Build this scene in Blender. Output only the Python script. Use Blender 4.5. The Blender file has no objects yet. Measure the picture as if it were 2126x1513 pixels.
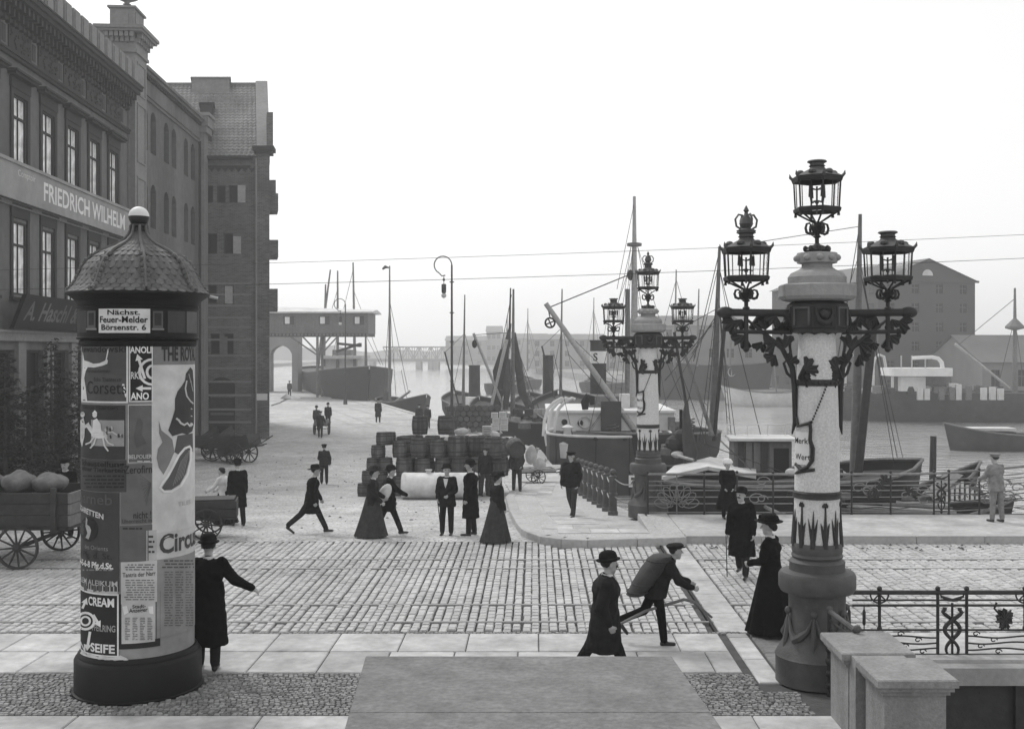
import bpy, math, random
from mathutils import Vector, Matrix
random.seed(7)
PI = math.pi
sc = bpy.context.scene
C = sc.collection
# ------------------------------------------------------------------ camera, sky, sun, exposure
F, CX, CY, H = 2300.0, 1110.0, 728.0, 4.07      # calibration of the plate camera (its pixels, metres)
cam = bpy.data.cameras.new('camera'); camo = bpy.data.objects.new('camera', cam); C.objects.link(camo)
camo.location = (0, 0, H); camo.rotation_euler = (PI/2, 0, 0)
cam.sensor_fit = 'HORIZONTAL'; cam.sensor_width = 36.0; cam.lens = 36.0*F/2126
cam.shift_x = (1063-CX)/2126; cam.shift_y = -(756.5-CY)/2126
cam.clip_start = .1; cam.clip_end = 4000
sc.camera = camo
SUN_EL, SUN_AZ = math.radians(48), math.radians(-38)      # azimuth from +Y, negative = left
w = bpy.data.worlds.new('World'); sc.world = w; w.use_nodes = True
nt = w.node_tree; nt.nodes.clear()
sky = nt.nodes.new('ShaderNodeTexSky'); sky.sky_type = 'NISHITA'; sky.sun_disc = False
sky.sun_elevation = SUN_EL; sky.sun_rotation = SUN_AZ; sky.dust_density = 4.0; sky.air_density = 1.0
bw = nt.nodes.new('ShaderNodeRGBToBW'); pw = nt.nodes.new('ShaderNodeMath'); pw.operation = 'POWER'; pw.inputs[1].default_value = .22
ml = nt.nodes.new('ShaderNodeMath'); ml.operation = 'MULTIPLY'; ml.inputs[1].default_value = 6.75
bg = nt.nodes.new('ShaderNodeBackground'); bg.inputs['Strength'].default_value = .1
ow = nt.nodes.new('ShaderNodeOutputWorld')
for a, b in ((sky.outputs[0], bw.inputs[0]), (bw.outputs[0], pw.inputs[0]), (pw.outputs[0], ml.inputs[0]), (ml.outputs[0], bg.inputs[0]), (bg.outputs[0], ow.inputs[0])):
    nt.links.new(a, b)
sl = bpy.data.lights.new('sun', 'SUN'); sl.energy = 1.5; sl.angle = math.radians(13); sl.color = (1, .995, .985)
so = bpy.data.objects.new('sun', sl); C.objects.link(so)
sd = Vector((math.sin(SUN_AZ)*math.cos(SUN_EL), math.cos(SUN_AZ)*math.cos(SUN_EL), math.sin(SUN_EL)))
so.rotation_euler = (-sd).to_track_quat('-Z', 'Y').to_euler(); so.location = sd*60
vs = sc.view_settings
vs.view_transform = 'Standard'; vs.look = 'None'; vs.gamma = 1.0; vs.use_curve_mapping = False; vs.exposure = 0.16
sc.render.engine = 'CYCLES'; sc.cycles.volume_bounces = 3; sc.cycles.max_bounces = 8
# ------------------------------------------------------------------ helpers
def W(x, y, Z): return Vector(((x-CX)*Z/F, Z, H-(y-CY)*Z/F))        # the point seen at a photo pixel, at distance Z
def GP(x, y, z): return W(x, y, F*(H-z)/(y-CY))                      # ... on a level plane
def gz(Y): return -1.5*min(1, max(0, (Y-24)/23.0))                   # street falls from the bridge to the quay
class MB:
    def __init__(s): s.v = []; s.f = []; s.m = []
    def add(s, vs, fs, m=0):
        o = len(s.v); s.v += [tuple(p) for p in vs]; s.f += [tuple(i+o for i in f) for f in fs]; s.m += [m]*len(fs); return s
    def bb(s, x0, x1, y0, y1, z0, z1, m=0):
        return s.add([(x0,y0,z0),(x1,y0,z0),(x1,y1,z0),(x0,y1,z0),(x0,y0,z1),(x1,y0,z1),(x1,y1,z1),(x0,y1,z1)],
                     [(3,2,1,0),(4,5,6,7),(0,1,5,4),(1,2,6,5),(2,3,7,6),(3,0,4,7)], m)
    def bar(s, a, b, w, h, m=0, up=(0,0,1)):                          # a beam of w x h from a to b
        a = Vector(a); b = Vector(b); d = (b-a).normalized(); u = Vector(up)
        if abs(d.dot(u)) > .98: u = Vector((1,0,0))
        sx = d.cross(u).normalized()*w/2; sz = sx.cross(d).normalized()*h/2
        vs = [a-sx-sz, a+sx-sz, a+sx+sz, a-sx+sz, b-sx-sz, b+sx-sz, b+sx+sz, b-sx+sz]
        return s.add(vs, [(0,1,2,3),(7,6,5,4),(4,5,1,0),(5,6,2,1),(6,7,3,2),(7,4,0,3)], m)
    def tube(s, pts, r, n=6, m=0, cap=True, closed=False):
        P = [Vector(p) for p in pts]; k = len(P); R = r if isinstance(r, (list, tuple)) else [r]*k
        vs = []; fs = []; nrm = None
        for i in range(k):
            if closed: t = P[(i+1) % k]-P[i-1]
            else: t = P[min(i+1, k-1)]-P[max(i-1, 0)]
            t.normalize()
            if nrm is None:
                nrm = t.cross(Vector((0,0,1)))
                if nrm.length < .05: nrm = t.cross(Vector((1,0,0)))
            else: nrm = nrm - t*nrm.dot(t)
            if nrm.length < 1e-6: nrm = t.orthogonal()
            nrm.normalize(); b = t.cross(nrm)
            for j in range(n):
                a = 2*PI*j/n; vs.append(P[i]+(nrm*math.cos(a)+b*math.sin(a))*R[i])
        for i in range(k if closed else k-1):
            i2 = (i+1) % k
            for j in range(n): fs.append((i*n+j, i*n+(j+1) % n, i2*n+(j+1) % n, i2*n+j))
        if cap and not closed: fs += [tuple(range(n-1, -1, -1)), tuple((k-1)*n+j for j in range(n))]
        return s.add(vs, fs, m)
    def lathe(s, prof, n=24, c=(0,0,0), m=0, sx=1, sy=1, a0=0, cap=True, fn=None):
        vs = []; fs = []; k = len(prof)
        for r, z in prof:
            for j in range(n):
                a = a0+2*PI*j/n; rr = r*(fn(a, z) if fn else 1)
                vs.append((c[0]+rr*math.cos(a)*sx, c[1]+rr*math.sin(a)*sy, c[2]+z))
        for i in range(k-1):
            for j in range(n): fs.append((i*n+j, i*n+(j+1) % n, (i+1)*n+(j+1) % n, (i+1)*n+j))
        if cap: fs += [tuple(range(n-1, -1, -1)), tuple((k-1)*n+j for j in range(n))]
        return s.add(vs, fs, m)
    def ell(s, c, r, nu=10, nv=7, m=0, rot=None):
        c = Vector(c); r = (r, r, r) if not isinstance(r, (tuple, list)) else r
        vs = []; fs = []
        for i in range(1, nv):
            p = PI*i/nv
            for j in range(nu):
                a = 2*PI*j/nu; q = Vector((r[0]*math.sin(p)*math.cos(a), r[1]*math.sin(p)*math.sin(a), -r[2]*math.cos(p)))
                vs.append(c+(rot @ q if rot else q))
        for q in (Vector((0,0,-r[2])), Vector((0,0,r[2]))): vs.append(c+(rot @ q if rot else q))
        b = (nv-1)*nu
        for i in range(nv-2):
            for j in range(nu): fs.append((i*nu+j, i*nu+(j+1) % nu, (i+1)*nu+(j+1) % nu, (i+1)*nu+j))
        for j in range(nu):
            fs.append((b, (j+1) % nu, j)); fs.append((b+1, (nv-2)*nu+j, (nv-2)*nu+(j+1) % nu))
        return s.add(vs, fs, m)
    def prism(s, poly, o, u, v, d, m=0):                              # polygon in plane (u, v) at o, thickness d along u x v
        o = Vector(o); u = Vector(u); v = Vector(v); n = u.cross(v).normalized()*d; k = len(poly)
        vs = [o+u*a+v*b for a, b in poly]; vs += [p+n for p in vs]
        fs = [tuple(range(k-1, -1, -1)), tuple(range(k, 2*k))]+[(i, (i+1) % k, (i+1) % k+k, i+k) for i in range(k)]
        return s.add(vs, fs, m)
    def loft(s, rings, m=0, cap=True):
        n = len(rings[0]); vs = [p for r in rings for p in r]; fs = []
        for i in range(len(rings)-1):
            for j in range(n): fs.append((i*n+j, i*n+(j+1) % n, (i+1)*n+(j+1) % n, (i+1)*n+j))
        if cap: fs += [tuple(range(n-1, -1, -1)), tuple((len(rings)-1)*n+j for j in range(n))]
        return s.add(vs, fs, m)
    def xf(s, M): s.v = [tuple(M @ Vector(p)) for p in s.v]; return s
    def join(s, o, M=None):
        return s.add([M @ Vector(p) for p in o.v] if M else o.v, o.f) if not any(o.m) else s._jm(o, M)
    def _jm(s, o, M):
        k = len(s.v); s.v += [tuple(M @ Vector(p)) if M else p for p in o.v]; s.f += [tuple(i+k for i in f) for f in o.f]; s.m += o.m; return s
    def mesh(s, name, mats, smooth=False, ang=40):
        me = bpy.data.meshes.new(name); me.from_pydata(s.v, [], s.f); me.update()
        for x in (mats if isinstance(mats, (list, tuple)) else [mats]): me.materials.append(x)
        if any(s.m): me.polygons.foreach_set('material_index', s.m)
        if smooth:
            me.shade_smooth()
            try: me.set_sharp_from_angle(angle=math.radians(ang))
            except Exception: pass
        return me
    def build(s, name, mats, parent=None, loc=None, rz=0, smooth=False, kind=None, ang=40):
        return link(name, s.mesh(name, mats, smooth, ang), parent, loc, rz, kind)
def link(name, me, parent=None, loc=None, rz=0, kind=None):
    o = bpy.data.objects.new(name, me); C.objects.link(o)
    if parent: o.parent = parent
    if loc is not None: o.location = loc
    if rz: o.rotation_euler = (0, 0, rz)
    if kind: o['kind'] = kind
    return o
def tag(o, label, cat, group=None):
    o['label'] = label; o['category'] = cat
    if group: o['group'] = group
    return o
def thing(name, label, cat, loc=(0,0,0), rz=0, group=None):
    o = bpy.data.objects.new(name, None); C.objects.link(o); o.location = loc; o.rotation_euler = (0, 0, rz)
    o.empty_display_size = .2
    return tag(o, label, cat, group)
KIDS = {}
def copy_tree(o, loc=None, rz=None, label=None, parent=None):
    c = o.copy(); C.objects.link(c)
    if parent: c.parent = parent
    if loc is not None: c.location = loc
    if rz is not None: c.rotation_euler = (0, 0, rz)
    if label: c['label'] = label
    for ch in o.children: copy_tree(ch, parent=c)
    return c
# ---- text
TXT = {}
def text(s, size=1.0, off=0.0, sx=1.0):
    k = (s, off)
    if k not in TXT:
        cu = bpy.data.curves.new('t', 'FONT'); cu.body = s; cu.size = 1; cu.align_x = 'CENTER'; cu.align_y = 'CENTER'; cu.offset = off; cu.resolution_u = 3
        o = bpy.data.objects.new('t', cu); C.objects.link(o)
        dg = bpy.context.evaluated_depsgraph_get(); me = bpy.data.meshes.new_from_object(o.evaluated_get(dg))
        TXT[k] = ([tuple(v.co) for v in me.vertices], [tuple(p.vertices) for p in me.polygons])
        bpy.data.objects.remove(o); bpy.data.curves.remove(cu); bpy.data.meshes.remove(me)
    v, f = TXT[k]
    return [(a*size*sx, b*size, 0) for a, b, c in v], f
def text_w(s, off=0.0):
    v, f = text(s, 1, off); return max(p[0] for p in v)-min(p[0] for p in v)
# ---- materials (a black and white world: every colour is a grey)
def M(name, v, rough=.8, var=.2, scale=4.0, bump=0.0, bscale=30.0, metal=0.0, stain=.15, isl=0.0, spec=.4, sscale=.5, streak=0):
    m = bpy.data.materials.new(name); m.use_nodes = True; t = m.node_tree; N = t.nodes; L = t.links
    p = N['Principled BSDF']; p.inputs['Roughness'].default_value = rough; p.inputs['Metallic'].default_value = metal
    p.inputs['Specular IOR Level'].default_value = spec
    tc = N.new('ShaderNodeTexCoord'); n1 = N.new('ShaderNodeTexNoise'); n1.inputs['Scale'].default_value = scale; n1.inputs['Detail'].default_value = 6
    L.new(tc.outputs['Object'], n1.inputs['Vector'])
    def mr(src, a, b, lo=.25, hi=.75):
        q = N.new('ShaderNodeMapRange'); q.inputs[1].default_value = lo; q.inputs[2].default_value = hi; q.inputs[3].default_value = a; q.inputs[4].default_value = b
        L.new(src, q.inputs[0]); return q.outputs[0]
    def mul(a, b):
        q = N.new('ShaderNodeMath'); q.operation = 'MULTIPLY'; L.new(a, q.inputs[0])
        if isinstance(b, float): q.inputs[1].default_value = b
        else: L.new(b, q.inputs[1])
        return q.outputs[0]
    val = mul(mr(n1.outputs[0], 1-var, 1+var), float(v))
    if stain:
        n2 = N.new('ShaderNodeTexNoise'); n2.inputs['Scale'].default_value = sscale; n2.inputs['Detail'].default_value = 8; n2.inputs['Roughness'].default_value = .65
        if streak:
            mp = N.new('ShaderNodeMapping'); mp.inputs['Scale'].default_value = (1, 1, 1.0/streak); L.new(tc.outputs['Object'], mp.inputs[0]); L.new(mp.outputs[0], n2.inputs['Vector'])
        else: L.new(tc.outputs['Object'], n2.inputs['Vector'])
        val = mul(val, mr(n2.outputs[0], 1-stain, 1+stain, .3, .7))
    if isl:
        g = N.new('ShaderNodeNewGeometry'); oi = N.new('ShaderNodeObjectInfo'); ad = N.new('ShaderNodeMath'); ad.operation = 'ADD'
        L.new(g.outputs['Random Per Island'], ad.inputs[0]); L.new(oi.outputs['Random'], ad.inputs[1])
        fr = N.new('ShaderNodeMath'); fr.operation = 'FRACT'; L.new(ad.outputs[0], fr.inputs[0])
        val = mul(val, mr(fr.outputs[0], 1-isl, 1+isl, 0, 1))
    L.new(val, p.inputs['Base Color'])
    if bump:
        n3 = N.new('ShaderNodeTexNoise'); n3.inputs['Scale'].default_value = bscale; n3.inputs['Detail'].default_value = 4
        L.new(tc.outputs['Object'], n3.inputs['Vector']); b = N.new('ShaderNodeBump'); b.inputs['Strength'].default_value = bump; b.inputs['Distance'].default_value = .02
        L.new(n3.outputs[0], b.inputs['Height']); L.new(b.outputs[0], p.inputs['Normal'])
    m['val'] = 1
    return m
def nodes(m): return m.node_tree.nodes, m.node_tree.links, m.node_tree.nodes['Principled BSDF']
m_sett = M('sett granite', .42, .75, .1, 9, .5, 40, stain=.22, isl=.13, sscale=.35)
m_joint = M('joint dirt', .075, .95, .3, 5, .4, 30)
m_street = M('quay paving', .49, .85, .2, 2.2, .6, 14, stain=.28, sscale=.3)
m_slab = M('pavement slab', .41, .85, .16, 7, .35, 30, stain=.3, isl=.15, sscale=1.3)
m_kerb = M('granite kerb', .38, .8, .15, 10, .3, 40, isl=.1)
m_mosaic = M('small stone', .2, .85, .2, 10, .4, 40, isl=.38)
m_asph = M('tar surface', .17, .85, .25, 16, .6, 40, stain=.28, sscale=2.2)
m_iron = M('cast iron paint', .034, .55, .25, 6, .2, 30, stain=.25, spec=.25)
m_ironl = M('grey iron paint', .085, .6, .25, 5, .25, 30, stain=.35, spec=.25)
m_stone = M('light stone', .3, .8, .12, 14, .3, 50, stain=.15, sscale=1.5, streak=4)
m_col = M('speckled column stone', .58, .75, .22, 45, .25, 60, stain=.06)
m_steel = M('rail steel', .3, .45, .15, 6, 0, metal=.3)
m_glass = M('lamp glass', .8, .05, 0, 1, stain=0)
N_, L_, p_ = nodes(m_glass); p_.inputs['Transmission Weight'].default_value = 1.0; p_.inputs['IOR'].default_value = 1.02; p_.inputs['Alpha'].default_value = .35
m_pane = M('window glass', .012, .25, .5, .7, .15, 3, spec=.2)
m_panel = M('curtained glass', .8, .2, .2, 2.2, .1, 3, stain=.4, sscale=2, spec=.6)
m_black = M('black paint', .01, .55, .2, 6, .1, 20, spec=.2)
m_plast = M('grey plaster', .12, .9, .16, 2.5, .45, 25, stain=.38, sscale=.35, streak=5)
m_plast2 = M('worn plaster', .115, .9, .18, 2.5, .45, 20, stain=.42, sscale=.3, streak=6)
m_trim = M('dark stucco trim', .028, .85, .2, 6, .3, 30)
m_triml = M('pale stucco trim', .2, .85, .15, 6, .3, 30)
m_sign = M('pale sign board', .26, .7, .08, 2, .05, 20, stain=.18)
m_white = M('white paint', .7, .55, .06, 3, .05, 20, stain=.1)
m_off = M('off white paint', .55, .6, .1, 3, .08, 20, stain=.2)
m_wood = M('weathered wood', .14, .8, .25, 7, .4, 30, stain=.2)
m_woodd = M('dark wood', .035, .8, .3, 7, .4, 30, stain=.2)
m_woodl = M('pale wood', .36, .75, .2, 7, .3, 30, stain=.15)
m_barrel = M('barrel stave', .085, .75, .3, 7, .4, 24, stain=.3, isl=.35, sscale=2)
m_hoop = M('barrel hoop', .025, .6, .2, 5)
m_hull = M('dark hull paint', .014, .6, .3, 1.5, .15, 8, stain=.5, sscale=.4, spec=.2)
m_hullg = M('grey hull paint', .045, .6, .25, 1.5, .15, 8, stain=.45, sscale=.4, spec=.2)
m_sail = M('dark sailcloth', .055, .9, .3, 3, .6, 8, stain=.3, sscale=1)
m_canvas = M('pale canvas', .45, .9, .12, 4, .5, 9, stain=.2, sscale=1.2)
m_rope = M('tarred rope', .05, .9, .2, 20)
m_cloth = M('black wool', .005, .95, .35, 12, .5, 16, stain=.3, sscale=3, spec=.08)
m_cloth2 = M('charcoal wool', .014, .95, .3, 12, .5, 16, stain=.3, sscale=3, spec=.15)
m_cloth3 = M('grey wool', .04, .95, .25, 12, .5, 16, stain=.25, sscale=3, spec=.15)
m_cloth4 = M('pale linen', .6, .9, .1, 12, .4, 14, stain=.15, sscale=3, spec=.15)
m_skin = M('skin', .36, .6, .1, 8, stain=.12, sscale=6)
m_hair = M('dark hair', .01, .7, .3, 30, .4, 60)
m_shoe = M('boot leather', .02, .45, .2, 10)
m_felt = M('black felt', .007, .9, .25, 10, .2, 40, spec=.1)
m_leaf = M('needle foliage', .022, .8, .4, 5, isl=.45)
m_bark = M('bark', .06, .9, .3, 9, .5, 20)
m_tile = M('roof tile', .16, .85, .2, 3, .3, 25, stain=.25, isl=.2)
m_quay = M('quay wall stone', .2, .9, .3, 1.2, .6, 5, stain=.3)
m_sack = M('sack cloth', .42, .9, .15, 6, .5, 14, stain=.25, sscale=2, isl=.15)
m_far = M('far masonry', .2, .9, .12, .3, .1, 3, stain=.2, sscale=.08)
m_farroof = M('far roof', .13, .9, .12, .5, stain=.2, sscale=.1)
m_dirt = M('earth', .3, .95, .2, .3, .3, 3)
m_pier = M('weathered pier stone', .24, .85, .2, 30, .4, 60, stain=.25, sscale=2.5, streak=3)
m_rail_lit = M('sunlit rail iron', .2, .65, .2, 8, .2, 30, stain=.2, spec=.2)  # far railing: sunlight on the iron put into a paler base grey
m_ghost = M('faded grey cloth', .2, .95, .2, 12, .4, 16, stain=.2, sscale=3, spec=.1)
m_sackd = M('grimy sack cloth', .13, .9, .2, 8, .6, 14, stain=.35, sscale=3)
# brickwork of the granary
m_brick = M('granary brick', .095, .9, .2, 1.5, stain=.35, sscale=.3)
def brickify(m, v1, v2, vm, s):
    n, l, p = nodes(m); b = n.new('ShaderNodeTexBrick'); tc = n.new('ShaderNodeTexCoord'); mp = n.new('ShaderNodeMapping')
    mp.inputs['Rotation'].default_value = (PI/2, 0, 0); b.inputs['Scale'].default_value = s
    b.inputs['Color1'].default_value = (v1,)*3+(1,); b.inputs['Color2'].default_value = (v2,)*3+(1,); b.inputs['Mortar'].default_value = (vm,)*3+(1,)
    b.inputs['Mortar Size'].default_value = .012; b.inputs['Brick Width'].default_value = .27; b.inputs['Row Height'].default_value = .085
    l.new(tc.outputs['Object'], mp.inputs[0]); l.new(mp.outputs[0], b.inputs['Vector'])
    old = p.inputs['Base Color'].links[0].from_socket; q = n.new('ShaderNodeMath'); q.operation = 'MULTIPLY'
    l.new(old, q.inputs[0]); l.new(b.outputs['Color'], q.inputs[1]); l.new(q.outputs[0], p.inputs['Base Color'])
brickify(m_brick, 1.3, .6, 1.7, 1.0)
# small stone setting of the street (finer than a pixel row further off)
def cobble(m, s, depth, dark):
    n, l, p = nodes(m); tc = n.new('ShaderNodeTexCoord'); v = n.new('ShaderNodeTexVoronoi'); v.feature = 'DISTANCE_TO_EDGE'; v.inputs['Scale'].default_value = s
    nz = n.new('ShaderNodeTexNoise'); nz.inputs['Scale'].default_value = .6
    l.new(tc.outputs['Object'], v.inputs['Vector'])
    r = n.new('ShaderNodeMapRange'); r.inputs[1].default_value = .0; r.inputs[2].default_value = .12; r.inputs[3].default_value = dark; r.inputs[4].default_value = 1.0
    l.new(v.outputs['Distance'], r.inputs[0]); q = n.new('ShaderNodeMath'); q.operation = 'MULTIPLY'
    l.new(p.inputs['Base Color'].links[0].from_socket, q.inputs[0]); l.new(r.outputs[0], q.inputs[1]); l.new(q.outputs[0], p.inputs['Base Color'])
    b = [x for x in n if x.type == 'BUMP'][0]; b.inputs['Distance'].default_value = depth; b.inputs['Strength'].default_value = .6
    l.new(r.outputs[0], b.inputs['Height'])
cobble(m_street, 7.0, .03, .5)
# water
m_water = bpy.data.materials.new('river water'); m_water.use_nodes = True
N_, L_, p_ = nodes(m_water)
p_.inputs['Base Color'].default_value = (.4, .4, .4, 1); p_.inputs['Specular IOR Level'].default_value = .8; p_.inputs['Roughness'].default_value = .08; p_.inputs['IOR'].default_value = 1.45
tc = N_.new('ShaderNodeTexCoord'); mp = N_.new('ShaderNodeMapping'); mp.inputs['Scale'].default_value = (.55, 1.3, 1); L_.new(tc.outputs['Object'], mp.inputs[0])
a1 = N_.new('ShaderNodeTexNoise'); a1.inputs['Scale'].default_value = 1.1; a1.inputs['Detail'].default_value = 6; L_.new(mp.outputs[0], a1.inputs['Vector'])
a2 = N_.new('ShaderNodeTexNoise'); a2.inputs['Scale'].default_value = .12; a2.inputs['Detail'].default_value = 3; L_.new(mp.outputs[0], a2.inputs['Vector'])
aq = N_.new('ShaderNodeMath'); aq.operation = 'MULTIPLY'; L_.new(a1.outputs[0], aq.inputs[0]); L_.new(a2.outputs[0], aq.inputs[1])
ab = N_.new('ShaderNodeBump'); ab.inputs['Strength'].default_value = .45; ab.inputs['Distance'].default_value = .5
L_.new(aq.outputs[0], ab.inputs['Height']); L_.new(ab.outputs[0], p_.inputs['Normal'])
# ------------------------------------------------------------------ ground, road, pavements, water
QE = [(14, 2.65), (27.5, 2.8), (38, 1.75), (62, .3), (116, -15.9), (197, -40), (330, -78)]
def qe(Y):
    for (a, xa), (b, xb) in zip(QE, QE[1:]):
        if Y <= b: return xa+(xb-xa)*(Y-a)/(b-a)
    return QE[-1][1]
mb = MB(); mb.add([(-440,-60,-4.2),(640,-60,-4.2),(640,700,-4.2),(-440,700,-4.2)], [(0,1,2,3)]); mb.build('ground', m_dirt, kind='structure')
mb = MB(); mb.add([(-400,2,-2.85),(600,2,-2.85),(600,690,-2.85),(-400,690,-2.85)], [(0,1,2,3)]); mb.build('river_water', m_water, kind='structure')
# quay street: slopes down from the bridge head, follows the quay edge
ys = [24.0] + [24+i*2.875 for i in range(1, 9)] + [52, 58, 62, 80, 98, 116, 140, 170, 197, 240, 330]
mb = MB(); vs = []
for y in ys: vs += [(-130, y, gz(y)), (min(-12.6, qe(y)-3), y, gz(y)), (qe(y), y, gz(y))]
fs = []
for i in range(len(ys)-1):
    for j in range(2): fs.append((i*3+j, i*3+j+1, i*3+4+j, i*3+3+j))
mb.add(vs, fs); mb.add([(-130,15.62,-.002),(-12.6,15.62,-.002),(-12.6,24,-.002),(-130,24,-.002)], [(0,1,2,3)]); street = mb.build('quay_street', m_street, kind='structure')
# piece filling the mouth of the street between setts and slope
mb = MB(); mb.add([(-12.6, 23.62, -.002), (2.6, 23.62, -.002), (2.8, 24.03, .004), (-12.6, 24.03, .002)], [(0,1,2,3)]); mb.build('street_mouth', m_street, kind='structure')
# quay wall and its coping
mb = MB(); mc = MB(); st = [24.0]
while st[-1] < 320: st.append(st[-1]+(1.4 if st[-1] < 60 else 3.0 if st[-1] < 130 else 9))
for a, b in zip(st, st[1:]):
    p = (qe(a), a); q = (qe(b), b)
    mb.add([(p[0], a, -4.3), (q[0], b, -4.3), (q[0], b, gz(b)-.02), (p[0], a, gz(a)-.02)], [(0,1,2,3)])
quayw = mb.build('quay_wall', m_quay, kind='structure')
for a, b in zip(st, st[1:]):
    if b > 200: break
    mc = MB(); g = .015
    mc.add([(qe(a)-.5, a+g, gz(a)-.25), (qe(a)+.06, a+g, gz(a)-.25), (qe(b)+.06, b-g, gz(b)-.25), (qe(b)-.5, b-g, gz(b)-.25),
            (qe(a)-.5, a+g, gz(a)+.05), (qe(a)+.06, a+g, gz(a)+.05), (qe(b)+.06, b-g, gz(b)+.05), (qe(b)-.5, b-g, gz(b)+.05)],
           [(3,2,1,0),(4,5,6,7),(0,1,5,4),(1,2,6,5),(2,3,7,6),(3,0,4,7)])
    mc.build('coping_stone', m_kerb, quayw)
# near shore, abutments, bridge deck
mb = MB(); mb.bb(-130, 4.15, -30, 15.62, -4.3, .095); nearp = mb.build('near_pavement', m_joint, kind='structure')
mb = MB(); mb.bb(-12.6, 2.65, 15.62, 24, -.5, -.05); road = mb.build('road', m_joint, kind='structure')
mb = MB(); mb.bb(2.65, 60, 15.62, 23.4, -1.0, -.05); bdeck = mb.build('bridge_deck', m_joint, kind='structure')
mb = MB(); mb.bb(-60, 2.65, 15.62, 24, -4.3, -.5); mb.bb(2.65, 4.4, 14.3, 27, -4.3, -1.0); mb.build('bridge_abutment', m_quay, kind='structure')
mb = MB(); mb.bb(4.15, 60, 14.25, 15.62, -.25, .1); nbp = mb.build('near_bridge_pavement', m_slab, kind='structure')
mb = MB(); mb.bb(3.95, 60, 14.0, 14.25, -.16, .06); mb.bb(4.15, 60, 14.12, 14.25, -1.5, -.16, 1)
for i in range(12): mb.bb(4.6+i*1.5, 4.7+i*1.5, 14.05, 14.12, -1.5, -.16, 1)
mb.bb(4.15, 60, 14.03, 14.12, -1.55, -1.4, 1)
gird = mb.build('bridge_girder', [m_stone, m_woodd], kind='structure')
# far pavement of the bridge, beside the railing
mb = MB(); mb.bb(3.2, 60, 23.73, 26.5, -.25, .15); mb.bb(2.66, 60, 26.5, 26.9, -1.3, .12, 1); fbp = mb.build('far_bridge_pavement', [m_slab, m_black], kind='structure')
# corner pavement between kerb and quay edge
KB = [(3.2, 23.3), (1.1, 22.95), (.55, 23.08), (.12, 23.4), (-.15, 23.95), (-.3, 24.7), (-.42, 26), (-.68, 30), (-.93, 35.6), (-.6, 44), (-.15, 54)]
def kx(Y):
    for (xa, a), (xb, b) in zip(KB[4:], KB[5:]):
        if Y <= b: return xa+(xb-xa)*(Y-a)/(b-a)
    return KB[-1][0]
yy = [23.95, 24.7, 26, 28, 30, 33, 35.6, 40, 44, 48, 54, 61]
vs = [(3.2, 23.3, .13), (1.1, 23.0, .13), (.55, 23.12, .13), (.12, 23.45, .13)]
mb = MB(); mb.add(vs+[(-.15, 23.95, .13), (2.72, 23.95, .13), (3.2, 23.95, .13)], [(0, 6, 5, 4, 3, 2, 1)])
pv = []; n = len(yy)
for y in yy: pv += [(kx(y), y, gz(y)+.13), (qe(max(y, 24))-.02+(.4 if y < 26 else 0), y, gz(y)+.13)]
mb.add(pv, [(2*i, 2*i+1, 2*i+3, 2*i+2) for i in range(n-1)])
mb.add([(2.7, 23.95, .128), (3.2, 23.95, .128), (3.2, 27, .128), (2.7, 27, .128)], [(0, 1, 2, 3)])
mb.bb(2.5, 3.2, 24, 26.9, -1.3, .12)
m_mos2 = M('pale small stone', .44, .85, .15, 9, .3, 40); cobble(m_mos2, 14, .02, .7)
cpav = mb.build('corner_pavement', m_mos2, kind='structure')
def strip(mbx, x0, y0, x1, y1, w, z0, z1, h, gap=.01):              # a laid stone from a to b
    d = Vector((x1-x0, y1-y0, 0)); L = d.length; d.normalize(); n = Vector((-d.y, d.x, 0)); c = .012
    a = Vector((x0, y0, 0))+d*gap; b = Vector((x1, y1, 0))-d*gap
    V = [a+Vector((0,0,z0-h)), b+Vector((0,0,z1-h)), b+n*w+Vector((0,0,z1-h)), a+n*w+Vector((0,0,z0-h))]
    V += [p+Vector((0,0,h-c)) for p in V]; q = Vector((0,0,c))
    V += [V[4]+q+(n+d)*c, V[5]+q+(n-d)*c, V[6]+q-(n+d)*c, V[7]+q+(d-n)*c]
    return mbx.add(V, [(3,2,1,0),(0,1,5,4),(1,2,6,5),(2,3,7,6),(3,0,4,7),(4,5,9,8),(5,6,10,9),(6,7,11,10),(7,4,8,11),(8,9,10,11)])
for (xa, a), (xb, b) in zip(KB, KB[1:]):
    L = math.hypot(xb-xa, b-a); k = max(1, round(L/1.25))
    for i in range(k):
        t0, t1 = i/k, (i+1)/k; p = (xa+(xb-xa)*t0, a+(b-a)*t0); q = (xa+(xb-xa)*t1, a+(b-a)*t1)
        mk = MB(); strip(mk, q[0], q[1], p[0], p[1], .28, gz(q[1])+.155, gz(p[1])+.155, .3, .006); mk.build('kerb_stone', m_kerb, cpav)
x = 3.2
while x < 16:
    L = random.uniform(1.4, 2.0); mk = MB(); strip(mk, x+L, 23.42, x, 23.42, -.3, .156, .156, .3, .006); mk.build('kerb_stone', m_kerb, fbp); x += L
for r, (ya, yb) in enumerate(((23.9, 24.85), (24.87, 25.8))):          # flags by the lamp, set in the small stones
    x = .5-.35*r
    while x < 2.3:
        L = random.uniform(.62, .85); mk = MB(); x1 = min(x+L, 2.68)
        mk.add([(x+.008, ya, .05), (x1-.008, ya, .05), (x1-.008, yb, .0), (x+.008, yb, .0), (x+.008, ya, .142+gz(ya)), (x1-.008, ya, .142+gz(ya)), (x1-.008, yb, .142+gz(yb)), (x+.008, yb, .142+gz(yb))],
               [(4,5,6,7),(0,1,5,4),(1,2,6,5),(2,3,7,6),(3,0,4,7)]); mk.build('flagstone', m_slab, cpav); x = x1
y = 26.0
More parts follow.
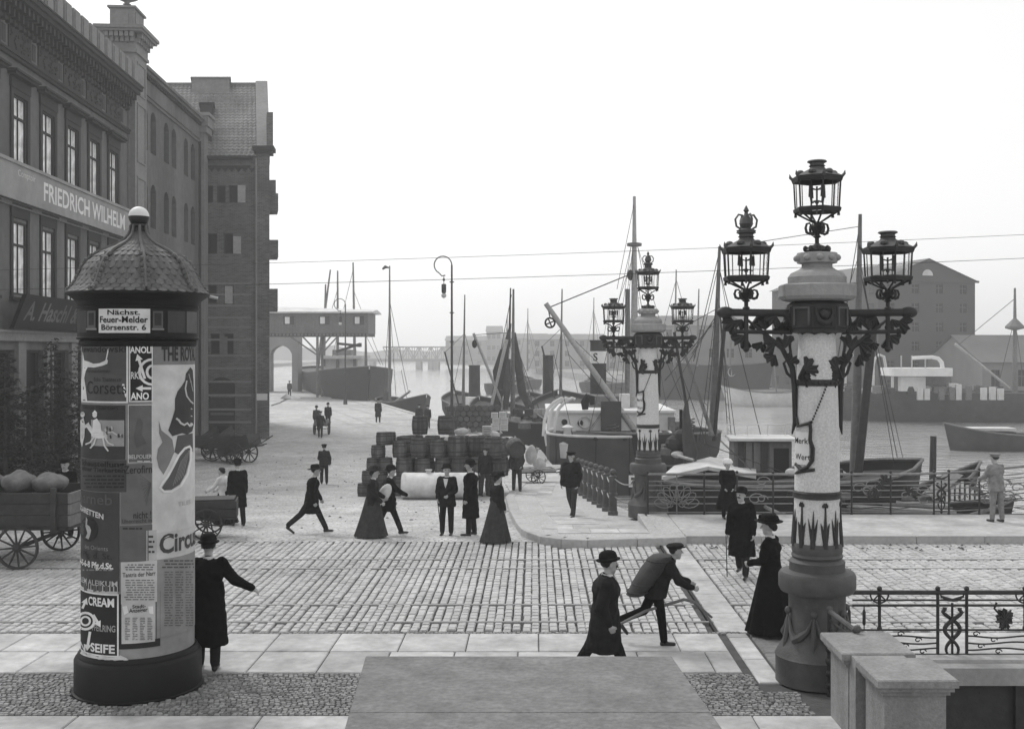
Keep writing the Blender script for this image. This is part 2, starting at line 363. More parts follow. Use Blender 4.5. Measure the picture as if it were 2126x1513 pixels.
while y < 52:
    L = random.uniform(.9, 1.2); mk = MB(); xa = kx(y)+.95; xb = kx(y+L)+.95; wd = 1.0 if y < 36 else .5
    strip(mk, xa+wd, y, xb+wd, y+L, wd, gz(y)+.148, gz(y+L)+.148, .1, .012); mk.build('flagstone', m_slab, cpav); y += L
# sett paving: courses across the road
def sett_mb(w, d, h=.09):
    b = MB(); c = .014; q = random.uniform
    V = [(-w/2+q(0,.006), -d/2+q(0,.006), -h), (w/2-q(0,.006), -d/2+q(0,.006), -h), (w/2-q(0,.006), d/2-q(0,.006), -h), (-w/2+q(0,.006), d/2-q(0,.006), -h)]
    V += [(a, e, -.016) for a, e, _ in V]+[(a*(1-2*c/w), e*(1-2*c/d), q(-.003, .003)) for a, e, _ in V]
    return b.add(V, [(0,1,5,4),(1,2,6,5),(2,3,7,6),(3,0,4,7),(4,5,9,8),(5,6,10,9),(6,7,11,10),(7,4,8,11),(8,9,10,11)])
SV = [sett_mb(.123, .2) for _ in range(5)]; SM = [s.mesh('sett', m_sett) for s in SV]
RAILS = (16.66, 17.8, 20.75, 21.65)
bulk = {0: MB(), 1: MB()}; cnt = 0
cols = [(-12.5+.136*i) for i in range(111)]+[3.24+.136*i for i in range(76)]
for ci, x in enumerate(cols):
    y = 16.02+random.uniform(0, .18); ph = random.uniform(-.012, .012)
    while y < 23.75:
        d = random.uniform(.15, .23); yc = y+d/2
        if x > .2 and yc > 22.9+max(0, .55-x)*1.2 and x < 1.3: break
        if 1.3 <= x < 2.65 and yc > 23.18: break
        if all(abs(yc-r) > d/2+.045 for r in RAILS) or True:
            hit = [r for r in RAILS if y-.035 < r < y+d+.035]
            if hit:
                if hit[0]-.036-y < .08: y = hit[0]+.037; continue
                d = hit[0]-.036-y; yc = y+d/2
            tl = Matrix.Translation((x+ph+random.uniform(-.004, .004), yc, random.uniform(-.008, .004))) @ Matrix.Rotation(random.gauss(0, .008), 4, 'Z') @ Matrix.Diagonal((random.uniform(.93, 1.03), (d-.008)/.2, 1, 1))
            own = bdeck if x > 2.65 else road
            if cnt < 300 and y < 16.9 and -6.8 < x < 6.5 and not (-1.0 < x < 1.0 and y < 16.3):
                o = link('sett', random.choice(SM), own); o.matrix_local = tl; cnt += 1
            else: bulk[1 if x > 2.65 else 0].join(random.choice(SV), tl)
        y += d+random.uniform(.0, .006)
bulk[0].build('sett', m_sett, road, kind='stuff'); bulk[1].build('sett', m_sett, bdeck, kind='stuff')
for r in RAILS:
    for own, x0, x1 in ((road, -12.6, 2.62), (bdeck, 2.68, 40)):
        mb = MB(); mb.bb(x0, x1, r-.034, r-.006, -.05, .003); mb.bb(x0, x1, r+.01, r+.034, -.05, .001); mb.build('rail', m_steel, own)
# joint band where the bridge begins
mb = MB(); mb.bb(2.62, 2.66, 13.4, 23.2, -.05, .0); mb.build('joint_iron', m_black, bdeck)
y = 16.0
while y < 23:
    mk = MB(); L = random.uniform(1.0, 1.5); L = min(L, 23.2-y); strip(mk, 3.14, y, 3.14, y+L, .46, .004, .004, .1, .006); mk.build('flagstone', m_slab, bdeck); y += L+.001
# near pavement: two courses of flags, mosaic strip, long flags
for ya, yb in ((14.58, 15.5), (13.62, 14.56)):
    x = -8.3+random.uniform(0, .5)
    while x < 2.5:
        L = random.uniform(.72, 1.05); x1 = min(x+L, 2.56)
        mk = MB(); strip(mk, x1, ya, x1, yb, x1-x-.014, .12+random.uniform(-.004, .004), .12, .1, .006); mk.build('flagstone', m_slab, nearp); x = x1
for ya, yb, x0, x1, wv in ((13.2, 15.5, 2.68, 2.96, .92), (13.4, 15.5, 3.0, 3.5, 1.2), (13.9, 15.5, 3.53, 4.1, 1.3)):
    y = ya
    while y < yb-.05:
        L = min(random.uniform(.9, 1.3)*wv, yb-y); mk = MB(); strip(mk, x1, y, x1, y+L, x1-x0, .121, .121, .1, .006); mk.build('flagstone', m_slab if x0 != 3.0 else m_asph, nearp); y += L
x = -8.5
while x < 3.0:
    L = random.uniform(1.5, 2.0); mk = MB(); strip(mk, x+L, 10.6, x+L, 12.02, L-.012, .118, .118, .1, .006); mk.build('flagstone', m_slab, nearp); x += L
mb = MB()
def cube5(mbx, x, y, z, s, r):
    c, q = math.cos(r)*s/2, math.sin(r)*s/2; P = [(x+c-q, y+q+c), (x-c-q, y-q+c), (x-c+q, y-q-c), (x+c+q, y+q-c)]
    mbx.add([(a, b, z-.03) for a, b in P]+[(x+(a-x)*.72, y+(b-y)*.72, z) for a, b in P], [(4,5,6,7),(0,1,5,4),(1,2,6,5),(2,3,7,6),(3,0,4,7)])
def mosaic(x0, x1, y0, y1, s=.062, skip=None):
    y = y0+s/2
    while y < y1:
        x = x0+random.uniform(0, s)
        while x < x1:
            if not skip or not skip(x, y): cube5(mb, x+random.uniform(-.008, .008), y+random.uniform(-.008, .008), .118+random.uniform(-.006, .004), s*random.uniform(.9, 1.12), random.uniform(-.4, .4))
            x += s
        y += s
mosaic(-8.6, 2.64, 12.04, 13.6, .062, lambda x, y: -1.5 < x < 1.2 or math.hypot(x+4.68, y-13.1) < .74)
mosaic(2.66, 3.05, 12.05, 12.85); mosaic(-8.6, 3.05, 15.5, 15.62, .055)
mb.build('mosaic_stone', m_mosaic, nearp, kind='stuff')
# rails of the harbour railway curving along the quay
def rails(pts):
    P = [Vector(p) for p in pts]; n = len(P)
    mbx = MB(); vs = []
    for i, p in enumerate(P):
        t = (P[min(i+1, n-1)]-P[max(i-1, 0)]).normalized(); s = Vector((t.y, -t.x, 0))*.05
        vs += [p-s+Vector((0,0,.014)), p+s+Vector((0,0,.014))]
    mbx.add(vs, [(2*i+1, 2*i, 2*i+2, 2*i+3)[::-1] for i in range(n-1)]); mbx.build('rail', m_steel, street)
def gp(x, y):
    p = GP(x, y, -1.5)
    if p.y < 47:
        for _ in range(30): p = GP(x, y, gz(p.y))
    return (p.x, p.y, gz(p.y))
for line in ([(868,912),(866,895),(858,880),(843,868),(820,857),(790,848),(755,840),(715,828)], [(822,910),(819,893),(810,878),(795,869),(772,860),(740,850),(700,842)],
             [(835,912),(800,893),(760,876),(715,860),(660,843)], [(790,912),(760,895),(720,878),(672,860),(625,846)]):
    rails([gp(*q) for q in line])
# ------------------------------------------------------------------ buildings
def wall(mbx, x0, x1, z0, z1, holes, dep=.28, m=0):                   # a wall front at y=0 with real openings (x0,x1,z0,z1)
    xs = sorted({x0, x1, *[h[0] for h in holes], *[h[1] for h in holes]}); zs = sorted({z0, z1, *[h[2] for h in holes], *[h[3] for h in holes]})
    for xa, xb in zip(xs, xs[1:]):
        for za, zb in zip(zs, zs[1:]):
            c = ((xa+xb)/2, (za+zb)/2)
            if any(h[0] < c[0] < h[1] and h[2] < c[1] < h[3] for h in holes): continue
            mbx.add([(xa,0,za),(xb,0,za),(xb,0,zb),(xa,0,zb)], [(0,1,2,3)], m)
    for h in holes:
        a, b, c, d = h[:4]
        mbx.add([(a,0,c),(b,0,c),(b,0,d),(a,0,d),(a,dep,c),(b,dep,c),(b,dep,d),(a,dep,d)], [(0,4,5,1),(1,5,6,2),(2,6,7,3),(3,7,4,0)], m)
def arch_fill(mbx, a, b, zs, rise, dep=.28, m=0, n=8):                # closes the corners of an opening to a segmental arch
    cx = (a+b)/2; hw = (b-a)/2
    R = (hw*hw+rise*rise)/(2*rise); pts = []
    for i in range(n+1):
        x = -hw+2*hw*i/n; pts.append((cx+x, zs-rise+math.sqrt(max(0, R*R-x*x))-(R-rise)))
    for i in range(n):
        (xa, za), (xb, zb) = pts[i], pts[i+1]
        mbx.add([(xa,.002,za),(xb,.002,zb),(xb,.002,zs),(xa,.002,zs),(xa,dep-.02,za),(xb,dep-.02,zb)], [(0,1,2,3),(0,4,5,1)], m)
WM = {}
def win_meshes(key, w, h, mf, mp, bars, sur=None, m_s=None):
    if key in WM: return WM[key]
    f = MB(); t = .07
    f.bb(-w/2, -w/2+t, .0, .05, 0, h); f.bb(w/2-t, w/2, .0, .05, 0, h); f.bb(-w/2+t, w/2-t, -.03, .05, 0, t); f.bb(-w/2+t, w/2-t, -.03, .05, h-t, h)
    for kind, q in bars:
        if kind == 'v': f.bb(q*w-.035, q*w+.035, .015, .045, t, h-t)
        else: f.bb(-w/2+t, w/2-t, -.01, .044, q*h-.045, q*h+.045)
    p = MB(); p.bb(-w/2+.01, w/2-.01, .051, .075, .01, h-.01)
    s = MB()
    if sur: sur(s, w, h)
    WM[key] = (f.mesh('frame', mf), p.mesh('pane', mp), s.mesh('window', m_s) if sur else None)
    return WM[key]
def window(par, key, x, z, y, *a):
    f, p, s = win_meshes(key, *a)
    o = link('window', s if s else f, par, (x, y if not s else 0, z))
    if s: link('frame', f, o, (0, y, 0))
    link('pane', p, o, (0, y if s else 0, 0)); return o
RZ1 = math.radians(94.1)
def U(Y): return (Y-36)/.9974
B1 = thing('corner_building', 'dark plastered commercial house with crenellated roof edge and long name board, far left', 'building', (-18.48, 36, 0), RZ1)
x0, x1 = U(31), U(53.75)
bays = [U(y) for y in (34.8, 37.6, 40.4, 43.2, 45.95, 48.7, 51.45)]
holes = []
for u in bays:
    holes += [(u-.66, u+.66, 10.85, 13.3), (u-.66, u+.66, 6.1, 8.75)]
gf = [(U(y)-.95, U(y)+.95, -1.3, 4.1) for y in (36.3, 39.0, 41.8, 44.6, 47.3, 50.1)]
mb = MB(); wall(mb, x0, x1, -2.5, 17, holes+gf, .3)
mb.add([(x0,0,17),(x1,0,17),(x1,13,17),(x0,13,17),(x0,0,-2.5),(x1,0,-2.5),(x1,13,-2.5),(x0,13,-2.5)], [(0,1,2,3),(4,5,1,0)[::-1] if False else (1,5,6,2),(3,7,4,0),(2,6,7,3)])
mb.build('wall', m_plast, B1)
def sur1(s, w, h):                                                   # architrave and hood on consoles
    for a in (-w/2-.22, w/2): s.bb(a, a+.22, -.07, .02, -.1, h+.2)
    s.bb(-w/2-.02, w/2+.02, -.065, .02, h, h+.2); s.bb(-w/2-.25, w/2+.25, -.09, .02, h+.21, h+.6)
    s.bb(-w/2-.42, w/2+.42, -.3, .02, h+.62, h+.72); s.bb(-w/2-.5, w/2+.5, -.38, .02, h+.72, h+.8)
    s.bb(-w/2-.3, w/2+.3, -.16, .02, -.22, -.1)
def sur2(s, w, h):
    for a in (-w/2-.2, w/2): s.bb(a, a+.2, -.06, .02, -.1, h+.12)
    s.bb(-w/2-.2, w/2+.2, -.07, .02, h+.12, h+.55); s.bb(-w/2-.28, w/2+.28, -.12, .02, h+.55, h+.63); s.bb(-w/2-.26, w/2+.26, -.14, .02, -.2, -.1)
for u in bays:
    window(B1, 'a1', u, 10.85, .03, 1.32, 2.45, m_trim, m_panel, [('v', 0), ('h', .68)], sur1, m_trim)
    window(B1, 'a2', u, 6.1, .03, 1.32, 2.65, m_trim, m_panel, [('v', 0), ('h', .68)], sur2, m_trim)
for a, b, c, d in gf:
    f = MB(); f.bb(a, a+.12, .15, .25, c, d); f.bb(b-.12, b, .15, .25, c, d); f.bb(a+.12, b-.12, .15, .25, d-.12, d); f.bb(a+.12, b-.12, .15, .24, 2.6, 2.72); f.bb(a+.12, b-.12, .12, .25, c, c+.7)
    fo = f.build('shop_window', m_woodd, B1); MB().bb(a+.02, b-.02, .252, .28, c, d-.02).build('pane', m_pane, fo)
# cornice, frieze, corbels, crenels
mb = MB()
for z0, z1, o in ((14.55, 14.68, .12), (14.68, 14.76, .18), (15.75, 15.85, .12), (16.45, 16.62, .62), (16.62, 16.78, .74), (16.78, 16.84, .8)): mb.bb(x0, x1-.02, -o, .0, z0, z1)
mb.build('cornice', m_trim, B1)
cm = MB().bb(-.09, .09, -.5, 0, 0, .28).bb(-.07, .07, -.3, 0, -.28, -.001).bb(-.07, .07, -.16, 0, -.5, -.281).mesh('corbel', m_trim)
n = int((x1-x0)/.42)
for i in range(n): link('corbel', cm, B1, (x0+.25+i*.42, 0, 16.16))
pm = MB().bb(-.9, .9, -.05, 0, 0, .85).mesh('frieze_panel', m_trim); fm = MB()
rr = random.Random(3)
fm.bb(-1.05, 1.05, -.045, 0, 0, .8)
for i in range(34): fm.ell((rr.uniform(-.95, .95), -.05, rr.uniform(.1, .7)), (rr.uniform(.04, .1), .05, rr.uniform(.04, .09)), 6, 4)
fm = fm.mesh('frieze_panel', m_trim); om = MB().bb(-.16, .16, -.02, .0, .1, .72).mesh('attic_vent', m_black)
for u in bays:
    if u < x1-1: link('frieze_panel', fm, B1, (u, 0, 14.86)); link('attic_vent', om, B1, (u+1.38, 0, 14.86))
cr = MB().bb(-.4, .4, -.62, -.2, 0, .95).bb(-.3, .3, -.66, -.621, .12, .85).mesh('crenel_block', m_triml)
i = 0; u = x0+.5
while u < x1-.4: link('crenel_block', cr, B1, (u, 0, 16.845)); u += 1.02
mb = MB(); mb.bb(x0, x1, -.22, 0, 4.42, 4.72); mb.bb(x0, x1, -.3, 0, 4.72, 4.8); mb.bb(x0, x1-.05, -.12, 0, 9.25, 9.42); mb.build('string_course', m_triml, B1)
for y in (35, 37.65, 40.4, 43.2, 45.95, 48.7, 51.45): MB().bb(U(y)-.36, U(y)+.36, -.12, 0, -2.3, 4.4).build('pier', m_triml, B1)
sg = MB().bb(U(33), U(53.5), -.34, -.1, 9.45, 10.72).bb(U(33), U(53.5), -.4, -.341, 10.68, 10.8).bb(U(33), U(53.5), -.37, -.341, 9.4, 9.5).build('sign_board', m_sign, B1)
def letters(s, size, par, mat, O, u, v, off=.02, sx=1.0, thick=.0, name='lettering', widths=None):
    vs, fs = text(s, size, off, sx); O = Vector(O); u = Vector(u); v = Vector(v)
    return MB().add([O+u*a+v*b for a, b, _ in vs], fs).build(name, mat, par)
tw = text_w('FRIEDRICH WILHELM', .02)
letters('FRIEDRICH WILHELM', .98, sg, m_white, (U(47), -.346, 10.05), (1,0,0), (0,0,1), .02, 10.3/(tw*.98))
letters('Comptoir', .34, sg, m_off, (U(40.2), -.346, 10.4), (1,0,0), (0,0,1), .0, 1.2)
ds = MB(); ds.add([(U(38.6),-.5,4.85),(U(48.3),-.5,4.85),(U(48.3),-.95,6.05),(U(38.6),-.95,6.05),(U(38.6),-.35,4.85),(U(48.3),-.35,4.85),(U(48.3),-.8,6.05),(U(38.6),-.8,6.05)],
   [(0,1,2,3),(7,6,5,4),(0,4,5,1),(1,5,6,2),(2,6,7,3),(3,7,4,0)])
dso = ds.build('fascia_sign', m_black, B1)
letters('A. Haschl & Bauer', 1.0, dso, m_plast2, (U(43.3), -.73, 5.45), (1,0,0), (0,-.36,.93), .02, 8.4/text_w('A. Haschl & Bauer', .02))
# corner turret of the first house
TW = thing('chimney_turret', 'pale panelled turret with bracketed cap and stone urn on top', 'turret', (-18.48, 36, 0), RZ1)
a, b = U(53.8), U(55.8)
mb = MB(); mb.bb(a, b, -.35, 1.0, -2.3, 18.55)
for z0, z1 in ((13.3, 16.2), (9, 12.6), (16.6, 18.2)):
    for q in (a+.3, b-.3-.08): mb.bb(q, q+.08, -.40, -.35, z0, z1)
    mb.bb(a+.38, b-.38, -.40, -.35, z0, z0+.08); mb.bb(a+.38, b-.38, -.40, -.35, z1-.08, z1)
    mb.bb(a-.05, a, -.1, -.02, z0, z1); mb.bb(a-.05, a, .72, .8, z0, z1); mb.bb(a-.05, a, -.02, .72, z1-.08, z1); mb.bb(a-.05, a, -.02, .72, z0, z0+.08)
mb.build('shaft', m_triml, TW)
mb = MB(); mb.bb(a-.1, b+.1, -.45, 1.1, 18.55, 18.7); mb.bb(a-.05, b+.05, -.4, 1.05, 18.7, 19.25); mb.bb(a-.42, b+.42, -.77, 1.42, 19.5, 19.62); mb.bb(a-.5, b+.5, -.85, 1.5, 19.62, 19.78); mb.build('cap', m_triml, TW)
bm = MB().bb(-.09, .09, -.28, 0, 0, .24).bb(-.08, .08, -.14, 0, -.22, 0).mesh('bracket', m_triml)
for i in range(6):
    link('bracket', bm, TW, (a+.12+i*(b-a-.24)/5, -.4, 19.26)); o = link('bracket', bm, TW, (a-.05, -.25+i*.24, 19.26)); o.rotation_euler = (0, 0, -PI/2)
mb = MB(); mb.bb(a+.15, b-.15, -.25, .9, 19.78, 20.75); mb.bb(a+.05, b-.05, -.35, 1.0, 20.75, 20.85); mb.bb(a+.35, b-.35, -.285, -.25, 19.95, 20.6); mb.bb(a+.11, a+.15, 0, .65, 19.95, 20.6); mb.build('pedestal', m_triml, TW)
MB().lathe([(.35,20.85),(.3,20.95),(.12,21.02),(.1,21.12),(.2,21.17),(.1,21.22),(.16,21.3),(.5,21.45),(.85,21.7),(.95,21.85),(.8,21.92),(.7,22.1),(.2,22.3)], 24, ((a+b)/2, .33, 0)).build('urn', m_triml, TW, smooth=True)
# second building with arched windows
B2 = thing('arched_window_building', 'grey rendered warehouse with paired arched windows between turret and gabled granary', 'building', (-18.48, 36, 0), RZ1)
xa, xb = U(55.8), U(69.3); holes = []
for y in (56.75, 58.35, 61.0, 62.65, 65.45, 67.15):
    for z0, z1 in ((14.4, 16.6), (10.5, 12.8), (6.6, 8.9), (2.7, 5.0)): holes.append((U(y)-.52, U(y)+.52, z0, z1))
mb = MB(); wall(mb, xa, xb, -2.5, 18.4, holes, .3)
for h in holes: arch_fill(mb, h[0], h[1], h[3], .38)
mb.add([(xa,0,18.4),(xb,0,18.4),(xb,6,18.9),(xa,6,18.9),(xb,0,-2.5),(xb,6,-2.5),(xb+1.2,0,18.3),(xb+1.2,0,-2.5)], [(0,1,2,3),(1,4,5,2),(1,6,7,4)])
mb.build('wall', m_plast2, B2)
for h in holes: window(B2, 'ar', (h[0]+h[1])/2, h[2], .24, 1.04, h[3]-h[2]-.02, m_trim, m_pane, [('v', 0), ('h', .3), ('h', .62)])
mb = MB(); mb.bb(xa, xb, -.1, 0, 16.95, 17.05); mb.bb(xa, xb, -.06, 0, 17.2, 18.0); mb.bb(xa, xb, -.3, 0, 18.15, 18.3); mb.bb(xa, xb, -.42, 0, 18.3, 18.45); mb.build('cornice', m_plast, B2)
dm = MB().bb(-.08, .08, -.2, 0, 0, .15).mesh('corbel', m_trim)
for i in range(38): link('corbel', dm, B2, (xa+.2+i*.35, 0, 18.0))
mb = MB(); mb.bb(xb-.5, xb+.6, -.3, .3, -2.2, 17.6); mb.bb(xb-.7, xb+.8, -.5, .5, 17.6, 18.0); mb.bb(xb-.8, xb+.9, -.6, .6, 18.0, 18.6); mb.bb(xb-.9, xb+1.0, -.7, .7, 18.6, 18.8); mb.build('corner_pier', m_triml, B2)
MB().tube([(xb-.8,-.12,17),(xb-.8,-.12,-1.6)], .07, 6).build('drain_pipe', m_trim, B2)
# granary: eaves wall to the viewer, gable and hoist bays to the river
GR = thing('gabled_granary', 'tall brick granary with tiled roof, pale banding and shuttered hatches', 'granary', (0, 70, 0))
gx0, gx1 = -27.0, -17.55
def gzz(y): return H-(y-CY)*70/F
holes = []; 
for x in (433, 459, 484): holes.append(((x-1110)*70/F-.28, (x-1110)*70/F+.28, gzz(421), gzz(385)))
for y0, y1, xs in ((527, 484, (441, 474)), (630, 591, (440, 475)), (735, 692, (446, 475))):
    for x in xs: holes.append(((x-1110)*70/F-.3, (x-1110)*70/F+.3, gzz(y0), gzz(y1)))
door = ((432-1110)*70/F, (488-1110)*70/F, -1.5, gzz(783))
mb = MB(); wall(mb, gx0, gx1, -2.5, 16.35, holes+[door], .3)
arch_fill(mb, door[0], door[1], door[3], .45)
mb.bb(gx0, gx1, 16, 16.2, -2.5, 16.3); mb.build('wall', m_brick, GR)
# river gable: corner buttress and stepped hoist bays seen edge on
mb = MB(); mb.bb(gx1, -16.72, -.15, 16.2, -2.5, 16.5); mb.build('river_gable', m_brick, GR)
mb = MB(); mb.bb(gx1-.1, -16.55, -.3, .9, 16.5, 16.7); mb.bb(gx1-.2, -16.4, -.4, 1.0, 16.7, 16.95); mb.build('buttress_cap', m_trim, GR)
mb = MB(); mb.add([(gx1-.08,.5,17.1),(-16.8,.5,17.1),(-16.8,8,23.05),(gx1-.08,8,23.05),(-16.8,15.5,17.1),(gx1-.08,15.5,17.1),(gx1-.08,.5,16.0),(-16.8,.5,16.0),(-16.8,15.5,16.0),(gx1-.08,15.5,16.0)],
   [(0,1,2,3),(3,2,4,5),(0,6,7,1),(4,8,9,5),(1,7,8,4,2),(0,3,5,9,6)]); mb.build('gable_parapet', m_triml, GR)
for z0, z1, q in ((14.05, 14.9, .3), (12.95, 14.05, .45), (10.0, 11.1, .45), (6.6, 8.0, .42), (16.9, 19.2, .12)):
    MB().bb(-17.0, -16.72+q, .31, 2.4, z0, z1).build('hoist_bay', m_brick, GR)
for z in (8.25, 7.55, 6.85, 6.1, 5.5, 4.7, 3.7, 2.9, 2.05, 1.2, .3, -.5): MB().bb(gx0, gx1-.35, -.02, .0, z, z+.13).build('stone_band', m_triml, GR)
sh = MB().bb(-.24, .24, -.05, 0, 0, 1.1).mesh('shutter', m_woodl); shd = MB().bb(-.24, .24, -.05, 0, 0, 1.1).mesh('shutter', m_wood)
for i, h in enumerate(holes):
    f = MB(); w = h[1]-h[0]; hh = h[3]-h[2]; f.bb(h[0], h[0]+.06, .1, .18, h[2], h[3]); f.bb(h[1]-.06, h[1], .1, .18, h[2], h[3]); f.bb(h[0]+.06, h[1]-.06, .1, .18, h[3]-.06, h[3]); f.bb(h[0]+.06, h[1]-.06, .1, .18, h[2], h[2]+.06)
    fo = f.build('window', m_woodd, GR); MB().bb(h[0]+.01, h[1]-.01, .182, .2, h[2]+.01, h[3]-.01).build('pane', m_black, fo)
    if i in (2, 4, 6, 7): link('shutter', sh if i != 7 else shd, fo, (h[1]+.27 if i != 6 else (h[0]+h[1])/2, -.02 if i != 6 else .02, h[2]))
do = MB().bb(door[0]+.01, door[1]-.01, .2, .28, door[2], door[3]-.02).build('gate', m_woodd, GR)
for k in range(3): MB().bb(door[0]+.1, door[1]-.1, .15, .2, door[2]+.4+k*1.1, door[2]+.55+k*1.1).build('gate_rail', m_wood, do)
mb = MB(); mb.bb(gx0, gx1-.3, -.22, 0, 16.1, 16.3); mb.tube([(gx0,-.35,16.25),(gx1-.25,-.35,16.25)], .09, 6); mb.build('gutter', m_trim, GR)
dz = MB()
for i in range(22): dz.prism([(-.2, 0), (0, -.25), (.2, 0)], (gx0+.3+i*.42, 0, 15.6), (1,0,0), (0,0,1), .06)
dz.bb(gx0, gx1-.4, -.05, 0, 15.62, 15.75); dz.build('brick_frieze', m_trim, GR)
MB().tube([((533-1110)*70/F,-.3,16.2),((533-1110)*70/F,-.14,15.6),((533-1110)*70/F,-.14,-1.4)], .07, 6).build('drain_pipe', m_triml, GR)
# pantiled roof: each course a wavy strip, overlapping the one below
mb = MB(); nc = 26; ux = [gx0+i*.075 for i in range(int((gx1-gx0)/.075)+1)]
for c in range(nc):
    t0, t1 = c/nc, (c+1.25)/nc; vs = []
    for t, lift in ((t0, .07), (min(t1, 1.01), .0)):
        for i, x in enumerate(ux): vs.append((x+.012*math.sin(c*7), -.3+8.3*t, 16.3+6.5*t+lift+.035*math.cos(2*PI*x/.3)))
    k = len(ux); mb.add(vs, [(i, i+1, k+i+1, k+i) for i in range(k-1)])
    mb.add([(x, y, z) for x, y, z in vs[:k]]+[(x, y, z-.06) for x, y, z in vs[:k]], [(k+i, k+i+1, i+1, i) for i in range(k-1)])
mb.add([(gx0,8,22.8),(gx1,8,22.8),(gx1,16.3,16.3),(gx0,16.3,16.3)], [(0,1,2,3)])
roof = mb.build('roof', m_tile, GR, smooth=False)
for z in (17.6, 19.45):
    t = (z-16.3)/6.5; y = -.3+8.3*t; d = MB(); x = (441-1110)*72/F
    d.bb(x-.42, x+.42, y-.15, y+1.2, z-.1, z+1.0); d.bb(x-.5, x+.55, y-.3, y+1.5, z+1.0, z+1.08); do = d.build('dormer', m_trim, roof)
    MB().bb(x-.34, x+.34, y-.17, y-.152, z, z+.92).build('hatch', m_black, do) if False else None
mb = MB(); x = (490-1110)*77/F; mb.bb(x-1.3, x+1.3, 6.9, 8.3, 21.6, 22.95); mb.bb(x-1.4, x+1.4, 6.8, 8.4, 22.95, 23.05); mb.build('roof_vent', m_triml, roof)
mb = MB(); mb.bb(gx0, gx1, 7.85, 8.15, 22.75, 22.9); mb.build('ridge', m_tile, roof)
lamp = MB(); lamp.tube([(-16.7,.3,.6),(-16.2,.2,.75),(-15.7,.2,1.0)], .04, 5); lamp.lathe([(.02,1.35),(.3,1.15),(.42,1.05),(.1,.98)], 10, (-15.7,.2,0)); lamp.build('wall_lamp', m_off, GR, smooth=True)
for o in GR.children:                                               # the plot is skewed: the flank follows the quay line
    for me_o in [o, *o.children]:
        me = me_o.data
        if me.users > 1: continue
        for v in me.vertices:
            if v.co.y > .3: v.co.x -= .262*(v.co.y-.3)
# timber hoist gallery on stilts across the quay
HG = thing('hoist_gallery', 'timber hoist gallery on braced stilts over the quay beside the granary', 'hoist gallery', (0, 130, -1.5))
def P130(x, y, dz=0): q = W(x, y, 130+dz); return (q.x, dz, q.z+1.5)
xl, xr = P130(540, 0)[0], P130(765, 0)[0]; zb, zt = P130(0, 692)[2], P130(0, 650)[2]
mb = MB(); nb = 70
for i in range(nb):
    a = xl+(xr-xl)*i/nb; mb.bb(a, a+(xr-xl)/nb-.03, -.03 if i % 2 else -.05, .1, zb, zt)
mb.bb(xl, xr-.05, .1, 6, zb, zt); mb.build('gallery_wall', m_wood, HG)
mb = MB(); mb.bb(xl-.2, xr+.6, -.7, 6.5, zt, zt+.16); mb.add([(xl-.2,-.7,zt+.16),(xr+.6,-.7,zt+.16),(xr+.6,6.5,zt+.16),(xl-.2,6.5,zt+.16),(xl-.2,3,zt+.9),(xr+.6,3,zt+.5)], [(0,1,5,4),(4,5,2,3),(1,2,5),(0,4,3)]); mb.build('gallery_roof', m_off, HG)
mb = MB(); mb.bb(xl, xr-.1, -.2, 6, zb-.35, zb); mb.build('floor_beam', m_woodd, HG)
for i in range(30): MB().bb(xl+.2+i*(xr-xl)/30, xl+.45+i*(xr-xl)/30, -.35, -.2, zb-.28, zb-.05).build('joist_end', m_wood, HG)
for x in (600, 673, 745):
    q = P130(x, 655); f = MB(); f.bb(q[0]-.6, q[0]+.6, -.12, -.05, zt-1.35, zt-.35).build('window', m_woodd, HG)
    MB().bb(q[0]-.45, q[0]+.1, -.14, -.121, zt-1.25, zt-.45).build('pane', m_white, HG)
for x, d in ((659, 0), (669, 1.5), (659, 4), (669, 5.5)):
    q = P130(x, 0, d); MB().bb(q[0]-.13, q[0]+.13, d-.12, d+.12, 0, zb-.36).build('post', m_wood, HG)
for x0_, y0_, x1_, y1_ in ((596, 694, 660, 738), (624, 694, 660, 732), (705, 694, 670, 732), (690, 694, 668, 722)):
    for d in (0, 5): MB().bar(P130(x0_, y0_, d), P130(x1_, y1_, d), .16, .16).build('brace', m_wood, HG)
for x0_, y0_, x1_, y1_ in ((700, 713, 748, 718), (748, 714, 698, 730), (748, 712, 748, 720)): MB().bar(P130(x0_, y0_, 1), P130(x1_, y1_, 1), .3, .3).build('hoist_arm', m_woodd, HG)
q = P130(664, 0, 2); MB().bb(q[0]-1.8, q[0]+1.8, -.6, 5.8, -.02, .12).build('footing', m_kerb, HG)
# arched gateway beyond
GW = thing('arched_gateway', 'tall masonry gateway arch under the timber gallery beyond the granary', 'gateway', (0, 150, -1.5))
def P150(x, y): q = W(x, y, 150); return (q.x, q.z+1.5)
x0_, x1_ = P150(500, 0)[0], P150(618, 0)[0]; hz = P150(0, 690)[1]
mb = MB(); a, b = P150(561, 0)[0], P150(606, 0)[0]; zt_ = P150(0, 718)[1]
wall(mb, x0_, x1_, 0, hz, [(a, b, 0, zt_)], 2.0); arch_fill(mb, a, b, zt_, 1.1, 1.9); mb.add([(x1_,0,0),(x1_,3,0),(x1_,3,hz),(x1_,0,hz),(x0_,3,hz),(x0_,0,hz)], [(0,1,2,3),(3,2,4,5)]); mb.build('gate_wall', m_far, GW)
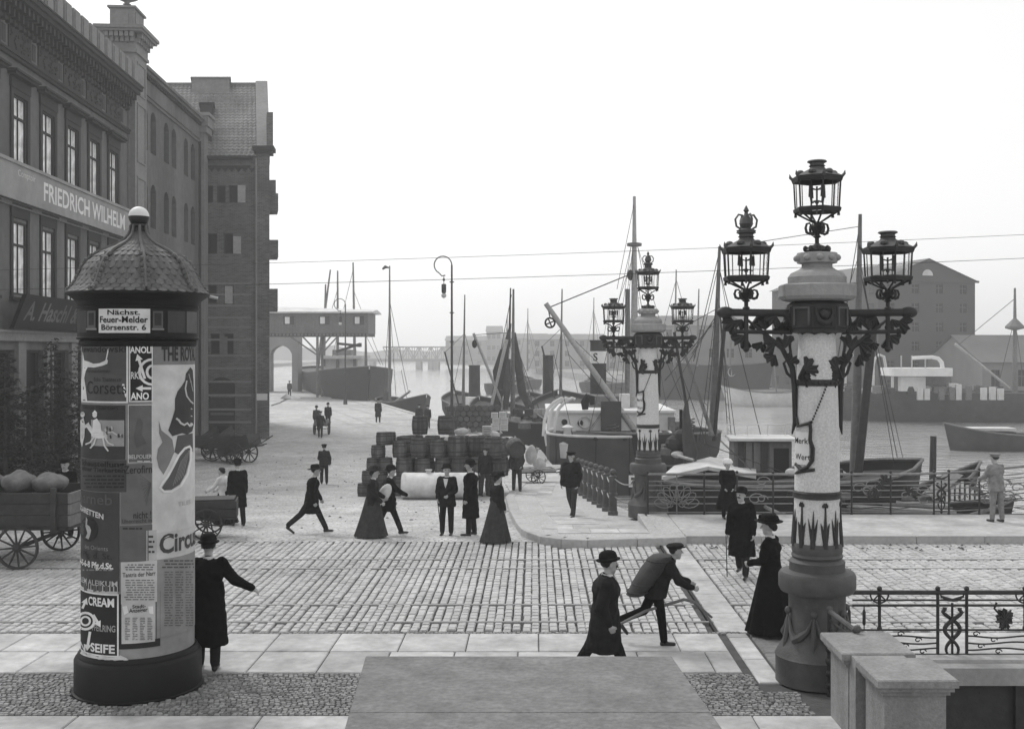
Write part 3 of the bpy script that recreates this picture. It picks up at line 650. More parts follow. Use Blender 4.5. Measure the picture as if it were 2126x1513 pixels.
# ------------------------------------------------------------------ the far bank
WZ = -2.85
mb = MB(); fb = [(90, 108), (42, 124), (27, 150), (17, 205), (8, 285), (-6, 395), (-20, 470)]
top = [(x, y, -1.35) for x, y in fb]+[(-20, 640, -1.35), (560, 640, -1.35), (560, 108, -1.35)]
mb.add(top, [tuple(range(len(top)))[::-1]] if False else [tuple(range(len(top)-1, -1, -1))])
for a, b in zip(top[:7], top[1:7]): mb.add([(a[0], a[1], -4.3), (b[0], b[1], -4.3), b, a], [(3,2,1,0)])
mb.build('far_bank', m_quay, kind='structure')
mb = MB(); lb = [(-78, 330), (-100, 400), (-112, 470)]
mb.add([(-430, 330, -1.5), (-78, 330, -1.5), (-100, 400, -1.5), (-112, 470, -1.5), (-112, 640, -1.5), (-430, 640, -1.5)], [(0,1,2,3,4,5)])
mb.build('left_bank', m_quay, kind='structure')
mb = MB(); rr = random.Random(5); pts = []
for i in range(90):
    x = -430+i*11.5; pts.append((x, 1.8+3*rr.random()+4*math.sin(i*.31)**2+(3 if x > 0 else 0)))
vs = [(x, 655+6*math.sin(i), -3) for i, (x, z) in enumerate(pts)]+[(x, 655+6*math.sin(i), z) for i, (x, z) in enumerate(pts)]+[(x, 690, z*.8) for x, z in pts]
k = len(pts); mb.add(vs, [(i, i+1, k+i+1, k+i) for i in range(k-1)]+[(k+i, k+i+1, 2*k+i+1, 2*k+i) for i in range(k-1)]); mb.build('far_hills', m_farroof, kind='structure')
def house(name, label, cat, o, u, w, d, h, rise, rows, cols, along=True, ww=.9, wh=1.2, side=0, mats=None, group=None):
    # o: front left foot, u: direction of the front; gable towards the viewer when along is False
    ang = math.atan2(u[1], u[0]); t = thing(name, label, cat, (o[0], o[1], -1.35), ang, group); mw, mr = mats or (m_far, m_farroof)
    hs = []
    for r in range(rows):
        for c in range(cols):
            x = w*(c+.5)/cols; z = h*(r+.55)/rows; hs.append((x-ww/2, x+ww/2, z-wh/2, z+wh/2))
    m = MB(); wall(m, 0, w, 0, h, hs, .3); m.add([(0,0,0),(0,d,0),(0,d,h),(0,0,h),(w,0,0),(w,d,0),(w,d,h),(w,0,h)], [(0,3,2,1),(4,5,6,7),(1,2,6,5)])
    if not along: m.add([(0,0,h),(w,0,h),(w/2,0,h+rise),(0,d,h),(w,d,h),(w/2,d,h+rise)], [(0,1,2),(4,3,5)])
    else: m.add([(0,0,h),(0,d,h),(0,d/2,h+rise),(w,0,h),(w,d,h),(w,d/2,h+rise)], [(1,0,2),(3,4,5)])
    m.build('wall', mw, t); r_ = MB(); e = .4
    if along: r_.add([(-e,-e,h-.1),(w+e,-e,h-.1),(w+e,d/2,h+rise+.1),(-e,d/2,h+rise+.1),(-e,d+e,h-.1),(w+e,d+e,h-.1)], [(0,1,2,3),(3,2,5,4)])
    else: r_.add([(-e,-e,h-.1),(w/2,-e,h+rise+.1),(w/2,d+e,h+rise+.1),(-e,d+e,h-.1),(w+e,-e,h-.1),(w+e,d+e,h-.1)], [(0,1,2,3),(1,4,5,2)])
    r_.build('roof', mr, t)
    p = MB().bb(-ww/2+.01, ww/2-.01, .2, .25, .01, wh-.01).mesh('pane', m_pane); f = MB().bb(-.03, .03, .14, .2, 0, wh).bb(-ww/2, ww/2, .13, .2, wh*.6, wh*.6+.06).mesh('window', m_farroof)
    for a in hs: q = link('window', f, t, ((a[0]+a[1])/2, 0, a[2])); link('pane', p, q)
    if side:
        for r in range(rows):
            for c in range(side):
                q = MB().bb(-.05, -.01, d*(c+.5)/side-ww/2, d*(c+.5)/side+ww/2, h*(r+.55)/rows-wh/2, h*(r+.55)/rows+wh/2).build('window', m_pane, t)
    return t
m_farw = M('hazy granary wall', .055, .9, .12, .3, stain=.2, sscale=.1)
gg = house('riverside_granary', 'broad six storey granary with low gable and round attic window across the river', 'granary', (41.9, 135), (.96, .274), 13.8, 27, 14.1, 2.6, 6, 4, False, 1.0, 1.1, 9, (m_farw, m_farroof))
MB().bb(-.35, 14.15, -.35, 0, 13.9, 14.15).build('cornice', m_farw, gg)
MB().prism([(.75*math.cos(PI*i/10), .75*math.sin(PI*i/10)) for i in range(11)], (6.9, -.02, 14.7), (1,0,0), (0,0,1), .06).build('attic_window', m_off, gg)
house('quay_shed', 'long low shed with hipped dark roof on the far quay, right edge', 'shed', (50.5, 125), (.985, .17), 30, 12, 4.2, 3.0, 1, 9, True, 1.1, 1.9, 0, (m_far, m_farroof))
house('quay_warehouse', 'hazy warehouse with sloping roof behind the dark ship stern across the river', 'warehouse', (24, 176), (.97, -.25), 14, 14, 6.5, 4.5, 2, 5, False, 1.1, 1.4, 0, (m_far, m_farroof))
house('quay_warehouse', 'hazy flat warehouse between the two lamp columns on the far bank', 'warehouse', (19, 222), (.98, -.2), 22, 14, 10.5, 2.0, 3, 7, True, 1.2, 1.4, 0, (m_far, m_farroof))
i = 0
for (xl, xr_, yt, Z, lb) in ((925, 1010, 697, 420, 'faint low warehouse right of the truss bridge in the haze'), (1010, 1040, 676, 425, 'faint square tower block rising over the hazy sheds'), (1042, 1135, 692, 400, 'faint warehouse behind the dark furled sails'),
      (1100, 1255, 693, 330, 'wide pale warehouse behind the middle funnel, half lost in haze'), (1255, 1420, 700, 300, 'pale warehouse behind the farther lamp column'), (1400, 1530, 695, 270, 'pale storehouse behind the pair of masts right of the farther lamp')):
    x0 = (xl-CX)*Z/F; wd = (xr_-xl)*Z/F; hh = H+1.35+(CY-yt)*Z/F
    house('hazy_warehouse', lb, 'warehouse', (x0, Z), (1, 0), wd, 18, hh*.85, hh*.15, 3, max(3, int(wd/4)), True, 1.3, 1.6, 0, (m_far, m_farroof), 'warehouses along the far bank')
# truss railway bridge
TB = thing('truss_bridge', 'pale iron truss bridge crossing the river far off in the haze', 'bridge', (0, 405, 0))
def PX(x, Z=405): return (x-CX)*Z/F
mb = MB(); mb.bb(PX(700), PX(1010), 0, 8, .1, 1.1); mb.build('deck', m_farroof, TB)
for z in (5.4,): mb = MB(); mb.bb(PX(795), PX(965), -.2, .2, z-.25, z+.25); mb.bb(PX(795), PX(965), 7.8, 8.2, z-.25, z+.25); mb.build('top_chord', m_farroof, TB)
n = 14
for i in range(n):
    a = PX(795+170*i/n); b = PX(795+170*(i+1)/n); mb = MB()
    for d in (0, 8): mb.bar((a, d, 1.1 if i % 2 else 5.4), (b, d, 5.4 if i % 2 else 1.1), .3, .3); mb.bar((b, d, 1.1), (b, d, 5.4), .22, .22)
    mb.build('truss_bay', m_farroof, TB)
for x in (770, 868, 893, 905, 985): MB().bb(PX(x)-.9, PX(x)+.9, 0, 8, -4.2, .1).build('bridge_pier', m_far, TB)
# ------------------------------------------------------------------ haze over the harbour
mh = bpy.data.materials.new('harbour haze'); mh.use_nodes = True; t = mh.node_tree; t.nodes.remove(t.nodes['Principled BSDF'])
pv = t.nodes.new('ShaderNodeVolumePrincipled'); pv.inputs['Color'].default_value = (1, 1, 1, 1); pv.inputs['Density'].default_value = .0012; pv.inputs['Anisotropy'].default_value = .35
t.links.new(pv.outputs[0], t.nodes['Material Output'].inputs['Volume'])
mb = MB().bb(-445, 645, -65, 710, -5.3, 25); hz_ = mb.build('haze', mh, kind='stuff'); tag(hz_, 'pale grey haze hanging over the whole harbour', 'haze')
# ------------------------------------------------------------------ ships and boats
def hull(L, B, D, bow=.3, stern=.2, rake=1.2, sheer=.5, n=16, keel=-.8, transom=.25, counter=.0, smin=.35):
    m = MB(); rings = []
    zs = (0, .35, .7, .9, 1.0)
    for i in range(n+1):
        t = i/n; w = 1.0
        if t > 1-bow: w *= max(.015, 1-((t-(1-bow))/bow)**2)
        if t < stern: w *= max(transom, math.sqrt(max(0, 1-((stern-t)/stern)**2*(1-transom**2))))
        sh = sheer*(2*t-.85)**2*(1 if t > .42 else .7); ring = []
        for sd in (1, -1):
            for q in (zs[::-1] if sd > 0 else zs):
                z = keel+(D+sh-keel)*q; f = (smin+(1-smin)*min(1, (q*1.35))**.6)
                x = (t-.5)*L+(rake*q*max(0, (t-.6)/.4) if t > .6 else 0)-(counter*q*max(0, (.25-t)/.25))
                ring.append((x, sd*B/2*w*f, z))
        rings.append(ring)
    k = len(rings[0]); vs = [p for r in rings for p in r]; fs = []
    for i in range(n):
        for j in range(k-1): fs.append((i*k+j, i*k+j+1, (i+1)*k+j+1, (i+1)*k+j))
    fs += [tuple(range(k))]
    m.add(vs, fs)
    dk = MB(); drop = .35; dv = []
    for r in rings: dv += [(r[0][0], r[0][1]*.96, r[0][2]-drop), (r[-1][0], r[-1][1]*.96, r[-1][2]-drop)]
    dk.add(dv, [(2*i, 2*i+1, 2*i+3, 2*i+2) for i in range(n)])
    rl = [(r[0][0], r[0][1], r[0][2]) for r in rings]; rr_ = [(r[-1][0], r[-1][1], r[-1][2]) for r in rings]
    return m, dk, rl+rr_[::-1]
def boat(name, label, cat, pos, head, dims, mat=m_hull, deck=m_woodd, rail=m_wood, group=None, railr=.06, **kw):
    t = thing(name, label, cat, pos, math.radians(head), group); h, d, r = hull(*dims, **kw)
    h.build('hull', mat, t, smooth=True, ang=50); d.build('deck', deck, t); MB().tube(r, railr, 5, closed=True).build('rail', rail, t); return t
def inv(t):
    a = t.rotation_euler[2]; c, s = math.cos(-a), math.sin(-a); l = t.location
    def f(p): x, y = p[0]-l[0], p[1]-l[1]; return Vector((x*c-y*s, x*s+y*c, p[2]-l[2]))
    return f
def rope(par, f, a, b, r=.018, sag=0, name='stay'):
    a = Vector(f(a)); b = Vector(f(b)); P = [a.lerp(b, i/6)-Vector((0,0,sag*4*(i/6)*(1-i/6))) for i in range(7)] if sag else [a, b]
    return MB().tube(P, r, 4).build(name, m_rope, par)
def mast(par, f, a, b, r0, r1, mat=m_wood, name='mast', n=9): return MB().tube([f(a), f(b)], [r0, r1], n).build(name, mat, par, smooth=True)
# --- the steamer with the banded funnel, stern towards the bridge
S1 = boat('cargo_steamer', 'steamer with white deckhouse and white banded funnel marked S, behind the farther lamp', 'steamer', (4.3, 71, WZ), 97, (36, 7.4, 2.55), n=20, stern=.16, transom=.3, rake=1.5, sheer=.9, counter=.8)
f = inv(S1)
def L1(x, y, Z): return f(W(x, y, Z))
def hous(par, f, x0, x1, y0, y1, Z, dep, name, mat, th=0, head=0):
    a = W(x0, y1, Z); b = W(x1, y0, Z); m = MB(); c = (a+b)/2
    V = [(a.x, Z, a.z), (b.x, Z, a.z), (b.x, Z+dep, a.z), (a.x, Z+dep, a.z), (a.x, Z, b.z), (b.x, Z, b.z), (b.x, Z+dep, b.z), (a.x, Z+dep, b.z)]
    return m.add([f(v) for v in V], [(3,2,1,0),(4,5,6,7),(0,1,5,4),(1,2,6,5),(2,3,7,6),(3,0,4,7)]).build(name, mat, par)
# poop: curved plating with a pale rail and a painted lit corner
pts = []
for i in range(13):
    a = PI+PI*i/12; pts.append((W(1266, 0, 55).x+3.1*math.cos(a), 55.5+2.6*math.sin(a)))
m = MB(); zt, zb = W(0, 903, 54).z, -2.9
vs = [f((x, y, zb)) for x, y in pts]+[f((x, y, zt)) for x, y in pts]+[f((pts[0][0], 62, zb)), f((pts[0][0], 62, zt)), f((pts[-1][0], 62, zb)), f((pts[-1][0], 62, zt))]; k = 13
m.add(vs, [(i, i+1, k+i+1, k+i) for i in range(k-1)]+[(26, 0, 13, 27), (12, 28, 29, 25), tuple(range(13, 26))+(29, 27)]); m.build('poop_plating', m_hullg, S1)
MB().tube([f((x, y, zt)) for x, y in [(pts[0][0], 62)]+pts+[(pts[-1][0], 62)]], .07, 6).build('poop_rail', m_off, S1)
for i in (2, 5, 7, 10): MB().tube([f((pts[i][0]*1.0, pts[i][1]-.02, zb)), f((pts[i][0], pts[i][1]-.02, zt))], .03, 5).build('plate_seam', m_hull, S1)
for x, y in ((1237, 910), (1297, 911)):
    q = Vector(f(W(x, y, 53.05))); MB().ell(q, .14, 8, 6).build('porthole', m_black, S1)
MB().tube([f(W(1136, 925, 56)), f(W(1133, 905, 56)), f(W(1140, 893, 56)), f(W(1150, 890, 56))], .1, 6).build('poop_corner_light', m_white, S1, smooth=True)  # white tube paints in the light on the curved corner
hous(S1, f, 1140, 1400, 857, 899, 57, 7, 'deckhouse', m_white); hous(S1, f, 1134, 1404, 852, 857, 56.8, 7.4, 'house_roof', m_white)
hous(S1, f, 1248, 1290, 833, 899, 56.4, .39, 'companionway', m_hullg); hous(S1, f, 1222, 1302, 822, 851, 60, 3, 'chart_house', m_wood)
hous(S1, f, 1388, 1402, 866, 899, 56.5, .29, 'house_door', m_wood)
for x, y in ((1172, 876), (1205, 878), (1330, 876), (1360, 877)): MB().ell(f(W(x, y, 57)), (.16, .16, .16), 8, 6).build('porthole', m_black, S1)
MB().tube([f(W(1215+12*math.cos(a), 876+12*math.sin(a), 56.9)) for a in [i*PI/8 for i in range(16)]], .05, 5, closed=True).build('lifebuoy', m_off, S1)
for dx in (0, 9, 22):
    P = [W(1128+dx, 905, 56), W(1130+dx, 875, 56), W(1137+dx, 850, 56), W(1150+dx, 835, 56), W(1166+dx, 826, 56), W(1172+dx, 829, 56)]
    MB().tube([f(p) for p in P], .09, 6).build('davit', m_white, S1, smooth=True)
qf = f(W(1242, 840, 63)); zt = f(W(1242, 708, 63)).z
fn = MB().lathe([(.47, qf.z-1.2), (.46, zt-.05), (.5, zt-.03), (.5, zt+.05), (.44, zt+.05), (.42, zt-.5)], 20, (qf.x, qf.y, 0)).build('funnel', m_hullg, S1, smooth=True)
z0, z1 = f(W(0, 754, 63)).z, f(W(0, 729, 63)).z
MB().lathe([(.472, z0), (.482, z0), (.482, z1), (.47, z1)], 20, (qf.x, qf.y, 0), cap=False).build('funnel_band', m_white, fn, smooth=True)
vs, fs = text('S', .62, .02); c0 = W(1231, 742, 62.5)
def fband(a, b):
    th = -PI/2+(-.40+a/.485); wx, wy = W(1242, 0, 63).x+.488*math.cos(th), 63+.488*math.sin(th); return f((wx, wy, c0.z+b))
MB().add([fband(a, b) for a, b, _ in vs], fs).build('funnel_letter', m_black, fn)
mast(S1, f, W(1317, 905, 60), W(1317, 408, 60), .3, .08, m_woodl, 'mast'); mast(S1, f, W(1303, 850, 64), W(1303, 600, 64), .18, .14)
MB().lathe([(.1,-.15),(.4,-.1),(.4,.05),(.1,.1)], 10, f(W(1317, 507, 60))).build('mast_cap', m_wood, S1)
mast(S1, f, W(1318, 893, 57), W(1133, 630, 57), .17, .13, m_woodl, 'derrick_boom')
rope(S1, f, W(1136, 640, 57), W(1312, 568, 60), .03); MB().ell(f(W(1309, 571, 60)), (.2, .2, .3), 8, 6).build('block', m_woodd, S1)
bw_ = W(1142, 670, 57); m = MB(); R_ = 10*57/F
m.tube([f(bw_+Vector((R_*math.cos(a), 0, R_*math.sin(a)))) for a in [i*PI/8 for i in range(16)]], .05, 5, closed=True)
for a in (0, PI/2): m.tube([f(bw_+Vector((R_*math.cos(a+.4), 0, R_*math.sin(a+.4)))), f(bw_-Vector((R_*math.cos(a+.4), 0, R_*math.sin(a+.4))))], .035, 4)
m.build('cargo_pulley', m_black, S1); rope(S1, f, W(1139, 645, 57), W(1142, 660, 57), .03)
for a, b in (((1317, 420, 60), (1281, 600, 58)), ((1310, 512, 60), (1255, 905, 58)), ((1310, 512, 60), (1215, 930, 55)), ((1324, 512, 60), (1395, 905, 60)), ((1324, 512, 60), (1440, 900, 64)), ((1270, 830, 58), (1190, 935, 54)), ((1262, 840, 58), (1200, 935, 54)),
             ((1310, 545, 60), (1280, 640, 58)), ((1180, 735, 57), (1330, 905, 57)), ((1145, 660, 57), (1280, 790, 58)), ((1150, 735, 57), (1195, 930, 54)), ((1270, 820, 57), (1197, 938, 54))): rope(S1, f, W(*a), W(*b), .016)
m = MB()
for k in range(9): m.ell(f(W(1265+k*2+random.uniform(-2, 2), 838-k*2.0, 58.5)), (.22, .2, .2), 7, 5)
hous(S1, f, 1288, 1308, 818, 850, 59, .8, 'wheel_box', m_off)
P = [W(1215, 850, 57), W(1214, 835, 57), W(1220, 822, 57), W(1228, 826, 57), W(1230, 840, 57)]
MB().tube([f(p) for p in P], [.16, .22, .16, .2, .12], 7).build('hanging_oilskin', m_cloth2, S1, smooth=True)
MB().lathe([(.35, 0), (.4, .7), (.25, .8), (.18, 1.3), (.3, 1.5), (.1, 1.6)], 12, f(W(1178, 950, 54))).build('capstan', m_off, S1, smooth=True)
# --- hatch barge lying across, just behind the railing
S2 = boat('hatch_barge', 'black barge with pale sloping hatch covers, lowered gear and wheelhouse, close behind the bridge railing', 'barge', (7.7, 36.6, WZ), -4, (8.8, 5.2, 2.7), n=14, bow=.18, stern=.2, transom=.6, rake=.6, sheer=.5)
f = inv(S2)
A = [W(1372, 990, 35), W(1470, 968, 36.2), W(1570, 986, 35), W(1570, 965, 38), W(1475, 948, 38.4), W(1400, 966, 38)]
m = MB(); m.add([f(p) for p in A]+[f(p-Vector((0,0,.12))) for p in A], [(0,1,4,5),(1,2,3,4),(11,10,7,6),(10,9,8,7),(0,6,7,1),(1,7,8,2),(2,8,9,3),(3,9,10,4),(4,10,11,5),(5,11,6,0)]); m.build('hatch_cover', m_off, S2)
def cuboid(par, f, c, s, name, mat, rz=0):
    m = MB().bb(-s[0]/2, s[0]/2, -s[1]/2, s[1]/2, 0, s[2]); return m.build(name, mat, par, f(c), rz)
wh = W(1585, 985, 37); 
cuboid(S2, f, (wh.x, 37.6, wh.z), (1.9, 1.5, 1.15), 'wheelhouse', m_wood); cuboid(S2, f, (wh.x, 37.5, wh.z+1.15), (2.2, 1.9, .08), 'wheelhouse_roof', m_off)
for i in range(7): cuboid(S2, f, (wh.x-.78+i*.26, 36.82, wh.z+.05), (.2, .05, 1.05), 'plank', m_wood if i % 3 else m_woodd)
cuboid(S2, f, (wh.x+.55, 36.8, wh.z), (.5, .06, .9), 'cabin_door', m_black)
m = MB()
for x in (-1.0, -.3, .4, 1.0): m.tube([f((wh.x+x, 38.2, wh.z+1.2)), f((wh.x+x, 38.2, wh.z+1.6))], .018, 4)
m.tube([f((wh.x-1.0, 38.2, wh.z+1.6)), f((wh.x+1.0, 38.2, wh.z+1.6))], .018, 4); m.build('roof_railing', m_off, S2)
mast(S2, f, W(1480, 905, 39), W(1494, 512, 39), .16, .05, m_wood); mast(S2, f, W(1508, 640, 38.6), W(1482, 915, 38.6), .07, .07, m_woodd, 'boom')
mast(S2, f, W(1776, 1000, 38), W(1786, 445, 38), .21, .06, m_wood); mast(S2, f, W(1780, 995, 37.6), W(1812, 690, 37.6), .15, .14, m_woodd, 'boom')
mast(S2, f, W(1480, 905, 38), W(1420, 730, 40), .07, .05, m_wood, 'gaff')
P = [(1432, 975), (1434, 940), (1428, 900), (1424, 860), (1426, 830)]
MB().tube([f(W(x, y, 38)) for x, y in P], [.18, .26, .2, .13, .04], 8).build('furled_sail', m_sail, S2, smooth=True)
mast(S2, f, W(1400, 690, 39.5), W(1440, 930, 38.5), .05, .05, m_woodd, 'spar')
for a, b in (((1490, 660, 39), (1380, 790, 39)), ((1490, 650, 39), (1436, 735, 39)), ((1492, 640, 39), (1530, 930, 38)), ((1494, 560, 39), (1600, 985, 39)), ((1385, 690, 39), (1475, 945, 38)), ((1380, 740, 39), (1415, 830, 38.5)), ((1490, 650, 39), (1330, 920, 36)), ((1494, 520, 39), (1440, 750, 39)),
             ((1786, 560, 38), (1868, 975, 38)), ((1786, 560, 38), (1880, 975, 39)), ((1786, 460, 38), (1700, 985, 38)), ((1484, 905, 38), (1560, 975, 36)), ((1482, 900, 38), (1545, 960, 36)), ((1640, 985, 36), (1460, 920, 36))): rope(S2, f, W(*a), W(*b), .014)
mast(S2, f, W(1405, 945, 36), W(1440, 955, 35.5), .05, .05, m_woodl, 'tiller'); 
for x, y in ((1402, 880), (1415, 868)): MB().ell(f(W(x, y+40, 38.5)), (.35, .35, .3), 8, 6).build('winch_drum', m_woodd, S2)
mast(S2, f, W(1414, 940, 39), W(1414, 850, 39), .06, .06, m_black, 'stove_pipe')
m = MB()
for k in range(16): m.ell(f(W(1375+k*9, 1000+8*math.sin(k*2.1), 35+.8*math.sin(k*5))), (.28, .3, .2), 7, 5)
for s_, x, y in (('E', 1312, 1000), ('I', 1374, 996), ('V', 1343, 999)):
    if s_ == 'V': continue
    p = f(W(x, y, 33.93)); vs, fs = text(s_, .5, .02); MB().add([(p.x+a, p.y, p.z+b) for a, b, _ in vs], fs).build('name_letter', m_white, S2)
# --- low dark lighter nearer the lamp
S2b = boat('dark_lighter', 'black open lighter with spare spars under the railing, right of the barge', 'lighter', (10.3, 33.5, WZ), -12, (6.5, 3.2, 1.9), rake=.7, sheer=.5)
f = inv(S2b)
for k in range(5): mast(S2b, f, (7.3+k*.3, 34.3+k*.2, -.75+.1*k), (12.6, 32.8+k*.3, -.8+.05*k), .07, .06, m_woodl if k % 2 else m_wood, 'spare_spar')
# --- lighter with the brailed sails and the name on its black side
S3 = boat('sailing_lighter', 'black sailing lighter with dark brailed sails hanging from its mast beyond the casks', 'sailing boat', (-.6, 80, WZ), 108, (24, 5, 2.1), rake=1.0, sheer=.8, stern=.2, transom=.5)
f = inv(S3)
mast(S3, f, W(1064, 905, 79), W(1066, 600, 79), .2, .07, m_wood); mast(S3, f, W(1057, 720, 79.3), W(1060, 598, 79.3), .1, .05, m_woodd, 'topmast')
mast(S3, f, W(1052, 705, 78.6), W(1008, 895, 77.5), .13, .1, m_woodl, 'sprit'); mast(S3, f, W(983, 692, 78), W(1060, 880, 78.4), .1, .1, m_woodl, 'boom')
def drape(par, f, P, wd, Z, name='sail', mat=m_sail):
    m = MB(); rings = []
    for (x, y), w_ in zip(P, wd):
        c = f(W(x, y, Z)); s = w_*Z/F/2; ring = []
        for j in range(14):
            a = 2*PI*j/14; rr = 1+.22*math.cos(5*a+y*.03); ring.append((c.x+.35*s*rr*math.sin(a)-0, c.y+s*rr*math.cos(a), c.z))
        rings.append(ring)
    return m.loft(rings).build(name, mat, par, smooth=True)
drape(S3, f, [(1060,672),(1048,730),(1040,800),(1030,850),(1016,895)], [4, 15, 20, 16, 10], 78.8)
drape(S3, f, [(1068,690),(1076,760),(1085,815),(1100,845),(1118,860)], [6, 15, 17, 15, 8], 79.2)
drape(S3, f, [(1040,725),(1034,770),(1030,800)], [4, 20, 8], 80); drape(S3, f, [(1056,745),(1054,800),(1050,850)], [8, 15, 10], 78.2)
for a, b in (((1066, 690, 79), (985, 695, 78)), ((1066, 700, 79), (1130, 880, 79)), ((1066, 690, 79), (1112, 860, 79)), ((985, 700, 78), (985, 712, 78)), ((1062, 612, 79), (1010, 880, 79))): rope(S3, f, W(*a), W(*b), .025)
MB().ell(f(W(985, 714, 78)), (.2,.2,.3), 7, 5).build('block', m_black, S3)
vs, fs = text('JUTTA', .5, .02); p0 = W(1120, 903, 67)
NB = boat('black_lighter', 'black pointed lighter bow with a pale name painted on it, beside the white davits', 'lighter', (1.2, 74.5, WZ), -75, (13, 4.2, 2.0), rake=.9, sheer=.6)
fq = inv(NB)
MB().add([fq((1.35+a*.9, 68.1+abs(a)*.0, -1.3+b)) for a, b, _ in vs], fs).build('name_letters', m_off, NB)
hous(S3, f, 1040, 1100, 858, 880, 83, 3, 'cargo_heap', m_sack)
rr = random.Random(9)
for k in range(14): cuboid(S3, f, W(1085+rr.uniform(-18, 45), 890-rr.uniform(0, 32), 74+rr.uniform(0, 3)), (.5, .5, .4), 'bundle', rr.choice((m_sack, m_woodl, m_woodd)), rr.uniform(0, 1))
# --- two more steamers further along the quay, seen by funnel and mast
for (nm, lb, px, Z, ft, fb_, mx, mt, head, hw) in (('harbour_tug', 'tug with thick dark funnel and slim mast behind the heap of kegs', 985, 96, 758, 852, 965, 612, 106, 11.5), ('harbour_tug', 'tug with tall dark funnel beside the sails, left of the white deckhouse', 1138, 92, 737, 850, 1167, 600, 100, 11)):
    t = boat(nm, lb, 'tug', ((px-CX)*Z/F+.2, Z+3, WZ), head, (19, 4.8, 2.1), sheer=.7, group='tugs along the quay'); f = inv(t)
    q = f(W(px, fb_, Z)); z1 = f(W(px, ft, Z)).z; r = hw*Z/F
    MB().lathe([(r*1.08, 1.6), (r, z1-.1), (r*1.08, z1-.08), (r*1.08, z1), (r*.9, z1), (r*.85, z1-.5)], 18, (q.x, q.y, 0)).build('funnel', m_hullg, t, smooth=True)
    mast(t, f, W(mx-4, 870, Z-3), W(mx, mt, Z-3), .15, .05, m_wood); mast(t, f, W(mx-42, mt+118, Z-4), W(mx-8, 858, Z-4), .07, .07, m_woodd, 'derrick')
    cuboid(t, f, (q.x*0+W(px+25, 0, Z).x, Z-1, f((0,0,0)).z*0-.9), (2.6, 3, 1.0), 'cabin', m_off if nm and px < 1000 else m_woodd)
    for a, b in (((mx, mt+80), (mx-35, 865)), ((mx, mt+80), (mx+45, 865)), ((mx, mt+80), (mx-42, mt+120))): rope(t, f, W(*a, Z-3), W(*b, Z-3), .02)
    for k in range(6): cuboid(t, f, (W(px+14+k*7, 0, Z).x, Z-4, -1.0), (.15, .15, 1.0), 'deck_post', m_black)
# --- steamer moored at the quay by the gallery
S9 = boat('moored_steamer', 'dark steamer with pale upperworks lying bow on at the quay under the timber gallery', 'steamer', (-26.6, 150, WZ), -73.4, (56, 9, 4.05), n=22, bow=.22, rake=1.6, sheer=.9)
f = inv(S9)
hous(S9, f, 672, 742, 745, 772, 146, 8, 'bridge_house', m_off); hous(S9, f, 668, 748, 738, 745, 145, 9, 'bridge_deck', m_off); hous(S9, f, 690, 730, 726, 738, 150, 4, 'wheelhouse', m_wood)
for x0_, y0_, x1_, y1_ in ((660, 760, 686, 560), (672, 760, 676, 590), (701, 770, 701, 562), (737, 770, 733, 545), (760, 760, 759, 690)): mast(S9, f, W(x0_, y0_, 146), W(x1_, y1_, 146), .22, .1, m_wood)
for a, b in (((733, 600), (795, 758)), ((759, 695), (790, 757)), ((701, 600), (660, 745)), ((733, 560), (690, 740))): rope(S9, f, W(*a, 146), W(*b, 140), .035)
p = f(W(777, 785, 129)); MB().tube([p+Vector((0,0,.7)), p+Vector((0,0,-.6))], .14, 6).build('anchor', m_off, S9)
# --- sloop
S10 = boat('small_sloop', 'small sloop with one tall pole mast and long bowsprit lying off the quay edge', 'sloop', (-13.9, 117, WZ), -62, (11, 3.4, 1.5), rake=1.0, sheer=.8)
f = inv(S10); Z = 117
mast(S10, f, W(809, 845, Z), W(809, 552, Z), .2, .07, m_wood); mast(S10, f, W(818, 836, Z), W(851, 812, Z-3), .16, .12, m_woodl, 'bowsprit')
P = [W(809, 556, Z), W(800, 554, Z), W(794, 559, Z)]; MB().tube([f(p) for p in P], [.05, .2, .1], 6).build('pennant', m_cloth3, S10)
for a, b in (((809, 625), (795, 835)), ((809, 625), (823, 835)), ((809, 625), (848, 815)), ((833, 768), (849, 850))): rope(S10, f, W(*a, Z), W(*b, Z), .028)
for x in (800, 803): MB().tube([f(W(x, 832, Z)), f(W(x, 815, Z)), f(W(x, 811, Z))], [.25, .2, .05], 6).build('bundle', m_sail, S10)
# --- far side of the river
S7 = boat('anchored_freighter', 'dark freighter stern with pale emblem anchored across the river behind the masts', 'freighter', (W(1465, 0, 158).x, 158, WZ), 176, (17, 5.5, 4.9), stern=.25, transom=.3, sheer=1.0, counter=1.0)
f = inv(S7); Z = 155
for x, y0_, y1_ in ((1400, 770, 560), (1447, 760, 600), (1515, 760, 640)): mast(S7, f, W(x, y0_, Z), W(x+4, y1_, Z), .2, .09)
hous(S7, f, 1380, 1440, 722, 745, 158, 3, 'deckhouse', m_wood)
for a, b in (((1404, 580), (1360, 745)), ((1404, 580), (1450, 745)), ((1519, 650), (1550, 742)), ((1519, 650), (1480, 742))): rope(S7, f, W(*a, Z), W(*b, Z), .04)
p = W(1519, 772, 155.1); m = MB(); m.tube([f(p+Vector((.5*math.cos(a), 0, .6*math.sin(a)))) for a in [i*PI/6 for i in range(12)]], .08, 4, closed=True); m.tube([f(p+Vector((0,0,.5))), f(p-Vector((0,0,.5)))], .08, 4); m.build('stern_emblem', m_off, S7)
S8 = boat('pale_barge', 'small pale open barge lying low at the far quay beyond the near lamp column', 'barge', (W(1590, 0, 138).x, 138, WZ), 178, (9, 3, 1.7), mat=m_off, sheer=.7, rake=1.1)
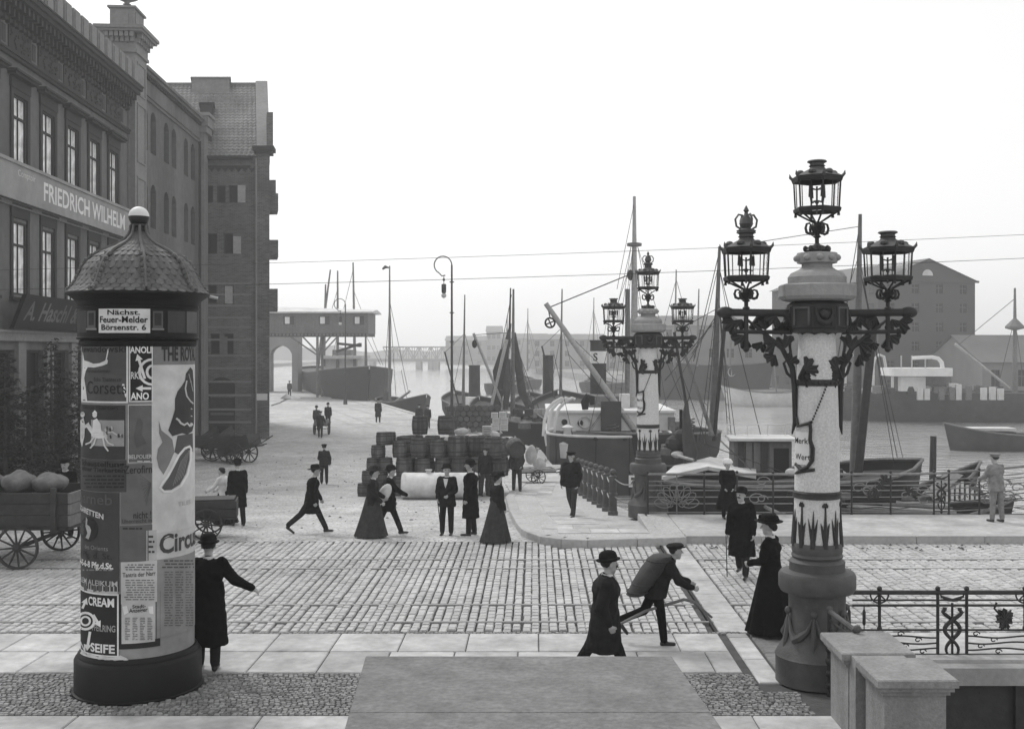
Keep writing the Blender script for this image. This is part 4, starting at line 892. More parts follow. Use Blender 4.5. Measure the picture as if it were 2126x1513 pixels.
f = inv(S8); mast(S8, f, W(1612, 815, 138), W(1606, 735, 138), .1, .05)
S6 = boat('long_freighter', 'long grey freighter with white bridge house and white davits at the far quay, right', 'freighter', (43.5, 109, WZ), 172, (28, 6.5, 2.9), n=20, mat=m_hullg, sheer=.4)
f = inv(S6); Z = 106
hous(S6, f, 1855, 1978, 764, 781, Z-1, 4, 'bridge_deck', m_white); hous(S6, f, 1870, 1922, 782, 812, Z, .8, 'deckhouse', m_white); hous(S6, f, 1905, 1975, 782, 812, Z+1, 2, 'cabin', m_wood)
hous(S6, f, 1970, 1990, 796, 812, Z, .8, 'locker', m_white)
for x in (1750, 1805, 1853): MB().tube([f(W(x, 812, Z)), f(W(x, 782, Z))], .14, 6).build('stanchion', m_white, S6)
for x in (1760, 1818): MB().tube([f(W(x-5+dx, y, Z)) for dx, y in ((0, 800), (0, 760), (3, 745), (12, 736), (22, 740), (26, 762))], .14, 6).build('davit', m_off, S6, smooth=True)
MB().tube([f(W(x, y, Z)) for x, y in ((1893, 743), (1935, 741), (1948, 744), (1955, 752), (1957, 764))], .2, 6).build('vent_pipe', m_white, S6, smooth=True)
for x in (1871, 1893, 1921): MB().tube([f(W(x, 764, Z)), f(W(x, 738, Z))], .08, 5).build('stanchion', m_woodl, S6)
mast(S6, f, W(1983, 714, Z), W(2096, 806, Z), .13, .13, m_woodl, 'derrick_boom'); mast(S6, f, W(2107, 830, Z), W(2107, 598, Z), .3, .1, m_wood)
MB().lathe([(.1,0),(.9,-.8),(.9,-1.0),(.1,-1.2)], 8, f(W(2107, 660, Z))).build('crow_nest', m_wood, S6)
for a, b in (((2107, 660), (2070, 810)), ((2107, 660), (2126, 800)), ((2107, 620), (1990, 716))): rope(S6, f, W(*a, Z), W(*b, Z), .03)
for k in range(9): cuboid(S6, f, W(1905+k*22+random.uniform(-6, 6), 830, Z-1.5), (.5, .5, random.uniform(.9, 1.5)), 'deck_cargo', random.choice((m_wood, m_woodd, m_off)))
S11 = boat('river_launch', 'small river launch with a canvas cabin top heading past, right edge', 'launch', (33.6, 77, WZ), 178, (9, 2.4, 1.1), mat=m_hullg, sheer=.6, rake=.6, deck=m_wood)
f = inv(S11); hous(S11, f, 2022, 2066, 893, 917, 76.6, 1.2, 'cabin', m_wood); hous(S11, f, 2016, 2110, 889, 894, 76.4, 1.6, 'cabin_top', m_off); hous(S11, f, 2066, 2110, 897, 917, 76.7, 1.0, 'awning', m_woodd)
S12 = boat('rowing_skiff', 'small dark skiff with upturned bow behind the bridge railing at right', 'skiff', (W(1880, 0, 42).x, 42, WZ), 20, (5.5, 1.7, 1.4), sheer=.9, rake=.8)
MB().tube([W(1936, 1010, 44), W(1938, 905, 44)], [.14, .12], 9).build('mooring_pile', m_woodd) 
tag(bpy.data.objects['mooring_pile'], 'single dark mooring pile standing in the water behind the right railing', 'post')
mb = MB(); mp_ = bpy.data.objects['mooring_pile']; mb.tube([W(1936, 1200, 44), W(1936, 1008, 44)], .14, 9).build('pile_foot', m_woodd, mp_)
hut = thing('ferry_hut', 'small gabled landing hut with white slatted front below the bridge railing', 'hut', (W(1997, 0, 40).x, 40, -1.9), 0)
m = MB(); m.bb(-.85, .85, 0, 1.2, -1, .75); m.build('hut_wall', m_woodd, hut); m = MB(); m.add([(-1,-.15,.65),(0,-.15,1.5),(0,1.3,1.5),(-1,1.3,.65),(1,-.15,.65),(1,1.3,.65)], [(0,1,2,3),(1,4,5,2)]); m.build('roof', m_wood, hut)
for i in range(9): x = -.72+i*.18; MB().bb(x-.05, x+.05, -.05, -.005, -.6, .7+.7*(1-abs(x)/.8)*.8).build('slat', m_white, hut)
pt = thing('landing_pontoon', 'pale plank pontoon floating behind the railing near the landing hut', 'pontoon', (W(1960, 0, 38).x, 37, WZ), math.radians(-14))
for i in range(9): MB().bb(-5, 5, -1.2+i*.27, -.96+i*.27, .2, .45).build('plank', m_woodl, pt)
for x in (-4, 0, 4): MB().bb(x-.2, x+.2, -1.2, 1.2, -.3, .2).build('float', m_woodd, pt)

# ratlines and more running rigging
def shrouds(par, f, top, feet, rungs=9):
    for a, b in feet:
        rope(par, f, top, a, .016, name='shroud'); rope(par, f, top, b, .016, name='shroud'); m = MB(); T, A, B_ = Vector(f(top)), Vector(f(a)), Vector(f(b))
        for i in range(2, rungs): q = i/rungs; m.tube([T.lerp(A, q), T.lerp(B_, q)], .011, 4)
        m.build('ratlines', m_rope, par)
f = inv(S1); shrouds(S1, f, W(1314, 512, 60), ((W(1268, 885, 59), W(1284, 890, 58)), (W(1352, 885, 59), W(1368, 890, 60))), 14)
f = inv(S2); shrouds(S2, f, W(1491, 600, 39), ((W(1452, 915, 38.5), W(1462, 925, 38)), (W(1520, 925, 38.5), W(1512, 915, 39.5))), 12)
for a, b in (((1494, 515, 39), (1786, 470, 38)), ((1786, 520, 38), (1650, 955, 37)), ((1494, 540, 39), (1400, 960, 38.5)), ((1508, 640, 38.6), (1494, 560, 39)), ((1812, 690, 37.6), (1786, 540, 38)), ((1812, 690, 37.6), (1860, 985, 37.5)), ((1400, 690, 39.5), (1490, 640, 39))): rope(S2, f, W(*a), W(*b), .012)
f = inv(S3); shrouds(S3, f, W(1065, 690, 79), ((W(1020, 890, 78), W(1030, 893, 77)), (W(1105, 880, 79), W(1115, 884, 78))), 10)
rr = random.Random(77)
def gear(par, f, x0, x1, y0, y1, Z0, Z1, n, s):
    for i in range(n):
        p = f(W(rr.uniform(x0, x1), rr.uniform(y0, y1), rr.uniform(Z0, Z1))); m = MB(); k = i % 4; q = s*rr.uniform(.6, 1.3)
        if k == 0: m.tube([(q*math.cos(a)*(1-.02*j), q*.8*math.sin(a), .05*j*q) for j, a in enumerate([i_*.6 for i_ in range(30)])], .1*q, 4)
        elif k == 1: m.bb(-q, q, -q*.7, q*.7, 0, q)
        elif k == 2: m.lathe([(q*.6, 0), (q*.75, q*.5), (q*.6, q*1.1), (q*.5, q*1.1)], 10)
        else: m.ell((0, 0, q*.4), (q, q*.7, q*.5), 9, 6)
        m.build(('rope_coil', 'deck_box', 'tub', 'canvas_bundle')[k], (m_rope, m_wood, m_woodd, m_canvas)[k], par, p, rr.uniform(0, 3), smooth=k != 1)
gear(S1, inv(S1), 1400, 1440, 880, 905, 58, 64, 8, .3); gear(S1, inv(S1), 1150, 1390, 898, 903, 54.5, 56.5, 12, .22)
gear(S2, inv(S2), 1640, 1760, 985, 1000, 35.5, 37.5, 12, .22); gear(S2, inv(S2), 1385, 1420, 930, 950, 38, 39, 6, .22); gear(S2b, inv(S2b), 1640, 1760, 1030, 1045, 33, 34, 8, .2)
gear(S6, inv(S6), 1750, 2110, 812, 818, 105, 108, 22, .55); gear(NB, inv(NB), 1080, 1125, 880, 892, 71, 76, 8, .3)
for i, (px, yt, Z, hd, lb) in enumerate(((1052, 655, 180, 70, 'faint small sailing barge left of the brailed sails in the haze'), (1095, 640, 205, 100, 'faint sailing barge with tall mast right of the brailed sails'), (1232, 618, 190, 80, 'faint sailing barge with tall mast behind the banded funnel'), (1262, 628, 185, 110, 'faint sailing barge behind the wheelhouse of the white steamer'), (1420, 640, 175, 60, 'faint sailing barge just right of the farther lamp column'), (1640, 690, 165, 170, 'faint sailing barge beside the pale barge at the far quay'))):
    t = boat('sailing_barge', lb, 'barge', (W(px, 0, Z).x, Z, WZ), hd, (14, 3.8, 1.5), group='sailing barges in the haze', sheer=.6); f = inv(t)
    mast(t, f, W(px, 770, Z), W(px+1, yt, Z), .2, .07); mast(t, f, W(px+3, 765, Z), W(px+24, 715, Z), .09, .07, name='boom')
    for d in (-22, 20, 34): rope(t, f, W(px, yt+25, Z), W(px+d, 775, Z), .03)
# ------------------------------------------------------------------ cast iron lamp columns
def fan_leaf(s=.16, th=.012, n=11):                                  # ginkgo leaf: a fan with a notched rim, stalk at the origin, growing along +z
    m = MB(); P = [(0, 0)]
    for i in range(n):
        a = math.radians(-62+124*i/(n-1)); r = s*(1+.1*math.sin(i*2.4)-(.28 if i == n//2 else 0)); P.append((r*math.sin(a), r*math.cos(a)))
    vs = []
    for y in (-th, th):
        for i, (x, z) in enumerate(P): vs.append((x, y+.25*s*((x/s)**2)+(.05*s*(-1)**i if i else 0), z))
    k = len(P); fs = []
    for i in range(1, k-1): fs += [(0, i, i+1), (k, k+i+1, k+i)]
    fs += [(i, k+i, k+(i+1) % k, (i+1) % k) for i in range(k)]
    m.add(vs, fs); return m
LEAF = fan_leaf().mesh('ginkgo_leaf', m_iron)
def ring_pts(r, z, n=6, a0=PI/6): return [(r*math.cos(a0+2*PI*i/n), r*math.sin(a0+2*PI*i/n), z) for i in range(n)]
def lantern(par, x, z, crown, tall):                                  # z: foot of the stem
    f = MB()
    zb, zg = (.43, .80) if tall else (.36, .70)                                                # base ring and eaves above the stem foot
    k_ = zb/.52
    f.lathe([(r, z*k_) for r, z in [(.035, -.02), (.045, .02), (.025, .05), (.025, .12), (.05, .14), (.03, .17), (.07, .24), (.085, .28), (.06, .33), (.03, .36)]], 12)
    for i in range(6):
        a = PI/6+i*PI/3; c, s = math.cos(a), math.sin(a); f.tube([(.03*c, .03*s, .34*k_), (.12*c, .12*s, .4*k_), (.26*c, .26*s, zb-.02)], .012, 5)
        f.tube([(.26*c, .26*s, zb-.07), (.26*c, .26*s, zb)], [.02, .012], 5); f.tube([(.265*c, .265*s, zb), (.285*c, .285*s, zg)], .011, 5)
        b = a+PI/6; f.tube([(.24*math.cos(b), .24*math.sin(b), zb), (.255*math.cos(b), .255*math.sin(b), zg)], .006, 4)
    for k in (0, 1, 2, 3):
        a = k*PI/2+.3; c, s = math.cos(a), math.sin(a)
        f.tube([(.05*c, .05*s, .2*k_), (.1*c, .1*s, .18*k_), (.14*c, .14*s, .2*k_), (.155*c, .155*s, .26*k_), (.14*c, .14*s, .32*k_), (.1*c, .1*s, .335*k_), (.085*c, .085*s, .3*k_), (.105*c, .105*s, .27*k_)], [.014, .018, .018, .016, .014, .012, .01, .006], 5)
    f.lathe([(.24, zb-.02), (.285, zb-.02), (.295, zb+.02), (.275, zb+.035), (.24, zb+.03), (.24, zb-.02)], 6, a0=PI/6, cap=False)
    f.lathe([(.26, zg-.03), (.3, zg-.03), (.315, zg+.01), (.3, zg+.03), (.25, zg+.03), (.26, zg-.03)], 6, a0=PI/6, cap=False)
    L = f.build('lantern', m_iron, par, (x, 0, z), smooth=True, ang=30)
    r = MB(); r.lathe([(.315, zg+.03), (.2, zg+.085), (.1, zg+.13), (.085, zg+.155)], 6, a0=PI/6); r.lathe([(.085, zg+.155), (.1, zg+.165), (.085, zg+.175), (.085, zg+.195), (.12, zg+.215), (.105, zg+.23), (.02, zg+.235)], 12)
    for i in range(6):
        a = PI/6+i*PI/3; c, s = math.cos(a), math.sin(a); r.tube([(.3*c, .3*s, zg+.02), (.33*c, .33*s, zg+.05), (.335*c, .335*s, zg+.09)], [.02, .018, .003], 5)
        b = a+PI/6; r.ell((.2*math.cos(b), .2*math.sin(b), zg+.08), (.05, .05, .035), 7, 5)
    r.build('lantern_roof', m_ironl, L, smooth=True, ang=35)
    pn = .265
    for i in range(6):
        p, q = ring_pts(.262, zb+.035)[i], ring_pts(.262, zb+.035)[(i+1) % 6]; u, v = ring_pts(.28, zg-.03)[i], ring_pts(.28, zg-.03)[(i+1) % 6]
        MB().add([p, q, v, u], [(0, 1, 2, 3)]).build('glass_pane', m_glass, L)
    b = MB(); b.tube([(0,0,zb-.05),(0,0,zg-.08)], .012, 5)
    for i in range(4):
        a = i*PI/2+.4; c, s = math.cos(a), math.sin(a); b.tube([(0,0,zb+.12),(.09*c,.09*s,zb+.1),(.1*c,.1*s,zb+.16)], .008, 4); b.tube([(.1*c,.1*s,zb+.16),(.1*c,.1*s,zg-.06)], [.022, .014], 6); b.tube([(0,0,zg-.12),(.1*c,.1*s,zg-.1)], .007, 4)
    b.ell((0, 0, zb+.1), .025, 6, 5); b.build('burner', m_ironl, L)
    if crown:
        k = MB(); z0 = zg+.22
        k.lathe([(.1, z0-.01), (.12, z0+.02), (.05, z0+.05), (.085, z0+.1), (.07, z0+.16), (.03, z0+.2), (.02, z0+.24), (.035, z0+.26), (.005, z0+.32)], 10)
        for i in range(4):
            a = i*PI/2+.3; c, s = math.cos(a), math.sin(a); k.tube([(.06*c,.06*s,z0+.03),(.13*c,.13*s,z0+.07),(.145*c,.145*s,z0+.15),(.1*c,.1*s,z0+.21),(.05*c,.05*s,z0+.2)], .013, 5)
        k.build('crown_finial', m_ironl, L, smooth=True)
    return L
def lamp_column(label, loc, crowns):
    t = thing('lamp_column', label, 'lamp column', loc, 0, 'ornate lamp columns at the bridge')
    B = MB(); B.lathe([(.49, 0), (.49, .3), (.5, .315), (.485, .335), (.475, .36), (.43, .43), (.38, .53), (.345, .66), (.335, .8), (.335, 1.02), (.36, 1.06), (.43, 1.08), (.455, 1.13), (.455, 1.27), (.43, 1.31), (.33, 1.33), (.325, 1.41), (.33, 1.43), (.3, 1.46), (.275, 1.48)], 40)
    base = B.build('base', m_ironl, t, smooth=True, ang=35)
    g = MB()
    for i in range(6):                                               # garland swags and drops round the base
        a = -PI/2-.35+i*PI/3; 
        def pt(da, z): r = .345+.02 if z > .6 else .36+(.6-z)*.35; return ((r+.005)*math.cos(a+da), (r+.005)*math.sin(a+da), z)
        g.ell(pt(0, .86), (.04, .04, .045), 8, 6); g.tube([pt(0, .82), pt(.0, .7), pt(0, .52), pt(0, .42)], [.012, .03, .04, .008], 7)
        g.tube([pt(.06, .8), pt(.2, .62), pt(.42, .54), pt(.62, .58), pt(.85, .66), pt(1.0, .8)], [.01, .03, .055, .055, .03, .01], 7)
    g.build('garland', m_ironl, base, smooth=True)
    MB().lathe([(.295, 1.48), (.305, 1.5), (.29, 1.53), (.3, 1.56), (.295, 1.64), (.285, 1.66)], 36, cap=False, fn=lambda a, z: 1+.01*math.sin(a*18+z*30)).build('rope_band', m_ironl, t, smooth=True)
    MB().lathe([(.272, 1.6), (.268, 2.2)], 36, cap=False).build('lower_shaft', m_col, t, smooth=True)
    tip = MB()
    def bladep(a, z, o=.006): r = .272-.004*(z-1.6)/.6+o; return (r*math.cos(a), r*math.sin(a), z)
    for i in range(12):
        a = i*PI/6+.1; h = .50 if i % 2 else .40; m = MB()
        m.tube([bladep(a, 1.62), bladep(a, 1.72), bladep(a+.01, 1.66+h*.6), bladep(a+.03, 1.66+h)], [.036, .03, .015, .003], 6)
        for sg in (-1, 1): m.tube([bladep(a, 1.64), bladep(a+sg*.07, 1.76), bladep(a+sg*.15, 1.88), bladep(a+sg*.2, 1.97-.05*(i % 2))], [.024, .022, .012, .002], 5)
        m.build('reed_leaf', m_iron, t, smooth=True)
    for i in range(6):
        a = i*PI/3+.1+PI/6; m = MB(); m.tube([bladep(a, 1.9), bladep(a, 2.14)], .007, 4)
        for k in range(5): q = bladep(a+.045*(k-2), 2.12+.018*(k % 2), .008); m.ell(q, (.014, .014, .022), 6, 4)
        m.build('iris_bloom', m_iron, t, smooth=True)
    MB().lathe([(.27, 2.19), (.29, 2.2), (.28, 2.23), (.29, 2.26), (.275, 2.28)], 36, cap=False).build('shaft_ring', m_iron, t, smooth=True)
    MB().lathe([(.266, 2.27), (.262, 2.7), (.252, 3.2), (.242, 3.54)], 40, cap=False).build('shaft', m_col, t, smooth=True)
    m = MB(); m.lathe([(.24, 3.53), (.26, 3.54), (.26, 3.6), (.24, 3.61)], 32, cap=False)
    for i in range(22): a = i*2*PI/22; m.ell((.262*math.cos(a), .262*math.sin(a), 3.57), .018, 6, 4)
    m.build('collar', m_iron, t, smooth=True)
    MB().lathe([(.238, 3.6), (.225, 3.9), (.21, 4.2)], 36, cap=False).build('upper_shaft', m_col, t, smooth=True)
    cp = MB(); cp.lathe([(.2, 4.12), (.23, 4.16), (.34, 4.17), (.34, 4.21), (.36, 4.22), (.36, 4.5), (.33, 4.52), (.3, 4.54)], 8, a0=PI/8); cap = cp.build('capital', m_iron, t)
    for i in range(8):
        a = -PI/2+i*PI/4; m = MB(); R = .333; c, s = math.cos(a), math.sin(a); M4 = Matrix.Translation((R*c, R*s, 4.36)) @ Matrix.Rotation(a+PI/2, 4, 'Z')
        m.bb(-.11, -.085, -.02, 0, -.11, .11); m.bb(.085, .11, -.02, 0, -.11, .11); m.bb(-.085, .085, -.02, 0, .085, .11)
        if i % 2 == 0:
            m.tube([(-.1, -.02, .04), (-.07, -.035, -.05), (0, -.045, -.09), (.07, -.035, -.05), (.1, -.02, .04)], [.015, .03, .035, .03, .015], 6); m.ell((0, -.03, .02), (.06, .05, .06), 8, 6)
        m.xf(M4).build('rosette_panel', m_ironl if i % 2 else m_iron, cap, smooth=True)
    st = MB(); st.lathe([(.36, 4.54), (.43, 4.56), (.46, 4.6), (.46, 4.73), (.44, 4.745)], 8, a0=PI/8); st.lathe([(.345, 4.74), (.345, 4.83), (.31, 4.88), (.22, 4.92), (.18, 4.95), (.18, 4.99)], 24); 
    st.lathe([(.18, 4.99), (.235, 5.0), (.245, 5.08), (.235, 5.12), (.15, 5.13)], 24)
    so_ = st.build('cap_stone', m_stone, t, smooth=True, ang=30); m = MB()
    for i in range(10): a = i*PI/5+.2; m.ell((.24*math.cos(a), .24*math.sin(a), 5.06), (.045, .045, .04), 8, 5)
    m.build('stone_discs', m_stone, so_, smooth=True)
    m = MB(); m.lathe([(.12, 5.13), (.15, 5.15), (.1, 5.2), (.05, 5.22)], 16)
    for i in range(8): a = i*PI/4; m.ell((.14*math.cos(a), .14*math.sin(a), 5.17), (.03, .03, .04), 6, 4)
    m.build('crown_ring', m_iron, t, smooth=True)
    lantern(t, 0, 5.2, crowns[1], True)
    for sg in (-1, 1):
        a = MB(); a.tube([(sg*.34, 0, 4.4), (sg*1.02, 0, 4.41)], .047, 10); a.ell((sg*1.1, 0, 4.41), (.11, .07, .07), 12, 8); a.lathe([(.045, -.04), (.065, -.02), (.065, .02), (.045, .04)], 10).v
        a.build('arm', m_iron, t, smooth=True)
        a = MB(); a.tube([(sg*.3, 0, 4.17), (sg*.95, 0, 4.18)], .026, 8); a.ell((sg*.98, 0, 4.18), .04, 8, 6); a.build('lower_bar', m_iron, t, smooth=True)
        a = MB(); a.tube([(sg*.85, 0, 3.98), (sg*.85, 0, 4.48)], .028, 8); a.ell((sg*.85, 0, 3.97), .04, 8, 6); a.build('hanger', m_iron, t, smooth=True)
        lantern(t, sg*.85, 4.45, crowns[0] if sg < 0 else crowns[2], False)
        stem = MB()
        stem.tube([(sg*.3, 0, 2.95), (sg*.27, -.03, 3.1), (sg*.275, -.03, 3.5), (sg*.3, -.02, 3.75), (sg*.42, 0, 3.98), (sg*.62, 0, 4.15), (sg*.85, 0, 4.33)], [.008, .03, .035, .035, .03, .026, .016], 7)
        stem.tube([(sg*.27, -.02, 3.6), (sg*.36, 0, 3.68), (sg*.4, 0, 3.8), (sg*.34, 0, 3.86), (sg*.3, 0, 3.8)], [.02, .02, .018, .014, .008], 6)
        stem.tube([(sg*.3, 0, 3.8), (sg*.33, -.02, 4.0), (sg*.32, -.02, 4.1)], [.022, .018, .01], 6)
        br = stem.build('bracket', m_iron, t, smooth=True)
        for x, z, rot, s, yy_ in ((.98, 4.3, 1.9, 1.0, 0), (.72, 4.36, -2.6, 1.0, .02), (.5, 4.37, 2.7, .9, -.02), (.62, 4.2, 0.2, .8, 0), (.86, 4.14, 2.6, 1.05, 0), (.66, 4.06, 2.9, .8, .02), (.5, 4.05, 1.9, 1.0, 0), (.38, 3.98, .3, 1.0, -.02), (.5, 3.9, 2.5, .85, 0), (.36, 3.8, -.6, .8, -.06), (.2, 3.78, -2.4, 1.1, -.19), (.2, 3.66, -1.9, .95, -.2), (.2, 3.72, -1.0, 1.0, -.2), (.42, 4.3, -2.9, .95, .02), (.9, 4.33, 2.8, .8, .02)):
            o = link('ginkgo_leaf', LEAF, br, (sg*x, yy_, z)); o.rotation_euler = (random.uniform(-.3, .3), sg*rot, random.uniform(-.5, .5)); o.scale = (s, 1, s)
    # chained notice plate on the left of the shaft
    ch = MB(); rr_ = .262
    for k in range(13):
        q = k/12; a = -PI/2+.15-(.62)*q; z = 3.53-.42*q; ch.ell(((rr_+.012)*math.cos(a), (rr_+.012)*math.sin(a), z), (.012, .012, .018), 5, 4)
    fr = MB()
    def cy(a, z, o=.012): return ((rr_+o)*math.cos(a), (rr_+o)*math.sin(a), z)
    a0, a1 = -PI/2-1.35, -PI/2-.55
    fr.tube([cy(a0, 3.18), cy(a0+.18, 3.05), cy(a0+.4, 3.07), cy(a1, 3.1), cy(a1+.03, 3.02), cy(a1, 2.9), cy(a1+.12, 2.8), cy(a1+.1, 2.66), cy(a1-.1, 2.58), cy((a0+a1)/2, 2.54), cy(a0, 2.6), cy(a0-.1, 2.58)], [.012, .02, .018, .03, .02, .022, .026, .026, .022, .03, .022, .01], 6)
    fr.tube([cy(a1+.2, 2.55), cy(a0+.3, 2.52), cy(a0-.1, 2.48)], [.02, .03, .01], 6)
    nt_ = fr.build('notice_frame', m_iron, t, smooth=True); ch.build('chain', m_iron, nt_)
    pl = MB(); n = 8; vs = []
    for i in range(n+1):
        a = a0+(a1-.03-a0)*i/n; vs += [cy(a, 2.6, .014), cy(a, 2.99, .014)]
    pl.add(vs, [(2*i, 2*i+2, 2*i+3, 2*i+1) for i in range(n)]); pl.build('notice_plate', m_white, nt_)
    for wd, z in (('Merke', 2.88), ('Wert', 2.69)):
        v_, f_ = text(wd, .1, .005); MB().add([cy(a0+.42+x/.276, z+y, .017) for x, y, _ in v_], f_).build('notice_text', m_black, nt_)
    return t
lamp_column('large near three lantern lamp column with pale speckled shaft, crown on its left lantern', (3.39, 13.3, .12), (True, False, False))
lamp_column('smaller looking farther three lantern lamp column by the post fence, crown on its middle lantern', (2.8, 27.35, -.02), (False, True, False))
MB().ell((0,0,0), .01, 4, 3)
# ------------------------------------------------------------------ stone piers and plinth in the foreground
def pier(name, label, x0, x1, y0, y1, zt, con=None):
    t = thing(name, label, 'stone pier', ((x0+x1)/2, (y0+y1)/2, .12))
    cx, cy_ = (x0+x1)/2, (y0+y1)/2; a, b = (x1-x0)/2, (y1-y0)/2; h = zt-.12
    MB().bb(-a+.09, a-.09, -b+.09, b-.09, -1.2, h-.16).build('shaft', m_pier, t)
    m = MB(); m.bb(-a+.06, a-.06, -b+.06, b-.06, h-.16, h-.12); m.bb(-a+.03, a-.03, -b+.03, b-.03, h-.12, h-.075)
    c = .012; V = [(-a,-b,h-.075),(a,-b,h-.075),(a,b,h-.075),(-a,b,h-.075),(-a,-b,h-c),(a,-b,h-c),(a,b,h-c),(-a,b,h-c),(-a+c,-b+c,h),(a-c,-b+c,h),(a-c,b-c,h),(-a+c,b-c,h)]
    m.add(V, [(3,2,1,0),(0,1,5,4),(1,2,6,5),(2,3,7,6),(3,0,4,7),(4,5,9,8),(5,6,10,9),(6,7,11,10),(7,4,8,11),(8,9,10,11)]); m.build('cap_slab', m_pier, t); return t
pA = pier('stone_pier', 'pale stone pier with moulded cap standing against the near lamp base', 3.12, 3.87, 11.25, 12.1, 1.0)
pB = pier('stone_pier', 'pale stone pier with wide cap slab in the lower right corner, nearest the viewer', 3.2, 3.96, 10.33, 11.1, 1.0)
MB().bb(-.28, .25, -.58, -.36, -1.2, .86).build('link_wall', m_pier, pA)
hr = thing('hand_rail', 'short sloping iron handrail between the near lamp base and the stone pier', 'handrail', (3.4, 12.6, .12))
m = MB(); a, b = Vector(W(1722, 1268, 12.75))-Vector((3.4,12.6,.12)), Vector(W(1775, 1308, 12.05))-Vector((3.4,12.6,.12)); m.tube([a, b], .03, 8); m.ell(a+Vector((0,0,.02)), .04, 8, 6); m.ell(b+Vector((.02,-.02,.02)), .045, 8, 6); m.build('top_rail', m_ironl, hr, smooth=True)
for k in (.1, .2): MB().tube([a-Vector((0,0,k)), b-Vector((0,0,k))], .014, 6).build('rail', m_iron, hr)
m = MB(); m.tube([a, a-Vector((0,0,1.0))], .028, 8); m.build('post', m_iron, hr)
for k in range(5): MB().ell(a-Vector((0,0,.3+k*.14)), (.05, .05, .05), 7, 5).build('knob', m_iron, hr)
pl = thing('foreground_plinth', 'broad dark topped plinth filling the bottom middle, cracked across its slab', 'plinth', (-.1, 9, .12))
def plp(x, y, z): return (x+.1, y-9, z-.12)
def edge(y): return (-1.70+.0721*(11.15-y), 1.38+.0721*(11.15-y)*.95)
for n_, (ya, yb) in enumerate(((9.42, 11.15), (4.5, 9.41))):
    (a, b), (c, d) = edge(ya), edge(yb); e = .008
    V = [plp(a, ya, .9), plp(b, ya, .9), plp(d, yb, .9), plp(c, yb, .9), plp(a, ya, 1.0-e), plp(b, ya, 1-e), plp(d, yb, 1-e), plp(c, yb, 1-e), plp(a+e, ya+e, 1), plp(b-e, ya+e, 1), plp(d-e, yb-e, 1), plp(c+e, yb-e, 1)]
    MB().add(V, [(3,2,1,0),(0,1,5,4),(1,2,6,5),(2,3,7,6),(3,0,4,7),(4,5,9,8),(5,6,10,9),(6,7,11,10),(7,4,8,11),(8,9,10,11)]).build('top_slab', m_asph, pl)
(a, b), (c, d) = edge(4.6), edge(11.05)
MB().add([plp(a+.06, 4.6, -.2), plp(b-.06, 4.6, -.2), plp(d-.06, 11.05, -.2), plp(c+.06, 11.05, -.2), plp(a+.06, 4.6, .9), plp(b-.06, 4.6, .9), plp(d-.06, 11.05, .9), plp(c+.06, 11.05, .9)], [(3,2,1,0),(4,5,6,7),(0,1,5,4),(1,2,6,5),(2,3,7,6),(3,0,4,7)]).build('plinth_body', m_stone, pl)
# ------------------------------------------------------------------ iron railings
def rail_post(par, x, z0, z1, r=.022, y=0):
    m = MB(); m.tube([(x, y, z0), (x, y, z1)], r, 8); m.ell((x, y, z1+.03), r*1.6, 8, 6); m.lathe([(r*1.5, 0), (r*1.5, .03), (r, .05)], 8, (x, y, z0)); m.build('post', m_iron, par, smooth=True)
def snake_panel(par, x0, x1, z0, z1, y=0):
    w, h = x1-x0, z1-z0; c = (x0+x1)/2
    MB().tube([(c, y, z0), (c, y, z1-.14*h)], .016, 6).build('staff', m_iron, par)
    for s in (-1, 1):
        P = []; 
        for i in range(25):
            q = i/24; amp = .36*w*(.45+.55*q); P.append((c+s*amp*math.sin(q*PI*2.55+.1)*(1 if q < .92 else .7), y-.015*s, z0+.03*h+q*.76*h))
        P.append((P[-1][0]-s*.05*w*0+s*.02, y, P[-1][2]+.0)); MB().tube(P[:25], [.012+.016*math.sin(min(1, i/20)*PI*.6) for i in range(25)], 6).build('snake', m_iron, par, smooth=True)
        g = MB()
        for k in range(4): g.tube([(c, y, z1-.1*h), (c+s*w*(.16+.07*k), y, z1-.1*h+.015*k), (c+s*w*(.22+.07*k), y, z1-(.11-.035*k)*h)], [.02, .018, .005], 5)
        g.build('wing', m_iron, par, smooth=True)
    MB().tube([(x0, y, z0), (x1, y, z0)], .014, 6).build('panel_foot', m_iron, par); MB().ell((c, y, z0-.02), (.035, .03, .04), 8, 6).build('knob', m_iron, par)
def wavy(par, x0, x1, z, amp, ph, r=.012, y=0):
    n = max(6, int((x1-x0)/.08)); P = [(x0+(x1-x0)*i/n, y, z+amp*math.sin(ph+i*.62)) for i in range(n+1)]; MB().tube(P, r, 5).build('wavy_bar', m_iron, par, smooth=True)
def curl(par, x, z, s, y=0, r=.008):
    P = []
    for i in range(13): a = i*.52; rr_ = s*(1-.055*i); P.append((x+rr_*1.4*math.cos(a), y-.01, z+rr_*math.sin(a)))
    MB().tube(P, r, 4).build('scroll', m_iron if r < .01 else m_rail_lit, par)
NR = thing('bridge_railing', 'dark iron bridge railing with twin snake staff panel, near right', 'railing', (3.9, 14.5, 0))
R0 = 3.9
def rx(px): return (px-CX)*14.5/F-R0
xe = rx(2500); xs_ = rx(1770)
m = MB().tube([(xs_, 0, .91), (xe, 0, .91)], .03, 10).build('top_rail', m_iron, NR, smooth=True)
for z, a in ((.81, .012), (.74, .016), (.42, .014), (.1, .014)): MB().tube([(xs_, 0, z), (xe, 0, z)], a, 6).build('rail', m_iron, NR)
for px in (1826, 1947, 2007, 2128, 2240, 2300): rail_post(NR, rx(px), .0 if px not in (1826, 2128) else .42, .93)
snake_panel(NR, rx(1947), rx(2007), .0, .9)
